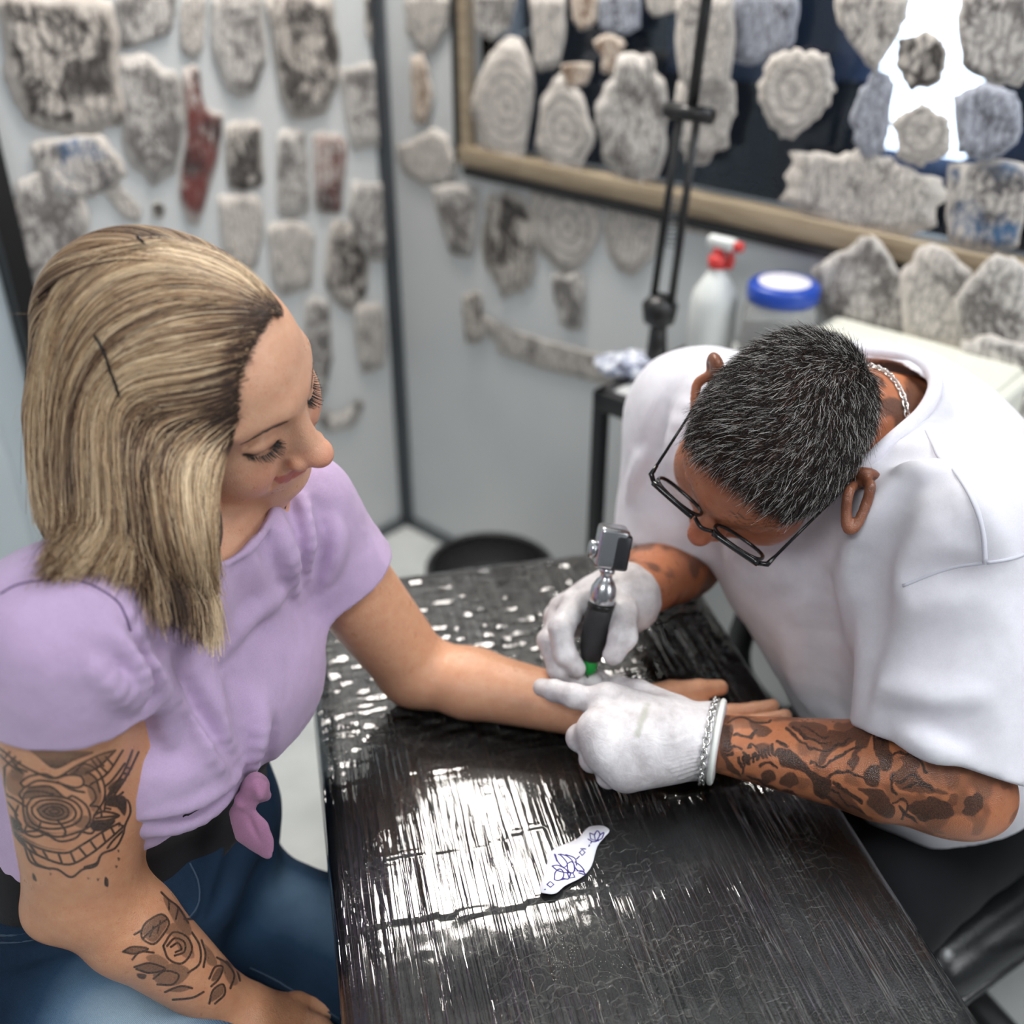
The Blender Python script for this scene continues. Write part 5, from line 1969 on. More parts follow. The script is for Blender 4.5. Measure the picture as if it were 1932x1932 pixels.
armm = (pxy[:, 0] > 1345) & (pxy[:, 1] > 1300) & (dep < 1.17)
ink = ink * armm * facing
blur_ = (0.30 * sstep(vnoise(V, 55.0, 21) + 0.6 * vnoise(V, 120.0, 22), 0.0, 0.5))
ink = np.maximum(ink, blur_ * armm * facing)
armR_ = (np.linalg.norm(V - mElR, axis=1) < 0.2) & (dep > 1.05) & (V[:, 2] < 0.95) & (pxy[:, 0] < 1330)
ink = np.maximum(ink, 0.45 * sstep(vnoise(V, 38.0, 31) + 0.5 * vnoise(V, 90.0, 32), 0.05, 0.45) * armR_)
neckm = (1 - sstep(np.abs(hp - 0.15), 0.03, 0.05)) * (lv[:, 1] < 0.0)
ink = np.maximum(ink, 0.55 * sstep(vnoise(V, 60.0, 41), 0.05, 0.35) * neckm * (hp > 0.10) * (hp < 0.22))
# fine lines tattooed on the forehead and temple
fh = near_head * (lv[:, 1] > 0.045) * sstep(lv[:, 2], 0.012, 0.03) * (1 - scalp)
wob = lv[:, 2] + 0.006 * np.sin(lv[:, 0] * 160) + 0.004 * vnoise(lv, 60.0, 51)
ink = np.maximum(ink, 0.5 * fh * sstep(np.sin(wob * 900), 0.62, 0.9) * sstep(vnoise(lv, 30.0, 52), -0.3, 0.1))
vcol(mme, 'tone', tone)
vcol(mme, 'ink', 1 - (1 - np.clip(ink, 0, 1)) ** 1.9)
man = empty('person', (mPel[0], mPel[1], 0.0))
tag(man, 'grey-haired man with glasses and white gloves bent over the bed tattooing a wrist', 'person')
mInv = Matrix.Translation((-mPel[0], -mPel[1], 0.0))


def mpart(name, me, mat):
    o = obj(name, me, mat, man)
    o.matrix_parent_inverse = mInv
    return o


mpart('body', mme, skin_material('skin_tan'))

# ---- white t-shirt
mShB = Field()
mShB.u(cone(mR, mL, 0.072, 0.074), 0.03)
mShB.u(ell(mMid + np.array([0.09, 0.03, -0.05]), (0.20, 0.150, 0.165), mT), 0.06)
mShB.u(ell(mMid + np.array([0.055, 0.06, 0.0]), (0.17, 0.105, 0.100), mT), 0.05)
mShB.u(cone(mMid + np.array([0.085, 0.02, -0.1]), mPel + np.array([-0.015, -0.01, 0.12]), 0.165, 0.155), 0.07)
axML = _n(mElL - mL); axMR = _n(mElR - mR)
cutML = mL + axML * 0.205; cutMR = mR + axMR * 0.150
nML = _n(axML + cam_vec(-0.28, 0.0, 0.0)); nMR = _n(axMR)
mShB.u(isect(cone(mL, mL + axML * 0.32, 0.084, 0.092), halfspace(cutML, nML), 0.002), 0.045)
mShB.u(isect(cone(mR, mR + axMR * 0.26, 0.082, 0.088), halfspace(cutMR, nMR), 0.002), 0.04)
MSH = mShB.copy()
MFOLD = [
    ([(1620, 900), (1560, 960), (1520, 1040), (1490, 1120)], 0.010, -0.006), ([(1700, 900), (1640, 980), (1600, 1080), (1585, 1180)], 0.014, 0.007),
    ([(1720, 930), (1670, 1010), (1640, 1100), (1625, 1190)], 0.010, -0.007), ([(1660, 860), (1720, 870), (1790, 850)], 0.010, -0.006), ([(1690, 880), (1740, 890), (1800, 880)], 0.010, 0.006),
    ([(1640, 1060), (1650, 1130), (1640, 1220), (1630, 1310)], 0.012, -0.008), ([(1600, 1120), (1600, 1220), (1600, 1330)], 0.014, 0.006), ([(1560, 1100), (1565, 1200), (1575, 1330)], 0.012, -0.005),
    ([(1480, 1200), (1500, 1270), (1530, 1340)], 0.014, 0.004), ([(1700, 1110), (1780, 1080), (1850, 1072)], 0.008, -0.005),
    ([(1680, 1250), (1760, 1230), (1860, 1200)], 0.014, -0.005), ([(1670, 1310), (1760, 1330), (1850, 1310)], 0.012, 0.006), ([(1680, 1350), (1740, 1380), (1800, 1390), (1850, 1375)], 0.012, -0.004),
    ([(1690, 1375), (1750, 1415), (1810, 1425)], 0.010, 0.006), ([(1290, 720), (1255, 800), (1230, 880), (1225, 950)], 0.010, -0.006), ([(1320, 700), (1280, 800), (1265, 900), (1275, 980)], 0.012, 0.006),
    ([(1215, 850), (1195, 900), (1180, 950)], 0.009, 0.005), ([(1240, 900), (1260, 950), (1285, 990)], 0.008, -0.005), ([(1330, 1000), (1340, 1060), (1360, 1130)], 0.012, -0.005),
    ([(1720, 720), (1790, 760), (1860, 830)], 0.016, -0.004), ([(1800, 900), (1860, 960), (1900, 1040)], 0.014, 0.005),
]
folds(MSH, mShB, [(a_, b_, c_ * 1.5) for a_, b_, c_ in MFOLD])
MSH.s(cone(cutML + axML * 0.05, cutML - axML * 0.02, 0.076, 0.066), 0.002)
MSH.s(cone(cutMR + axMR * 0.05, cutMR - axMR * 0.05, 0.077, 0.070), 0.002)
MSH.i(halfspace(mPel + np.array([-0.1, -0.1, 0.005]), np.array([1.0, 0.25, -1.0])), 0.004)
mnc = nt * 0.45 + nb * 0.55
mnA = _n(nt - nb)
MSH.s(chain([nb * 0.80 + nt * 0.20, nt + mnA * 0.1], [0.070, 0.092]), 0.004)
mcut = chain([nb * 0.80 + nt * 0.20, nt + mnA * 0.1], [0.077, 0.098])
MSH.disp = lambda P: (0.0024 * vnoise(P, 20.0, 61) + 0.0006 * vnoise(P, 70.0, 62)).astype(np.float32)
V, Q = mesh_field(MSH, (0.0, 0.45, 0.45), (1.0, 1.5, 1.32), 0.0037, 'm', False)
V = relax(V, Q, 3, 0.5)
mpart('t_shirt', np_mesh('t_shirt', V, Q), jersey_material('white_jersey', srgb(226, 224, 232), 0.15))
seamm = plain('white_seam', srgb(206, 206, 216), 0.9)
# ribbed collar along the neck opening
mcF = Field(); mcF.u(mcut, 0.0)
cx_ = _n(np.cross(mnA, (0, 0, 1.0))); cy_ = np.cross(mnA, cx_)
rc_ = np.array([nb * 0.80 + nt * 0.20 + (cx_ * math.cos(a) + cy_ * math.sin(a)) * 0.08 for a in np.linspace(0, 2 * math.pi, 97)[:-1]])
for _ in range(14):
    rc_ = rc_ - mShB.grad(rc_).astype(float) * mShB.eval(rc_).astype(float)[:, None]
    rc_ = rc_ - mcF.grad(rc_).astype(float) * (mcF.eval(rc_).astype(float) - 0.001)[:, None]
for _ in range(6):
    rc_ = 0.25 * np.roll(rc_, 1, 0) + 0.5 * rc_ + 0.25 * np.roll(rc_, -1, 0)
mpart('collar', tube_mesh('collar', rc_, 0.0075, 12, True), jersey_material('white_rib', srgb(222, 220, 230), 0.15))
for st, r in (([(1752, 812), (1762, 832), (1778, 856), (1820, 920), (1850, 990), (1862, 1062)], 0.0042), ([(1862, 1062), (1800, 1072), (1745, 1088), (1700, 1106)], 0.0016), ([(1862, 1062), (1900, 1055), (1932, 1045)], 0.0016),
              ([(1660, 1395), (1710, 1432), (1770, 1470), (1830, 1488), (1885, 1482)], 0.0010), ([(1655, 1402), (1705, 1440), (1768, 1479), (1830, 1497), (1883, 1491)], 0.0010)):
    P_, ok = mShB.hit(catmull(st, 6))
    P_ = P_[ok]
    for _ in range(2):
        P_ = P_ - mShB.grad(P_).astype(float) * (MSH.eval(P_).astype(float) - (-0.0012 if r > 0.003 else 0.0))[:, None]
    if len(P_) > 3:
        for _ in range(3):
            P_[1:-1] = 0.25 * P_[:-2] + 0.5 * P_[1:-1] + 0.25 * P_[2:]
        mpart('shirt_seam', tube_mesh('shirt_seam', P_, r, 8, flat=0.5 if r > 0.003 else 1.0), seamm)

# ---- black trousers
mLeg = Field()
mFwd = _n(np.array([-0.85, -0.53, 0]))
mSide = np.array([-mFwd[1], mFwd[0], 0])
mHip = mPel + np.array([0.0, 0.05, -0.02])
mLeg.u(ell(mHip, (0.16, 0.14, 0.11), mT), 0.03)
for sx in (-1, 1):
    h0 = mHip + mSide * 0.080 * sx
    k0_ = h0 + mFwd * 0.38 + mSide * 0.05 * sx + np.array([0, 0, -0.03])
    mLeg.u(cone(h0, k0_, 0.085, 0.066), 0.03)
    mLeg.u(cone(k0_, k0_ + np.array([0.05, 0.03, -0.38]), 0.065, 0.055), 0.03)
mLeg.u(cone(mHip, mPel + np.array([0.01, 0.01, 0.14]), 0.14, 0.130), 0.04)
mLeg.i(halfspace(mPel + np.array([0, 0, 0.15]), (0, 0, 1)), 0.004)
mLeg.disp = lambda P: (0.003 * vnoise(P, 25.0, 71)).astype(np.float32)
V, Q = mesh_field(mLeg, mPel - np.array([0.75, 0.75, 0.48]), mPel + np.array([0.3, 0.35, 0.2]), 0.007)
mpart('trousers', np_mesh('trousers', V, Q), jersey_material('black_twill', srgb(22, 23, 26), 0.05))

# ---- cropped grey hair
NH = 52000
u1 = RNG.random(NH) * 2 * math.pi; c1 = RNG.random(NH) * 1.5 - 0.5
s1 = np.sqrt(np.maximum(0, 1 - c1 ** 2))
dirs = np.stack([s1 * np.cos(u1), s1 * np.sin(u1), c1], 1)
p = dirs * np.array([0.074, 0.092, 0.078]) + np.array([0, -0.016, 0.030])
p = p * MHS @ MM.T + MHC
mHead = Field(); mHead.ops = [o_ for o_ in mBody.ops if np.linalg.norm(o_[1].c - MHC) < 0.16 and o_[1].r > 0.045]
for _ in range(3):
    d = par(mHead.eval, p).astype(float)
    g = par(mHead.grad, p).astype(float)
    p = p - g * d[:, None]
l_ = ((p - MHC) @ MM) / MHS
edge = l_[:, 2] - 0.62 * l_[:, 1] + 0.004 * np.sin(l_[:, 0] * 130)
front = (l_[:, 1] < 0.078 - 6.0 * l_[:, 0] ** 2 * 0.4)
side_ok = l_[:, 2] > np.where(l_[:, 1] > 0.02, 0.0 + 0.45 * (l_[:, 1] - 0.02), -0.035)
keep = side_ok & front & (l_[:, 2] > -0.05) & ((l_[:, 2] > 0.055) | (l_[:, 1] < 0.066)) & (np.abs(l_[:, 0]) < 0.080)
p, g, l_ = p[keep], g[keep], l_[keep]
nh = len(p)
comb = np.stack([0.35 * np.sin(l_[:, 1] * 50) + 0.5 * l_[:, 0] / 0.07, 0.9 - 0.25 * (l_[:, 2] < 0.04), -0.25 * np.ones(nh)], 1)
comb[:, 0] += 0.3
comb = comb @ MM.T
comb = comb - g * (comb * g).sum(1)[:, None]
comb /= np.linalg.norm(comb, axis=1)[:, None] + 1e-9
comb += RNG.normal(0, 0.28, comb.shape)
ln = (0.0115 * (0.75 + 0.5 * RNG.random(nh))) * np.where(l_[:, 2] < 0.03, 0.6, 1.0)
tt_ = np.linspace(0, 1, 5)
HP = p[:, None] + g[:, None] * (ln[:, None] * (0.60 * tt_ - 0.30 * tt_ ** 2))[..., None] + comb[:, None] * (ln[:, None] * (0.32 * tt_ + 0.62 * tt_ ** 2))[..., None]
grey = RNG.random(nh) < np.where(l_[:, 2] < 0.035, 0.46, 0.17)
shd = np.where(grey, 0.80 + 0.15 * RNG.random(nh), 0.03 + 0.18 * RNG.random(nh))
HAIR_M = hair_material('salt_pepper_hair', [(0.0, srgb(20, 17, 17)), (0.35, srgb(58, 48, 44)), (0.7, srgb(150, 144, 140)), (1.0, srgb(234, 232, 228))], 0, 0.55, 0.2)
strands('short_hair', HP, np.where(grey, 0.00015, 0.00016), HAIR_M, man, 0.45, {'shade': np.repeat(shd[:, None], 5, 1)}).matrix_parent_inverse = mInv

# ---- gloved hands and the tattoo machine
GLOVE = NT('white_latex')
co = GLOVE.coord('Object')
gcol = GLOVE.mix(GLOVE.ramp(GLOVE.noise(co, 38.0, 5.0, 0.62), [(0.32, 0.0), (0.68, 1.0)]), srgb(188, 182, 184), srgb(232, 228, 230))
gcol = GLOVE.mix(GLOVE.attr('stain', 'Fac'), gcol, srgb(148, 152, 130))
gb = GLOVE.bsdf(Base_Color=gcol, Roughness=0.48)
gb.inputs['Subsurface Weight'].default_value = 0.1
gb.inputs['Subsurface Radius'].default_value = (1, 0.7, 0.6)
gb.inputs['Subsurface Scale'].default_value = 0.004
GLOVE.set(gb, 'Normal', GLOVE.bump(GLOVE.math('ADD', GLOVE.math('MULTIPLY', GLOVE.noise(co, 300.0, 3.0), 0.5), GLOVE.math('MULTIPLY', GLOVE.noise(co, 60.0, 4.0, 0.6, 1.5), 2.0)), 0.30, 0.0014))
GLOVE = GLOVE.mat

gL = Field()
zt = lambda px, py, z: at_z(px, py, z)
wristL = zt(1352, 1398, 0.792)
mcp = [zt(1145, 1328, 0.822), zt(1128, 1380, 0.822), zt(1148, 1424, 0.808), zt(1182, 1455, 0.790)]
gL.u(chain([zt(1420, 1412, 0.787), wristL, zt(1300, 1392, 0.800)], [0.036, 0.0345, 0.033], 0.01, 0.8, (0, 0.3, 1)), 0.01)
for m_, r_ in zip(mcp, (0.0165, 0.0165, 0.0158, 0.0150)):
    gL.u(cone(zt(1300, 1392, 0.802) * 0.6 + m_ * 0.4, m_, 0.0225, r_), 0.020)
    gL.u(cone(wristL, m_, 0.026, r_ * 0.95), 0.022)
gL.u(chain([mcp[0], zt(1082, 1313, 0.826), zt(1046, 1303, 0.820), zt(1022, 1297, 0.812)], [0.0140, 0.0120, 0.0110, 0.0092], 0.004), 0.006)
gL.u(chain([mcp[1], zt(1094, 1392, 0.806), zt(1100, 1398, 0.778), zt(1125, 1390, 0.757)], [0.0148, 0.0132, 0.0122, 0.0100], 0.004), 0.005)
gL.u(chain([mcp[2], zt(1118, 1432, 0.790), zt(1124, 1436, 0.764), zt(1150, 1424, 0.748)], [0.0142, 0.0128, 0.0116, 0.0096], 0.004), 0.005)
gL.u(chain([mcp[3], zt(1148, 1464, 0.768), zt(1156, 1466, 0.748), zt(1180, 1450, 0.738)], [0.0132, 0.0118, 0.0106, 0.0090], 0.004), 0.005)
gL.u(chain([zt(1270, 1345, 0.806), zt(1205, 1308, 0.806), zt(1165, 1297, 0.800), zt(1146, 1298, 0.795)], [0.019, 0.0140, 0.0120, 0.0098], 0.004), 0.012)
for m_, r_ in zip(mcp, (0.0105, 0.0105, 0.0100, 0.0090)):       # knuckles
    gL.u(sphere(m_ + np.array([0.002, 0, 0.0085]), r_), 0.008)
for i_ in range(11):                                            # drawn-up latex at the wrist
    y0_ = 1385 + i_ * 7.2
    a_, b_ = (1292 - 34 * math.sin(0.5 + i_ * 0.23), y0_ + 14), (1336, y0_ - 4)
    P_, ok = gL.hit([a_, ((a_[0] + b_[0]) / 2, (a_[1] + b_[1]) / 2 - 2), b_])
    gL.u(chain(P_, [0.0003, 0.0009, 0.0007]), 0.0022)
gL.i(halfspace(zt(1360, 1398, 0.79), _n(zt(1420, 1412, 0.79) - zt(1345, 1396, 0.79))), 0.002)
V, Q = mesh_field(gL, (-0.02, 0.72, 0.70), (0.28, 0.96, 0.90), 0.0018)
gme = np_mesh('left_glove', V, Q)
px_ = project(V)[0]
st_ = 0.55 * (1 - sstep(line2d(px_, np.array([(1222, 1332), (1212, 1362), (1204, 1382)])) + 5 * vnoise(V, 160.0, 5), 3, 11)) * (V[:, 2] > 0.80)
vcol(gme, 'stain', st_)
mpart('left_glove', gme, GLOVE)
# rolled cuff
pts = []
cA = _n(zt(1420, 1412, 0.79) - zt(1345, 1396, 0.79)); cc = zt(1353, 1398, 0.788)
cu_ = _n(np.cross(cA, (0, 0.3, 1.0))); cv_ = np.cross(cu_, cA)
for i in range(40):
    a = 2 * math.pi * i / 40
    pts.append(cc + cu_ * math.cos(a) * 0.0350 + cv_ * math.sin(a) * 0.0290)
pts = np.array(pts)
gfree = Field(); gfree.ops = [o_ for o_ in gL.ops if o_[0] != 2]


def wrap_ring(P_, off):
    for _ in range(4):
        g_ = gfree.grad(P_).astype(float)
        g_ = g_ - cA * (g_ @ cA)[:, None]
        P_ = P_ - g_ * (gfree.eval(P_).astype(float) - off)[:, None]
    return P_


pts = wrap_ring(pts, 0.0010)
mpart('glove_cuff', tube_mesh('glove_cuff', pts, 0.0030, 10, True), plain('rolled_latex', srgb(236, 240, 234), 0.45))

# machine
tipP = at(1106, 1291, 1.118)
topP = at(1163, 985, 1.075)
mz = _n(topP - tipP)
Lm = float(np.linalg.norm(topP - tipP))
mMx = frame(z=mz, x=np.cross(mz, (0, 1, 0.3)))
machine = empty('tattoo_machine', tipP.tolist())
tag(machine, 'pen-style tattoo machine with black grip and silver motor held in the gloved hand', 'tattoo machine')
mrot = Matrix([list(r) for r in mMx]).to_4x4()


def chp(name, prof, mat, n=28):
    o = obj(name, lathe_mesh(name, prof, n), mat, machine)
    o.matrix_local = mrot
    return o


STEEL = plain('brushed_steel', (0.55, 0.56, 0.58), 0.25, 1.0)
DARKM = plain('dark_metal', (0.10, 0.10, 0.11), 0.3, 0.9)
u = Lm / 0.175
chp('needle', [(0.0003, -0.001), (0.0008, 0.004), (0.0011, 0.012), (0.0011, 0.014)], plain('black_needle', (0.01, 0.01, 0.01), 0.3))
chp('cartridge', [(0.0022, 0.010), (0.0052, 0.013), (0.0076, 0.016), (0.0076, 0.028), (0.0060, 0.031)], plain('green_cartridge', srgb(24, 150, 62), 0.35))
grip = chp('grip', [(0.0060, 0.026), (0.0100, 0.029), (0.0138, 0.040), (0.0150, 0.055), (0.0150, 0.074), (0.0138, 0.084), (0.0128, 0.087)], plain('black_rubber_grip', (0.022, 0.021, 0.023), 0.6, bumpscale=300.0, bumpstr=0.3))
chp('ring', [(0.0134, 0.0865), (0.0142, 0.0875), (0.0142, 0.0905), (0.0134, 0.0915)], plain('black_ring', (0.012, 0.012, 0.012), 0.3))
chp('adjuster', [(0.0120, 0.0910), (0.0138, 0.0935), (0.0138, 0.102), (0.0128, 0.109), (0.0095, 0.116), (0.0062, 0.1195), (0.0062, 0.1235), (0.0078, 0.1250), (0.0078, 0.1290), (0.0060, 0.1305)], STEEL)
body_ = obj('motor_housing', None or box_mesh('motor_housing', (0.031, 0.026, 0.044), 0.005, 3, (0.001, 0.0, 0.1525)), STEEL, machine)
body_.matrix_local = mrot
cap = obj('battery_cap', box_mesh('battery_cap', (0.018, 0.0268, 0.038), 0.003, 2, (-0.0085, 0, 0.150)), DARKM, machine)
cap.matrix_local = mrot
knob = obj('dial', lathe_mesh('dial', [(0.0095, 0.0), (0.0095, 0.006), (0.008, 0.0075)], 20), STEEL, machine)
knob.matrix_local = mrot @ Matrix.Translation((0.0155, 0, 0.148)) @ Matrix.Rotation(math.pi / 2, 4, 'Y')

gR = Field()
wr = mWrR
D = lambda px, py, d: at(px, py, d)
gR.u(chain([wr + _n(mElR - mWrR) * 0.035, wr, D(1150, 1135, 1.150)], [0.034, 0.033, 0.030], 0.01), 0.01)
k_ = [D(1088, 1140, 1.128), D(1066, 1150, 1.145), D(1054, 1165, 1.165), D(1058, 1182, 1.180)]
for m_, r_ in zip(k_, (0.0150, 0.0155, 0.0150, 0.0140)):
    gR.u(cone(wr, m_, 0.026, r_), 0.022)
gR.u(chain([k_[0], D(1058, 1186, 1.098), D(1066, 1234, 1.096), D(1088, 1262, 1.104)], [0.0142, 0.0128, 0.0118, 0.0098], 0.004), 0.006)
gR.u(chain([k_[1], D(1038, 1210, 1.118), D(1054, 1262, 1.112), D(1088, 1287, 1.118)], [0.0142, 0.0132, 0.0120, 0.0098], 0.004), 0.005)
gR.u(chain([k_[2], D(1048, 1232, 1.142), D(1084, 1280, 1.128), D(1122, 1285, 1.124)], [0.0138, 0.0126, 0.0115, 0.0094], 0.004), 0.005)
gR.u(chain([k_[3], D(1062, 1245, 1.160), D(1100, 1276, 1.145), D(1136, 1282, 1.138)], [0.0130, 0.0116, 0.0105, 0.0088], 0.004), 0.005)
gR.u(chain([D(1158, 1130, 1.140), D(1172, 1158, 1.108), D(1176, 1200, 1.086), D(1158, 1234, 1.088)], [0.020, 0.0162, 0.0145, 0.0115], 0.005), 0.014)
gR.i(halfspace(wr + _n(mElR - mWrR) * 0.006, _n(mElR - mWrR)), 0.003)
gR.disp = lambda P: (0.0008 * vnoise(P, 110.0, 81)).astype(np.float32)
gL.disp = gR.disp
V, Q = mesh_field(gR, (-0.02, 0.78, 0.74), (0.26, 1.12, 0.98), 0.0018)
gme = np_mesh('right_glove', V, Q)
vcol(gme, 'stain', np.zeros(len(V)))
mpart('right_glove', gme, GLOVE)

# ================================================================== stencil drawings on the walls
def paper_material(name, paper, ink, thr, scale, tint=None, rings=False):
    m = NT(name)
    co = m.coord('Object')
    oi = m.n('ObjectInfo')
    vm = m.n('VectorMath', operation='ADD')
    m.set(vm, 0, co)
    cmb = m.n('CombineXYZ')
    for i, f in enumerate((37.0, 91.0, 53.0)):
        m.set(cmb, i, m.math('MULTIPLY', oi.outputs['Random'], f))
    m.set(vm, 1, cmb.outputs[0])
    v = vm.outputs[0]
    blobs = m.noise(v, scale * 0.45, 4.0, 0.62, 0.8)
    ln = m.n('TexVoronoi', feature='DISTANCE_TO_EDGE')
    m.set(ln, 'Vector', m.mix(0.06, v, m.noise(v, scale * 0.5, 3.0, 0.6, 0, 1)))
    ln.inputs['Scale'].default_value = scale
    lines = m.ramp(ln.outputs['Distance'], [(0.0, 1.0), (0.10, 0.0)])
    swirl = m.wave(v, scale * 0.6, 9.0, 3.0, 1.6, 'X', 'RINGS' if rings else 'BANDS')
    sw = m.ramp(swirl, [(0.62, 0.0), (0.80, 0.8)])
    dens = m.math('MAXIMUM', m.math('MULTIPLY', lines, 0.75), m.math('MULTIPLY', sw, 0.7))
    if rings:
        ln_ = m.n('VectorMath', operation='LENGTH'); m.set(ln_, 0, co)
        rg = m.math('SINE', m.math('MULTIPLY', ln_.outputs['Value'], 260.0))
        dens = m.math('MAXIMUM', m.math('MULTIPLY', dens, 0.7), m.math('MULTIPLY', m.ramp(rg, [(0.4, 0.0), (0.9, 0.6)]), 1.0))
    dens = m.math('ADD', dens, m.ramp(blobs, [(thr, 0.0), (thr + 0.14, 0.85)]), True)
    rim = m.math('ADD', m.attr('rim', 'Fac'), m.math('MULTIPLY', m.math('SUBTRACT', m.noise(v, scale * 0.5, 2.0), 0.5), 0.5))
    dens = m.math('MULTIPLY', dens, m.ramp(rim, [(0.84, 1.0), (1.02, 0.1)]))
    base = m.mix(m.ramp(m.noise(v, 6.0), [(0.3, 0.0), (0.7, 1.0)]), paper, tuple(c * 0.86 for c in paper))
    inkc = ink if tint is None else m.mix(m.ramp(m.noise(v, scale * 0.3, 2.0), [(0.45, 0.0), (0.58, 1.0)]), ink, tint)
    m.bsdf(Base_Color=m.mix(dens, base, inkc), Roughness=0.85)
    return m.mat


PW = srgb(212, 205, 198)
PAPER = plain('tracing_paper', srgb(218, 210, 202), 0.85)
PAPER_B = plain('bluish_tracing_paper', srgb(188, 192, 204), 0.8)
INKS = {
    'fine': paper_material('fine_line_drawing', PW, srgb(112, 108, 105), 0.55, 40.0),
    'grey': paper_material('grey_shaded_drawing', srgb(208, 203, 198), srgb(104, 100, 98), 0.46, 34.0),
    'dark': paper_material('dark_shaded_drawing', srgb(204, 196, 188), srgb(64, 60, 58), 0.42, 26.0),
    'rings': paper_material('mandala_drawing', PW, srgb(84, 80, 78), 0.62, 50.0, None, True),
    'red': paper_material('red_brown_drawing', srgb(200, 190, 184), srgb(56, 42, 42), 0.40, 28.0, srgb(110, 58, 54)),
    'blue': paper_material('drawing_with_blue', PW, srgb(86, 84, 86), 0.48, 34.0, srgb(70, 104, 140)),
    'brown': paper_material('brown_figure_drawing', srgb(214, 200, 186), srgb(120, 96, 78), 0.46, 34.0),
    'bluegrey': paper_material('drawing_seen_on_window', srgb(176, 180, 192), srgb(92, 92, 100), 0.52, 40.0),  # bluish grey paper and ink for some sheets on the window
}


def paper(px, wall, ink, label, lift=0.004, inset=0.985, back=None):
    d, n = (dL, nL) if wall == 'L' else (dR, nR)
    cx = np.mean([p[0] for p in px]); cy = np.mean([p[1] for p in px])
    cs, cz = on_wall(cx, cy, d, n, lift)
    pts = [on_wall(x, y, d, n, lift) for x, y in px]
    pl = np.array([(s - cs, z - cz) for s, z in pts])
    lin_ = np.concatenate([np.linspace(pl[i], pl[(i + 1) % len(pl)], 7)[:-1] for i in range(len(pl))])
    sm = 0.45 * catmull(pl, 6, True) + 0.55 * lin_
    rs_ = np.random.default_rng(int(abs(cx) * 7 + abs(cy)))
    kk = np.arange(len(sm)) / len(sm) * 2 * math.pi
    wob_ = sum(rs_.normal(0, 0.022) * np.sin(f * kk + rs_.random() * 6) for f in (5, 7, 9, 13, 17))
    sm = sm * (1 + wob_)[:, None]
    sg = 1.0 if np.cross(d, n)[2] > 0 else -1.0

    def sheet(name, P2, t0, t1):
        # fan from the centre with a soft curl away from the wall
        m = len(P2)
        rmax = np.linalg.norm(P2, axis=1).max()
        curl = lambda p: 0.003 * (max(0.0, -p[1]) / rmax) ** 2 + 0.001 * (abs(p[0]) / rmax) ** 2
        vs, fs = [], []
        for t in (t0, t1):
            vs.append((0, t, 0))
            for f in (0.7, 1.0):
                for p in P2:
                    q = p * f
                    vs.append((q[0], t + curl(q), q[1]))
        half = 1 + 2 * m
        for k, off in enumerate((0, half)):
            for i in range(m):
                j = (i + 1) % m
                a = (off, off + 1 + i, off + 1 + j)
                b = (off + 1 + i, off + 1 + m + i, off + 1 + m + j, off + 1 + j)
                fs.append(a if k else a[::-1]); fs.append(b if k else b[::-1])
        for i in range(m):
            j = (i + 1) % m
            fs.append((1 + m + i, 1 + m + j, half + 1 + m + j, half + 1 + m + i))
        me_ = pymesh(name, vs, fs)
        ra_ = me_.attributes.new('rim', 'FLOAT', 'POINT')
        ra_.data.foreach_set('value', ([0.0] + [0.7] * m + [1.0] * m) * 2)
        return me_
    c = C0 + d * cs + n * lift + np.array([0, 0, cz])
    o = obj('stencil_drawing', sheet('stencil_drawing', sm, 0.0, 0.0006), back or (PAPER_B if ink == 'bluegrey' else PAPER))
    o.matrix_world = Matrix(((d[0], n[0], 0, c[0]), (d[1], n[1], 0, c[1]), (0, 0, 1, c[2]), (0, 0, 0, 1)))
    tag(o, label, 'drawing', 'stencil drawings on the ' + ('left wall' if wall == 'L' else 'window wall'))
    ch = obj('inked_area', sheet('inked_area', sm * inset, 0.0009, 0.0012), INKS[ink], o)
    return o


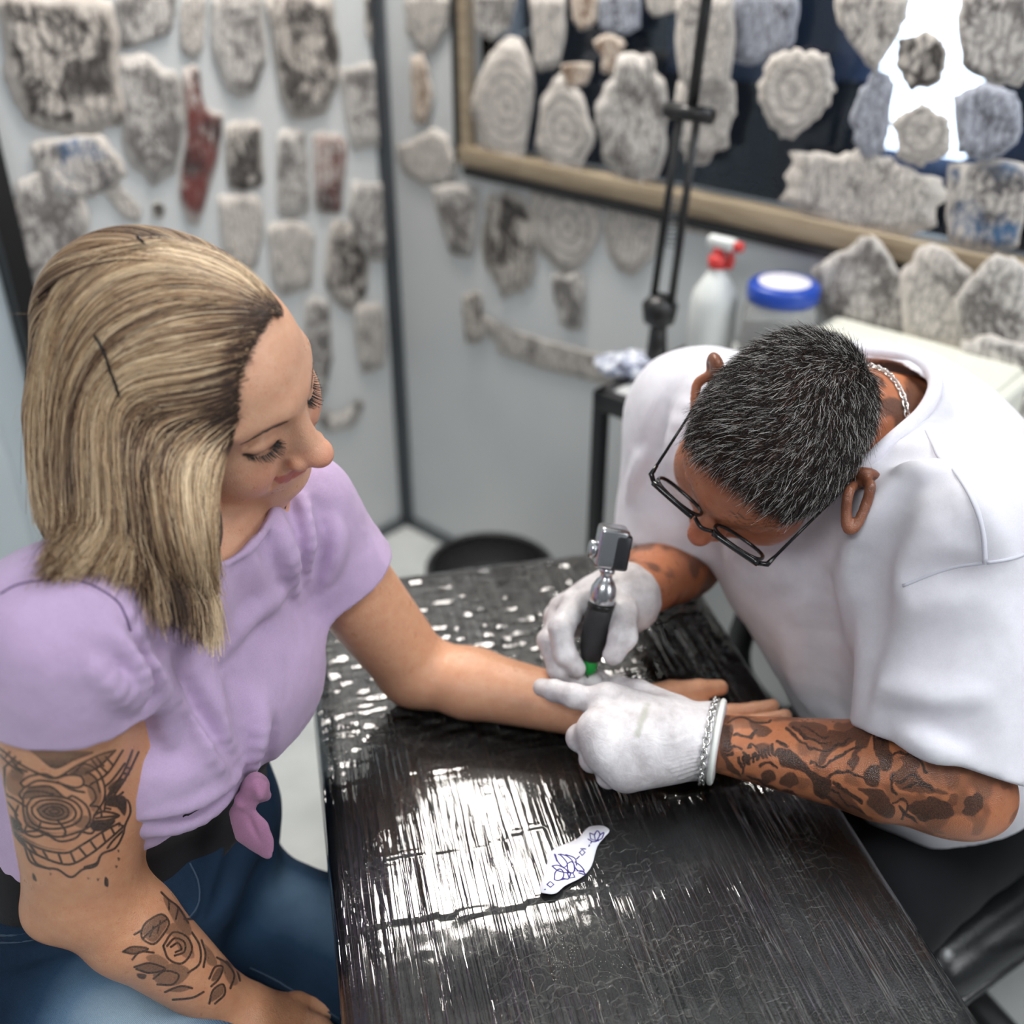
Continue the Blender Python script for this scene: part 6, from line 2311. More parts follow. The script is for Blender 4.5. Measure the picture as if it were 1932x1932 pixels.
PAPERS = [
    ('L', 'dark', [(0, 0), (120, -10), (210, 0), (225, 120), (230, 225), (170, 260), (110, 250), (40, 220), (10, 130)], 'large dark floral drawing in the top left corner of the wall'),
    ('L', 'blue', [(60, 270), (190, 255), (240, 330), (175, 370), (110, 375), (75, 330)], 'drawing with a blue patch under the large dark floral one'),
    ('L', 'grey', [(30, 350), (100, 315), (165, 380), (160, 470), (130, 560), (60, 560), (30, 460)], 'grey flower drawing beside the black door jamb above the woman'),
    ('L', 'grey', [(225, 105), (290, 110), (345, 160), (345, 260), (325, 330), (280, 345), (230, 270)], 'broad grey shaded drawing left of the red-brown one'),
    ('L', 'fine', [(180, 335), (220, 345), (266, 392), (262, 418), (232, 408)], 'small slanting pale strip below the broad grey drawing'),
    ('L', 'red', [(345, 130), (375, 128), (385, 200), (420, 215), (415, 285), (388, 380), (370, 425), (345, 400), (338, 330), (352, 250)], 'narrow red-brown drawing hanging on the left wall'),
    ('L', 'grey', [(220, -10), (330, -10), (322, 60), (270, 82), (228, 90)], 'pale grey drawing cut by the top edge right of the dark floral'),
    ('L', 'fine', [(345, -10), (388, -10), (382, 95), (360, 110), (340, 85)], 'thin dagger-like drawing with pale tip at the top edge'),
    ('L', 'grey', [(400, -10), (490, -10), (502, 120), (470, 180), (435, 176), (405, 110)], 'tall grey drawing tapering to a point at the top edge'),
    ('L', 'dark', [(505, -10), (620, -10), (642, 100), (622, 205), (545, 222), (520, 120)], 'big dark blotchy drawing at the top right of the left wall'),
    ('L', 'dark', [(425, 240), (455, 228), (492, 235), (496, 345), (460, 360), (430, 350)], 'squarish drawing with black upper part right of the red-brown one'),
    ('L', 'grey', [(525, 252), (575, 250), (582, 398), (526, 405)], 'upright rectangular grey drawing in the middle of the left wall'),
    ('L', 'red', [(590, 258), (630, 250), (656, 270), (650, 335), (640, 402), (596, 395)], 'reddish grey drawing right of the rectangular grey one'),
    ('L', 'grey', [(645, 130), (738, 120), (742, 200), (730, 275), (662, 272)], 'large pale grey drawing beside the corner post'),
    ('L', 'fine', [(412, 372), (490, 370), (496, 440), (480, 505), (430, 505)], 'faint line drawing just above the crown of the woman'),
    ('L', 'fine', [(505, 428), (560, 415), (592, 440), (585, 540), (522, 552)], 'faint drawing left of the black pointed oval one'),
    ('L', 'dark', [(625, 420), (665, 418), (696, 470), (690, 560), (650, 588), (612, 530)], 'black pointed oval drawing right of the forehead of the woman'),
    ('L', 'grey', [(665, 345), (735, 350), (738, 420), (728, 485), (700, 492), (660, 420)], 'grey oval drawing by the corner post above the black oval'),
    ('L', 'grey', [(580, 568), (620, 570), (626, 680), (604, 762), (574, 720)], 'narrow vertical grey drawing behind the face of the woman'),
    ('L', 'fine', [(670, 578), (720, 575), (728, 640), (722, 690), (682, 700)], 'very faint drawing under the black pointed oval'),
    ('L', 'grey', [(588, 762), (625, 786), (655, 782), (678, 752), (688, 764), (665, 805), (622, 814), (590, 792)], 'small hook shaped drawing lowest on the left wall'),
    ('L', 'dark', [(287, 385), (300, 380), (311, 392), (306, 410), (290, 408)], 'tiny black scrap under the broad grey drawing'),
    ('L', 'dark', [(690, -10), (746, -10), (746, 78), (720, 110), (690, 60)], 'dark drawing at the top edge next to the corner post'),
    ('R', 'fine', [(766, -10), (852, -10), (840, 60), (805, 105), (768, 60)], 'pale drawing at the top edge just right of the corner post'),
    ('R', 'brown', [(775, 112), (800, 105), (816, 180), (806, 235), (780, 225)], 'slim brown figure drawing between corner post and window'),
    ('R', 'fine', [(750, 275), (830, 242), (862, 300), (852, 342), (800, 348), (758, 322)], 'pale bow shaped drawing below the slim brown figure'),
    ('R', 'grey', [(895, -10), (972, -10), (965, 48), (932, 76), (900, 60)], 'grey teardrop drawing at the top left of the window'),
    ('R', 'rings', [(925, 98), (965, 68), (1000, 100), (1006, 200), (985, 310), (960, 336), (915, 290), (888, 200)], 'tall mandala drawing at the left end of the window'),
    ('R', 'fine', [(1000, -10), (1066, -10), (1062, 108), (1038, 132), (1010, 128), (1006, 60)], 'long pale strip drawing at the top between two mandalas'),
    ('R', 'brown', [(1060, 122), (1118, 120), (1108, 158), (1070, 165)], 'small buff triangular scrap above the middle mandala'),
    ('R', 'rings', [(1022, 190), (1058, 138), (1098, 180), (1122, 260), (1092, 322), (1050, 328), (1014, 280)], 'oval mandala drawing second from the left on the window'),
    ('R', 'brown', [(1120, 78), (1150, 62), (1182, 82), (1164, 112), (1158, 140), (1136, 136), (1136, 110)], 'small flower with a stem cut out on the window'),
    ('R', 'grey', [(1142, 160), (1180, 98), (1235, 112), (1262, 200), (1254, 300), (1200, 366), (1150, 312), (1122, 230)], 'large pale feathered drawing left of the black lamp arm'),
    ('R', 'bluegrey', [(1130, -10), (1206, -10), (1208, 50), (1180, 66), (1135, 55)], 'grey-blue square drawing at the top edge above the small flower'),
    ('R', 'brown', [(1080, -10), (1128, -10), (1126, 40), (1100, 58), (1082, 40)], 'small rounded drawing at the top edge left of the grey-blue square'),
    ('R', 'fine', [(1220, -10), (1302, -10), (1296, 14), (1232, 32)], 'folded pale scrap at the top edge near the lamp arm'),
    ('R', 'fine', [(1290, 110), (1370, 122), (1390, 200), (1365, 280), (1312, 316), (1272, 260)], 'large white oval sheet behind the black lamp arm'),
    ('R', 'bluegrey', [(1372, -10), (1502, -10), (1500, 80), (1440, 118), (1374, 115)], 'bluish translucent drawing at the top right of the lamp arm'),
    ('R', 'rings', [(1452, 110), (1500, 92), (1560, 105), (1576, 170), (1545, 222), (1490, 263), (1450, 232), (1430, 170)], 'egg shaped face drawing alone on the dark glass'),
    ('R', 'fine', [(1580, -10), (1716, -10), (1700, 60), (1652, 134), (1620, 100), (1580, 40)], 'pale pointed funnel drawing at the top edge of the window'),
    ('R', 'dark', [(1700, 72), (1758, 60), (1786, 90), (1780, 150), (1722, 172), (1690, 120)], 'dark square rose drawing in front of the bright opening'),
    ('R', 'grey', [(1812, -10), (1940, -10), (1940, 150), (1880, 162), (1815, 122)], 'large grey drawing in the top right corner of the window'),
    ('R', 'bluegrey', [(1622, 170), (1658, 130), (1686, 150), (1680, 230), (1666, 292), (1625, 290), (1604, 230)], 'tall bluish drawing left of the scalloped mandala'),
    ('R', 'rings', [(1684, 232), (1712, 206), (1745, 197), (1772, 212), (1796, 236), (1792, 282), (1742, 316), (1696, 292)], 'round scalloped mandala below the bright opening'),
    ('R', 'bluegrey', [(1800, 182), (1860, 156), (1922, 182), (1926, 260), (1870, 304), (1810, 286)], 'round bluish drawing at the right end of the window'),
    ('R', 'fine', [(1496, 290), (1590, 290), (1632, 281), (1700, 310), (1782, 346), (1756, 436), (1592, 440), (1560, 422), (1480, 376)], 'wide collar shaped pale drawing hanging over the wooden sill'),
    ('R', 'blue', [(1792, 312), (1940, 308), (1922, 462), (1862, 470), (1790, 452)], 'bluish cross shaped drawing at the right over the sill'),
    ('R', 'grey', [(815, 352), (900, 356), (890, 480), (850, 476)], 'grey shield drawing below the sill nearest the corner post'),
    ('R', 'dark', [(920, 372), (985, 366), (1012, 450), (1000, 540), (950, 556), (908, 480)], 'black flower drawing below the window sill'),
    ('R', 'rings', [(1000, 352), (1066, 345), (1132, 370), (1130, 440), (1100, 500), (1060, 516), (1010, 460)], 'white oval mandala right of the black flower drawing'),
    ('R', 'fine', [(1150, 378), (1238, 372), (1234, 480), (1182, 522), (1140, 460)], 'pale shield drawing left of the lamp arm below the sill'),
    ('R', 'grey', [(1040, 522), (1100, 520), (1096, 620), (1060, 612)], 'small bluish grey scrap under the white oval mandala'),
    ('R', 'dark', [(872, 560), (906, 552), (912, 640), (880, 644)], 'little black scrap at the left end of the curved strip'),
    ('R', 'fine', [(905, 590), (960, 620), (1060, 650), (1200, 688), (1190, 732), (1040, 700), (940, 662)], 'long curved pale strip drawing low on the window wall'),
    ('R', 'fine', [(1270, 404), (1400, 418), (1545, 446), (1536, 470), (1400, 452), (1272, 432)], 'long flat strip drawing tucked under the wooden sill'),
]
for wl, ink_, px_, lab in PAPERS:
    paper(px_, wl, ink_, lab, 0.004 + 0.004 * random.random())
paper([(1278, -10), (1384, -10), (1378, 160), (1330, 168), (1282, 150)], 'R', 'fine', 'long white strip hanging over the oval sheet behind the lamp arm', 0.016)

# ================================================================== side desk behind the man and what stands on it
deskA = at_z(1118, 738, 0.80)
s0 = float(np.dot(deskA - C0, dR)); t0 = float(np.dot(deskA - C0, nR))
desk = empty('side_desk', (C0 + dR * (s0 + 0.8) + nR * 0.2).tolist())
tag(desk, 'narrow desk with black metal frame against the window wall behind the man', 'desk')
Mr = Matrix(((dR[0], nR[0], 0, C0[0]), (dR[1], nR[1], 0, C0[1]), (0, 0, 1, 0), (0, 0, 0, 1)))


def desk_part(name, s0_, s1_, t0_, t1_, z0_, z1_, mat, bevel=0.002):
    o = wallbox(name, dR, nR, s0_, s1_, z0_, z1_, t0_, t1_, mat, None, bevel)
    bpy.context.view_layer.update()
    o.parent = desk
    o.matrix_parent_inverse = Matrix.Translation(desk.location).inverted()
    return o


TOPM = plain('grey_desk_top', srgb(190, 192, 192), 0.4)
desk_part('desk_top', s0 + 0.004, s0 + 1.9, 0.02, t0 - 0.004, 0.785, 0.798, TOPM)
desk_part('front_rail', s0, s0 + 1.9, t0 - 0.022, t0, 0.768, 0.802, BLACKM)
desk_part('side_rail', s0, s0 + 0.022, 0.02, t0, 0.768, 0.802, BLACKM)
for ss in (s0, s0 + 1.88):
    for tt2 in (0.02, t0 - 0.022):
        desk_part('leg', ss, ss + 0.022, tt2, tt2 + 0.022, 0.0, 0.77, BLACKM)

WP = lambda s_, t_, z_: C0 + dR * s_ + nR * t_ + np.array([0, 0, z_])


def desk_at(px, py, t_, ):
    """point on the desk surface plane closest to a picture point, at distance t_ from the wall"""
    p = at_plane(px, py, C0 + nR * t_, nR)
    return p


# articulated lamp
lamp = empty('desk_lamp', desk_at(1238, 676, 0.24).tolist())
lamp.location.z = 0.798
lb0 = np.array(lamp.location)
tag(lamp, 'black articulated desk lamp with double rods standing on the side desk', 'lamp')


def lamp_part(name, me, mat=BLACKM):
    return obj(name, me, mat, lamp)


tl = 0.24
j1 = desk_at(1247, 585, tl) - lb0
j2 = desk_at(1300, 213, tl) - lb0
j3 = desk_at(1334, -20, tl) - lb0
j4 = j3 + (j3 - j2) * 0.35 - nR * 0.0
lamp_part('base', lathe_mesh('base', [(0.050, 0.0), (0.050, 0.012), (0.040, 0.018), (0.020, 0.022), (0.016, 0.06), (0.013, float(j1[2]) - 0.015)], 24))
lamp_part('pivot', lathe_mesh('pivot', [(0.010, float(j1[2]) - 0.030), (0.026, float(j1[2]) - 0.020), (0.030, float(j1[2]) + 0.010), (0.016, float(j1[2]) + 0.024)], 20))
sdv = dR * 0.020
for k in (-1, 1):
    lamp_part('lower_rod', tube_mesh('lower_rod', [j1 + sdv * k * 0.9, j2 + sdv * k * 0.75], 0.0065, 8))
el_ = obj('elbow_joint', tube_mesh('elbow_joint', [j2 - dR * 0.040, j2 + dR * 0.040], 0.012, 14), BLACKM, lamp)
lamp_part('upper_rod', tube_mesh('upper_rod', [j2 + sdv * 0.2, j4], 0.0085, 8))
cm = lathe_mesh('lamp_shade', [(0.02, 0.10), (0.035, 0.095), (0.075, 0.02), (0.085, -0.02), (0.083, -0.02), (0.072, 0.018), (0.03, 0.088)], 24)
sh_ = lamp_part('lamp_shade', cm)
sh_.location = (j4 + np.array([0.02, -0.06, 0.0])).tolist()
# spring coil between the rods
hx = []
for i in range(70):
    a = i * 0.9
    f = 0.35 + 0.25 * i / 70
    c = j1 * (1 - f) + j2 * f
    hx.append(c + dR * math.cos(a) * 0.009 + nR * math.sin(a) * 0.009)
lamp_part('spring', tube_mesh('spring', hx, 0.0012, 5), GREYTRIM)

# spray bottle
bz = 0.798
bp = desk_at(1340, 640, 0.12); bp[2] = bz
spray = empty('spray_bottle', bp.tolist())
tag(spray, 'white spray bottle with a red trigger head on the side desk', 'bottle')
WPL = plain('white_plastic', srgb(224, 228, 226), 0.35)
obj('bottle_body', lathe_mesh('bottle_body', [(0.036, 0.0), (0.040, 0.006), (0.040, 0.105), (0.036, 0.125), (0.020, 0.150), (0.014, 0.160), (0.014, 0.170)], 24), WPL, spray)
RED = plain('red_plastic', srgb(206, 62, 60), 0.35)
obj('collar', lathe_mesh('collar', [(0.016, 0.166), (0.017, 0.170), (0.017, 0.184), (0.012, 0.188)], 18), RED, spray)
obj('spray_head', box_mesh('spray_head', (0.052, 0.020, 0.020), 0.006, 3, (0.004, 0, 0.208)), WPL, spray)
obj('nozzle', box_mesh('nozzle', (0.016, 0.016, 0.016), 0.004, 2, (0.036, 0, 0.207)), RED, spray)
obj('trigger', tube_mesh('trigger', catmull([(0.018, 0, 0.200), (0.026, 0, 0.186), (0.022, 0, 0.168)], 5), 0.005, 8), RED, spray)
obj('neck', lathe_mesh('neck', [(0.011, 0.185), (0.010, 0.200)], 14), RED, spray)
spray.rotation_euler = (0, 0, math.atan2(dR[1], dR[0]))

# jar with blue lid
jp = desk_at(1466, 640, 0.10); jp[2] = bz
jar = empty('screw_jar', jp.tolist())
tag(jar, 'clear plastic jar with a blue and white screw lid on the side desk', 'jar')
JG = NT('clear_jar')
jb = JG.bsdf(Base_Color=(0.88, 0.90, 0.90), Roughness=0.12)
jb.inputs['Transmission Weight'].default_value = 0.75
jb.inputs['IOR'].default_value = 1.2
obj('jar_body', lathe_mesh('jar_body', [(0.056, 0.0), (0.062, 0.008), (0.062, 0.115), (0.054, 0.130), (0.050, 0.140)], 28), JG.mat, jar)
obj('contents', lathe_mesh('contents', [(0.050, 0.006), (0.056, 0.012), (0.056, 0.075), (0.030, 0.082)], 24), plain('jar_contents', srgb(214, 206, 198), 0.8), jar)
BLUE = plain('blue_plastic', srgb(28, 70, 168), 0.35)
lid = obj('lid', lathe_mesh('lid', [(0.056, 0.132), (0.059, 0.136), (0.059, 0.156), (0.055, 0.161), (0.043, 0.162)], 28), BLUE, jar)
obj('lid_label', lathe_mesh('lid_label', [(0.043, 0.1622), (0.042, 0.1632), (0.0001, 0.1634)], 28), plain('lid_white', srgb(224, 222, 230), 0.5), lid)

# plastic storage box
xp = desk_at(1706, 700, 0.13); xp[2] = bz
sbox = empty('storage_box', xp.tolist(), math.atan2(dR[1], dR[0]))
tag(sbox, 'cream plastic storage box with a flat lid behind the back of the man', 'box')
CREAM = plain('cream_plastic', srgb(228, 228, 216), 0.4)
obj('box_body', box_mesh('box_body', (0.32, 0.17, 0.085), 0.012, 3, (0, 0, 0.0425)), CREAM, sbox)
obj('box_lid', box_mesh('box_lid', (0.335, 0.185, 0.022), 0.008, 3, (0, 0, 0.094)), CREAM, sbox)
obj('lid_rim', box_mesh('lid_rim', (0.30, 0.15, 0.008), 0.003, 2, (0, 0, 0.107)), CREAM, lid if False else sbox)

# crumpled plastic bag by the lamp
cb = Field()
bagc = desk_at(1186, 728, 0.27); bagc[2] = 0.816
cb.u(ell(bagc, (0.062, 0.045, 0.020)), 0.01)
cb.disp = lambda P: (0.006 * vnoise(P, 55.0, 91) + 0.003 * np.abs(vnoise(P, 120.0, 92))).astype(np.float32)
V, Q = mesh_field(cb, bagc - 0.1, bagc + 0.1, 0.0035)
cbm = NT('printed_wrapper')
co = cbm.coord('Object')
cbm.bsdf(Base_Color=cbm.ramp(cbm.noise(co, 60.0, 4.0), [(0.42, srgb(222, 224, 230)), (0.55, srgb(150, 158, 184)), (0.62, srgb(96, 98, 108))]), Roughness=0.35)
bag = obj('crumpled_wrapper', np_mesh('crumpled_wrapper', V, Q), cbm.mat)
tag(bag, 'crumpled printed wrapper on the corner of the side desk', 'wrapper')

# stencils leaning against the wall behind the box
LEAN = [
    ('grey', [(1535, 505), (1600, 468), (1645, 440), (1690, 500), (1722, 560), (1712, 640), (1560, 600)], 'pointed stencil leaning on the wall behind the jar and box'),
    ('fine', [(1700, 512), (1760, 456), (1832, 512), (1842, 600), (1830, 660), (1712, 640)], 'hooded stencil leaning on the wall, middle of three on the desk'),
    ('grey', [(1800, 562), (1880, 478), (1940, 512), (1940, 690), (1822, 650)], 'pointed stencil leaning on the wall, rightmost on the desk'),
    ('grey', [(1812, 642), (1940, 650), (1940, 860), (1862, 790)], 'large grey stencil hanging low at the right edge of the picture'),
]
for k, (ink_, px_, lab) in enumerate(LEAN):
    o = paper(px_, 'R', ink_, lab, 0.030 + 0.012 * k)
    o['group'] = 'stencils leaning behind the desk things'

# waste bin in the corner
bnp = at_z(925, 1062, 0.30)
bin_ = empty('waste_bin', (bnp[0], bnp[1], 0.0))
tag(bin_, 'round black waste bin standing in the corner behind the bed', 'bin')
BPL = plain('black_plastic', (0.012, 0.012, 0.013), 0.45)
obj('bin_body', lathe_mesh('bin_body', [(0.095, 0.0), (0.100, 0.006), (0.128, 0.285), (0.122, 0.285), (0.097, 0.012), (0.0001, 0.012)], 36), BPL, bin_)
obj('bin_rim', tube_mesh('bin_rim', [(math.cos(a) * 0.128, math.sin(a) * 0.128, 0.288) for a in np.linspace(0, 2 * math.pi, 49)[:-1]], 0.008, 8, True), BPL, bin_)
obj('bin_liner', lathe_mesh('bin_liner', [(0.120, 0.282), (0.105, 0.20), (0.06, 0.19), (0.0001, 0.195)], 30), plain('bin_bag', (0.03, 0.03, 0.032), 0.25), bin_)
tis = Field(); tc = np.array([bnp[0] + 0.01, bnp[1] + 0.01, 0.235])
tis.u(ell(tc, (0.045, 0.04, 0.035)), 0.01)
tis.disp = lambda P: (0.009 * vnoise(P, 45.0, 95)).astype(np.float32)
V, Q = mesh_field(tis, tc - 0.08, tc + 0.08, 0.004)
tag(obj('crumpled_tissue', np_mesh('crumpled_tissue', V, Q), plain('tissue', srgb(220, 222, 224), 0.9)), 'crumpled white tissue lying in the round black bin', 'tissue')

# swivel chair of the man
ch = empty('swivel_chair', (mPel[0] + 0.07, mPel[1] + 0.11, 0.0), math.atan2(mFwd[1], mFwd[0]))
tag(ch, 'black vinyl swivel armchair under the man at the right', 'chair')
VIN = NT('black_vinyl')
co = VIN.coord('Object')
vb = VIN.bsdf(Base_Color=VIN.ramp(VIN.noise(co, 12.0), [(0.3, (0.010, 0.011, 0.012)), (0.7, (0.020, 0.022, 0.024))]), Roughness=0.24)
VIN.set(vb, 'Normal', VIN.bump(VIN.voronoi(co, 420.0), 0.15, 0.001))
VIN = VIN.mat
obj('seat', box_mesh('seat', (0.46, 0.44, 0.11), 0.045, 4, (0.04, 0, 0.395)), VIN, ch)
obj('seat_welt', box_mesh('seat_welt', (0.468, 0.448, 0.016), 0.007, 2, (0.04, 0, 0.395)), VIN, ch)
bk = obj('backrest', box_mesh('backrest', (0.08, 0.42, 0.22), 0.035, 4, (0, 0, 0)), VIN, ch)
bk.location = (-0.24, 0, 0.60); bk.rotation_euler = (0, -0.12, 0)
for sy in (-1, 1):
    ar = obj('armrest', box_mesh('armrest', (0.30, 0.075, 0.05), 0.022, 3, (0.0, sy * 0.275, 0.655)), VIN, ch)
    obj('arm_support', tube_mesh('arm_support', catmull([(0.10, sy * 0.30, 0.64), (0.12, sy * 0.305, 0.50), (0.03, sy * 0.29, 0.36), (0.0, sy * 0.16, 0.335)], 6), 0.020, 10, flat=0.6), BPL, ar)
obj('gas_lift', lathe_mesh('gas_lift', [(0.030, 0.09), (0.030, 0.20), (0.022, 0.205), (0.022, 0.345)], 20), BLACKM, ch)
for k in range(5):
    a = 2 * math.pi * k / 5 + 0.35
    e_ = (math.cos(a) * 0.29, math.sin(a) * 0.29)
    lg = obj('base_leg', tube_mesh('base_leg', [(0.02 * math.cos(a), 0.02 * math.sin(a), 0.115), (e_[0] * 0.5, e_[1] * 0.5, 0.100), (e_[0], e_[1], 0.075)], [0.030, 0.024, 0.018], 10, flat=0.8), BPL, ch)
    cs_ = obj('caster', lathe_mesh('caster', [(0.010, -0.020), (0.026, -0.018), (0.027, -0.006), (0.020, 0.0), (0.027, 0.006), (0.026, 0.018), (0.010, 0.020)], 18), BPL, lg)
    cs_.location = (e_[0], e_[1], 0.028)
    cs_.rotation_euler = (math.pi / 2, 0, a)

# stool of the woman
wst = empty('stool', (wPel[0] - 0.0, wPel[1], 0.0))
tag(wst, 'black padded stool under the seated woman', 'stool')
obj('seat', lathe_mesh('seat', [(0.02, 0.375), (0.165, 0.378), (0.178, 0.392), (0.178, 0.425), (0.165, 0.442), (0.0001, 0.446)], 36), VIN, wst)
obj('gas_lift', lathe_mesh('gas_lift', [(0.026, 0.08), (0.026, 0.378)], 18), BLACKM, wst)
obj('base', lathe_mesh('base', [(0.21, 0.0), (0.21, 0.012), (0.06, 0.035), (0.028, 0.085)], 30), BLACKM, wst)

# ================================================================== worn things
# spectacles
gl_root = empty('eyeglasses', mloc((0, 0.12, 0.0)).tolist())
tag(gl_root, 'black half-rim reading glasses low on the nose of the man', 'glasses')
gi = Matrix.Translation(gl_root.location).inverted()


def gpart(name, me, mat):
    o = obj(name, me, mat, gl_root)
    o.matrix_parent_inverse = gi
    return o


GBLK = plain('black_acetate', (0.008, 0.008, 0.009), 0.22)
GCL = NT('spectacle_lens')
gl2 = GCL.n('BsdfGlossy'); gl2.inputs['Roughness'].default_value = 0.03
tr2 = GCL.n('BsdfTransparent'); tr2.inputs[0].default_value = (0.94, 0.95, 0.95, 1)
mx2 = GCL.n('MixShader'); mx2.inputs[0].default_value = 0.06
GCL.set(mx2, 1, tr2.outputs[0]); GCL.set(mx2, 2, gl2.outputs[0]); GCL.surf(mx2)
GY, GZ = 0.114, 0.000
for sx in (-1, 1):
    rim = []
    for i in range(28):
        a = 2 * math.pi * i / 28
        x = 0.0355 + 0.0265 * math.copysign(abs(math.cos(a)) ** 0.8, math.cos(a))
        z = GZ + 0.0195 * math.copysign(abs(math.sin(a)) ** 0.8, math.sin(a))
        rim.append(mloc((sx * x, GY - 0.8 * x ** 2 - (GZ + 0.0195 - z) * 0.42, z)))
    gpart('rim', tube_mesh('rim', rim, 0.0019, 8, True), GBLK)
    n_ = len(rim)
    cen_ = np.mean(rim, axis=0)
    gpart('lens', pymesh('lens', [cen_] + rim, [(0, 1 + i, 1 + (i + 1) % n_) for i in range(n_)]), GCL.mat)
    hinge = mloc((sx * 0.0690, GY - 0.0075, GZ + 0.014))
    ear = mloc((sx * 0.0800, 0.004, 0.020))
    gpart('hinge', tube_mesh('hinge', [mloc((sx * 0.0615, GY - 0.0025, GZ + 0.015)), hinge, hinge * 0.9 + ear * 0.1], [0.0024, 0.0028, 0.0018], 8), GBLK)
    gpart('temple_arm', tube_mesh('temple_arm', [hinge, hinge * 0.5 + ear * 0.5, ear, mloc((sx * 0.080, -0.016, 0.004))], [0.0016, 0.0014, 0.0016, 0.0020], 8), GBLK)
gpart('bridge', tube_mesh('bridge', catmull([mloc((-0.0105, GY - 0.001, GZ + 0.008)), mloc((0, GY + 0.003, GZ + 0.012)), mloc((0.0105, GY - 0.001, GZ + 0.008))], 5), 0.0021, 8), GBLK)
for sx in (-1, 1):
    gpart('brow_bar', tube_mesh('brow_bar', [mloc((sx * x, GY + 0.0012 - 0.8 * x * x, GZ + 0.0185 - 3.0 * (x - 0.036) ** 2)) for x in np.linspace(0.012, 0.062, 9)], 0.0030, 8), GBLK)

SILV = plain('silver', (0.78, 0.78, 0.76), 0.22, 1.0)
SILV2 = SILV


def link_mesh(a, b, r):
    return tube_mesh('link', [(a * math.cos(t), b * math.sin(t), 0) for t in np.linspace(0, 2 * math.pi, 15)[:-1]], r, 6, True)


def chain_thing(name, path, step, a, b, r, label, cat, closed=True):
    P_ = resample(path, int(np.linalg.norm(np.diff(np.vstack([path, path[:1]]) if closed else path, axis=0), axis=1).sum() / step) + 1)
    c = P_.mean(0)
    root = empty(name, c.tolist())
    tag(root, label, cat)
    me = link_mesh(a, b, r)
    me.materials.append(SILV)
    for i in range(len(P_) - 1):
        t = _n(P_[i + 1] - P_[i])
        up = _n(P_[i] - c)
        s_ = _n(np.cross(t, up)); u_ = np.cross(s_, t)
        if i % 2:
            s_, u_ = u_, -s_
        k = math.radians(25)
        s2 = s_ * math.cos(k) + u_ * math.sin(k); u2 = np.cross(t, s2)
        o = bpy.data.objects.new('link', me)
        COL.objects.link(o)
        o.parent = root
        q = P_[i] - c
        o.matrix_local = Matrix(((t[0], s2[0], u2[0], q[0]), (t[1], s2[1], u2[1], q[1]), (t[2], s2[2], u2[2], q[2]), (0, 0, 0, 1)))
    return root


# bracelet just before the glove cuff
bc = zt(1338, 1396, 0.790)
ring_ = [bc + cu_ * math.cos(a) * 0.0375 + cv_ * math.sin(a) * 0.0315 for a in np.linspace(0, 2 * math.pi, 61)]
ring_ = wrap_ring(np.array(ring_), 0.0016)
chain_thing('chain_bracelet', ring_, 0.0062, 0.0044, 0.0032, 0.0011, 'silver chain bracelet around the gloved wrist of the man', 'bracelet')
# necklace
nx = _n(np.cross(mnA, (0, 0, 1.0))); ny = np.cross(mnA, nx)
nk = np.array([nt * 0.40 + nb * 0.60 + (nx * math.cos(a) + ny * math.sin(a)) * 0.078 for a in np.linspace(0, 2 * math.pi, 81)])
for _ in range(4):
    nk = nk - mBody.grad(nk).astype(float) * (mBody.eval(nk).astype(float) - 0.0025)[:, None]
chain_thing('chain_necklace', nk, 0.0050, 0.0036, 0.0028, 0.0009, 'silver chain necklace around the tattooed neck of the man', 'necklace')

# ================================================================== lotus stencil lying on the film
OC, SCc = np.array([560.0, 1400.0]), 2.841
lot = [(1300, 800), (1340, 820), (1390, 815), (1440, 770), (1530, 720), (1580, 660), (1610, 560), (1650, 510), (1675, 480), (1640, 455), (1580, 455), (1550, 470), (1500, 520), (1400, 560), (1355, 600), (1330, 700)]
toz = lambda q, z: at_z(OC[0] + q[0] / SCc, OC[1] + q[1] / SCc, z)
cen2 = np.mean(lot, axis=0)


def curl_z(p, c):
    r = np.linalg.norm(p[:2] - c[:2])
    return ZT + 0.0045 + 1.1 * r * r


base = catmull([toz(q, ZT + 0.006)[:2] for q in lot], 4, True)
c2 = base.mean(0)
vs, fs = [], []
m_ = len(base)
for dzz in (0.0, 0.0007):
    vs.append((c2[0], c2[1], curl_z(c2, c2) + dzz))
    for f in (0.5, 1.0):
        for p_ in base:
            q = c2 + (p_ - c2) * f
            vs.append((q[0], q[1], curl_z(q, c2) + dzz))
half = 1 + 2 * m_
for k, off in enumerate((0, half)):
    for i in range(m_):
        j = (i + 1) % m_
        A_ = (off, off + 1 + i, off + 1 + j); B_ = (off + 1 + i, off + 1 + m_ + i, off + 1 + m_ + j, off + 1 + j)
        fs.append(A_ if k else A_[::-1]); fs.append(B_ if k else B_[::-1])
for i in range(m_):
    j = (i + 1) % m_
    fs.append((1 + m_ + i, 1 + m_ + j, half + 1 + m_ + j, half + 1 + m_ + i))
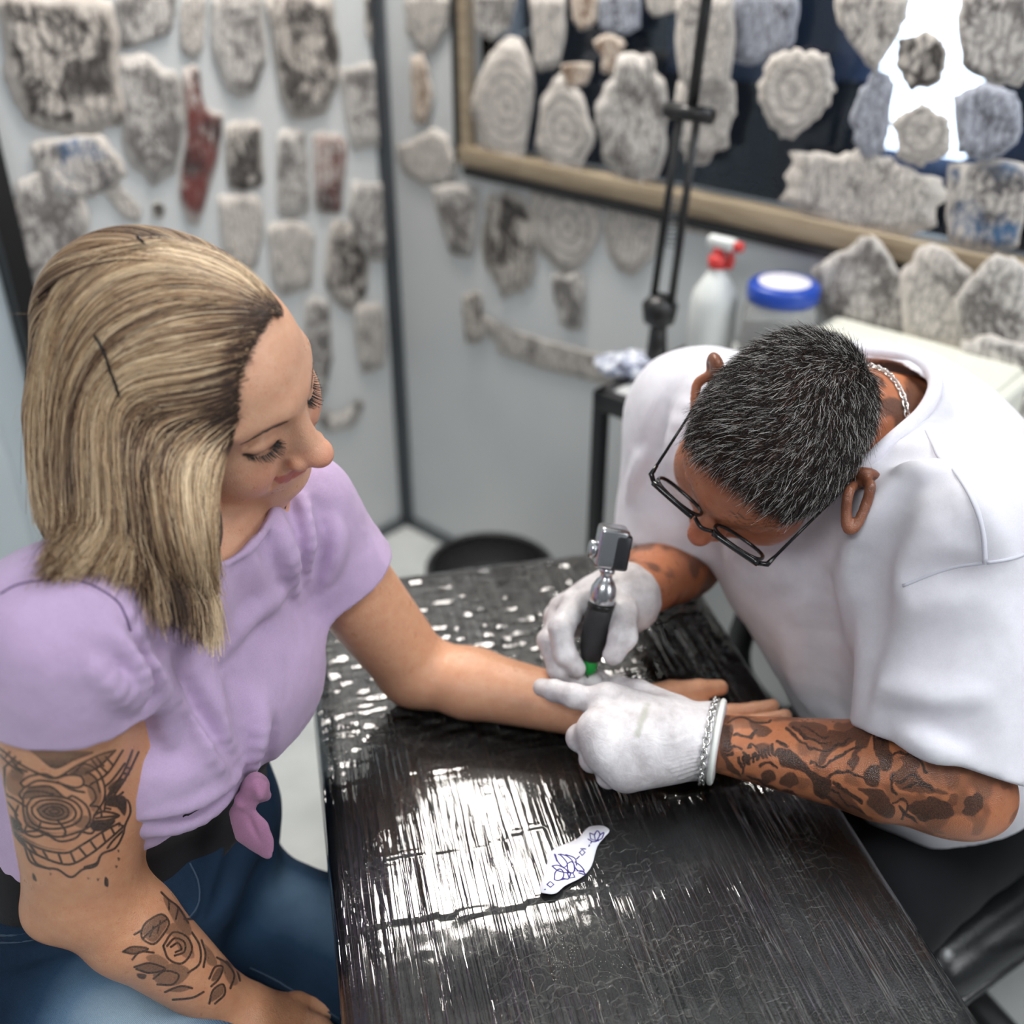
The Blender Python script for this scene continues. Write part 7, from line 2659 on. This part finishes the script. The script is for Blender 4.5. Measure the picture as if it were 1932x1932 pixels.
lots = obj('lotus_stencil', pymesh('lotus_stencil', vs, fs), plain('white_stencil_paper', srgb(238, 238, 246), 0.7))
tag(lots, 'white cut-out paper stencil with a purple lotus lying on the bed', 'stencil')
PUR = plain('purple_stencil_ink', srgb(58, 44, 128), 0.6)
LST = [
    [(1385, 600), (1400, 640), (1430, 670), (1450, 650), (1420, 610), (1400, 600)], [(1410, 598), (1450, 610), (1480, 640), (1490, 690)], [(1440, 600), (1490, 620), (1500, 660)],
    [(1368, 665), (1400, 660), (1440, 680), (1450, 700), (1400, 690), (1368, 665)], [(1395, 640), (1380, 600)], [(1450, 650), (1475, 640), (1490, 670), (1480, 700), (1455, 690), (1450, 650)],
    [(1490, 640), (1520, 660), (1540, 690), (1510, 690), (1490, 670)], [(1500, 690), (1530, 690), (1545, 710), (1510, 700)], [(1450, 700), (1480, 700), (1490, 725), (1460, 730), (1450, 700)],
    [(1380, 740), (1385, 700), (1410, 680), (1430, 700), (1425, 730), (1400, 745), (1380, 740)], [(1425, 730), (1455, 735), (1470, 700)], [(1400, 745), (1440, 735)],
    [(1340, 770), (1358, 752), (1378, 768), (1360, 785), (1340, 770)], [(1515, 590), (1530, 575), (1545, 590), (1530, 606), (1515, 590)], [(1520, 570), (1550, 572)],
    [(1570, 490), (1575, 520), (1600, 530), (1595, 500), (1570, 490)], [(1595, 500), (1610, 480), (1625, 500), (1610, 525), (1600, 530)], [(1620, 505), (1645, 490), (1635, 520), (1610, 528)],
    [(1560, 520), (1590, 535), (1620, 530)], [(1500, 625), (1515, 610)], [(1565, 560), (1570, 550)], [(1575, 543), (1580, 535)], [(1326, 800), (1334, 798)],
]
meshes = []
for st in LST:
    pts = catmull(st, 5) if len(st) > 2 and not (len(st) == 5 and st[0] == st[-1]) else np.asarray(st, float)
    P_ = []
    for q in pts:
        w_ = toz(q, ZT + 0.006)
        P_.append((w_[0], w_[1], curl_z(w_, c2) + 0.0009))
    meshes.append(tube_mesh('s', P_, 0.00062, 5))
dr_ = obj('lotus_drawing', join_meshes('lotus_drawing', meshes), PUR, lots)
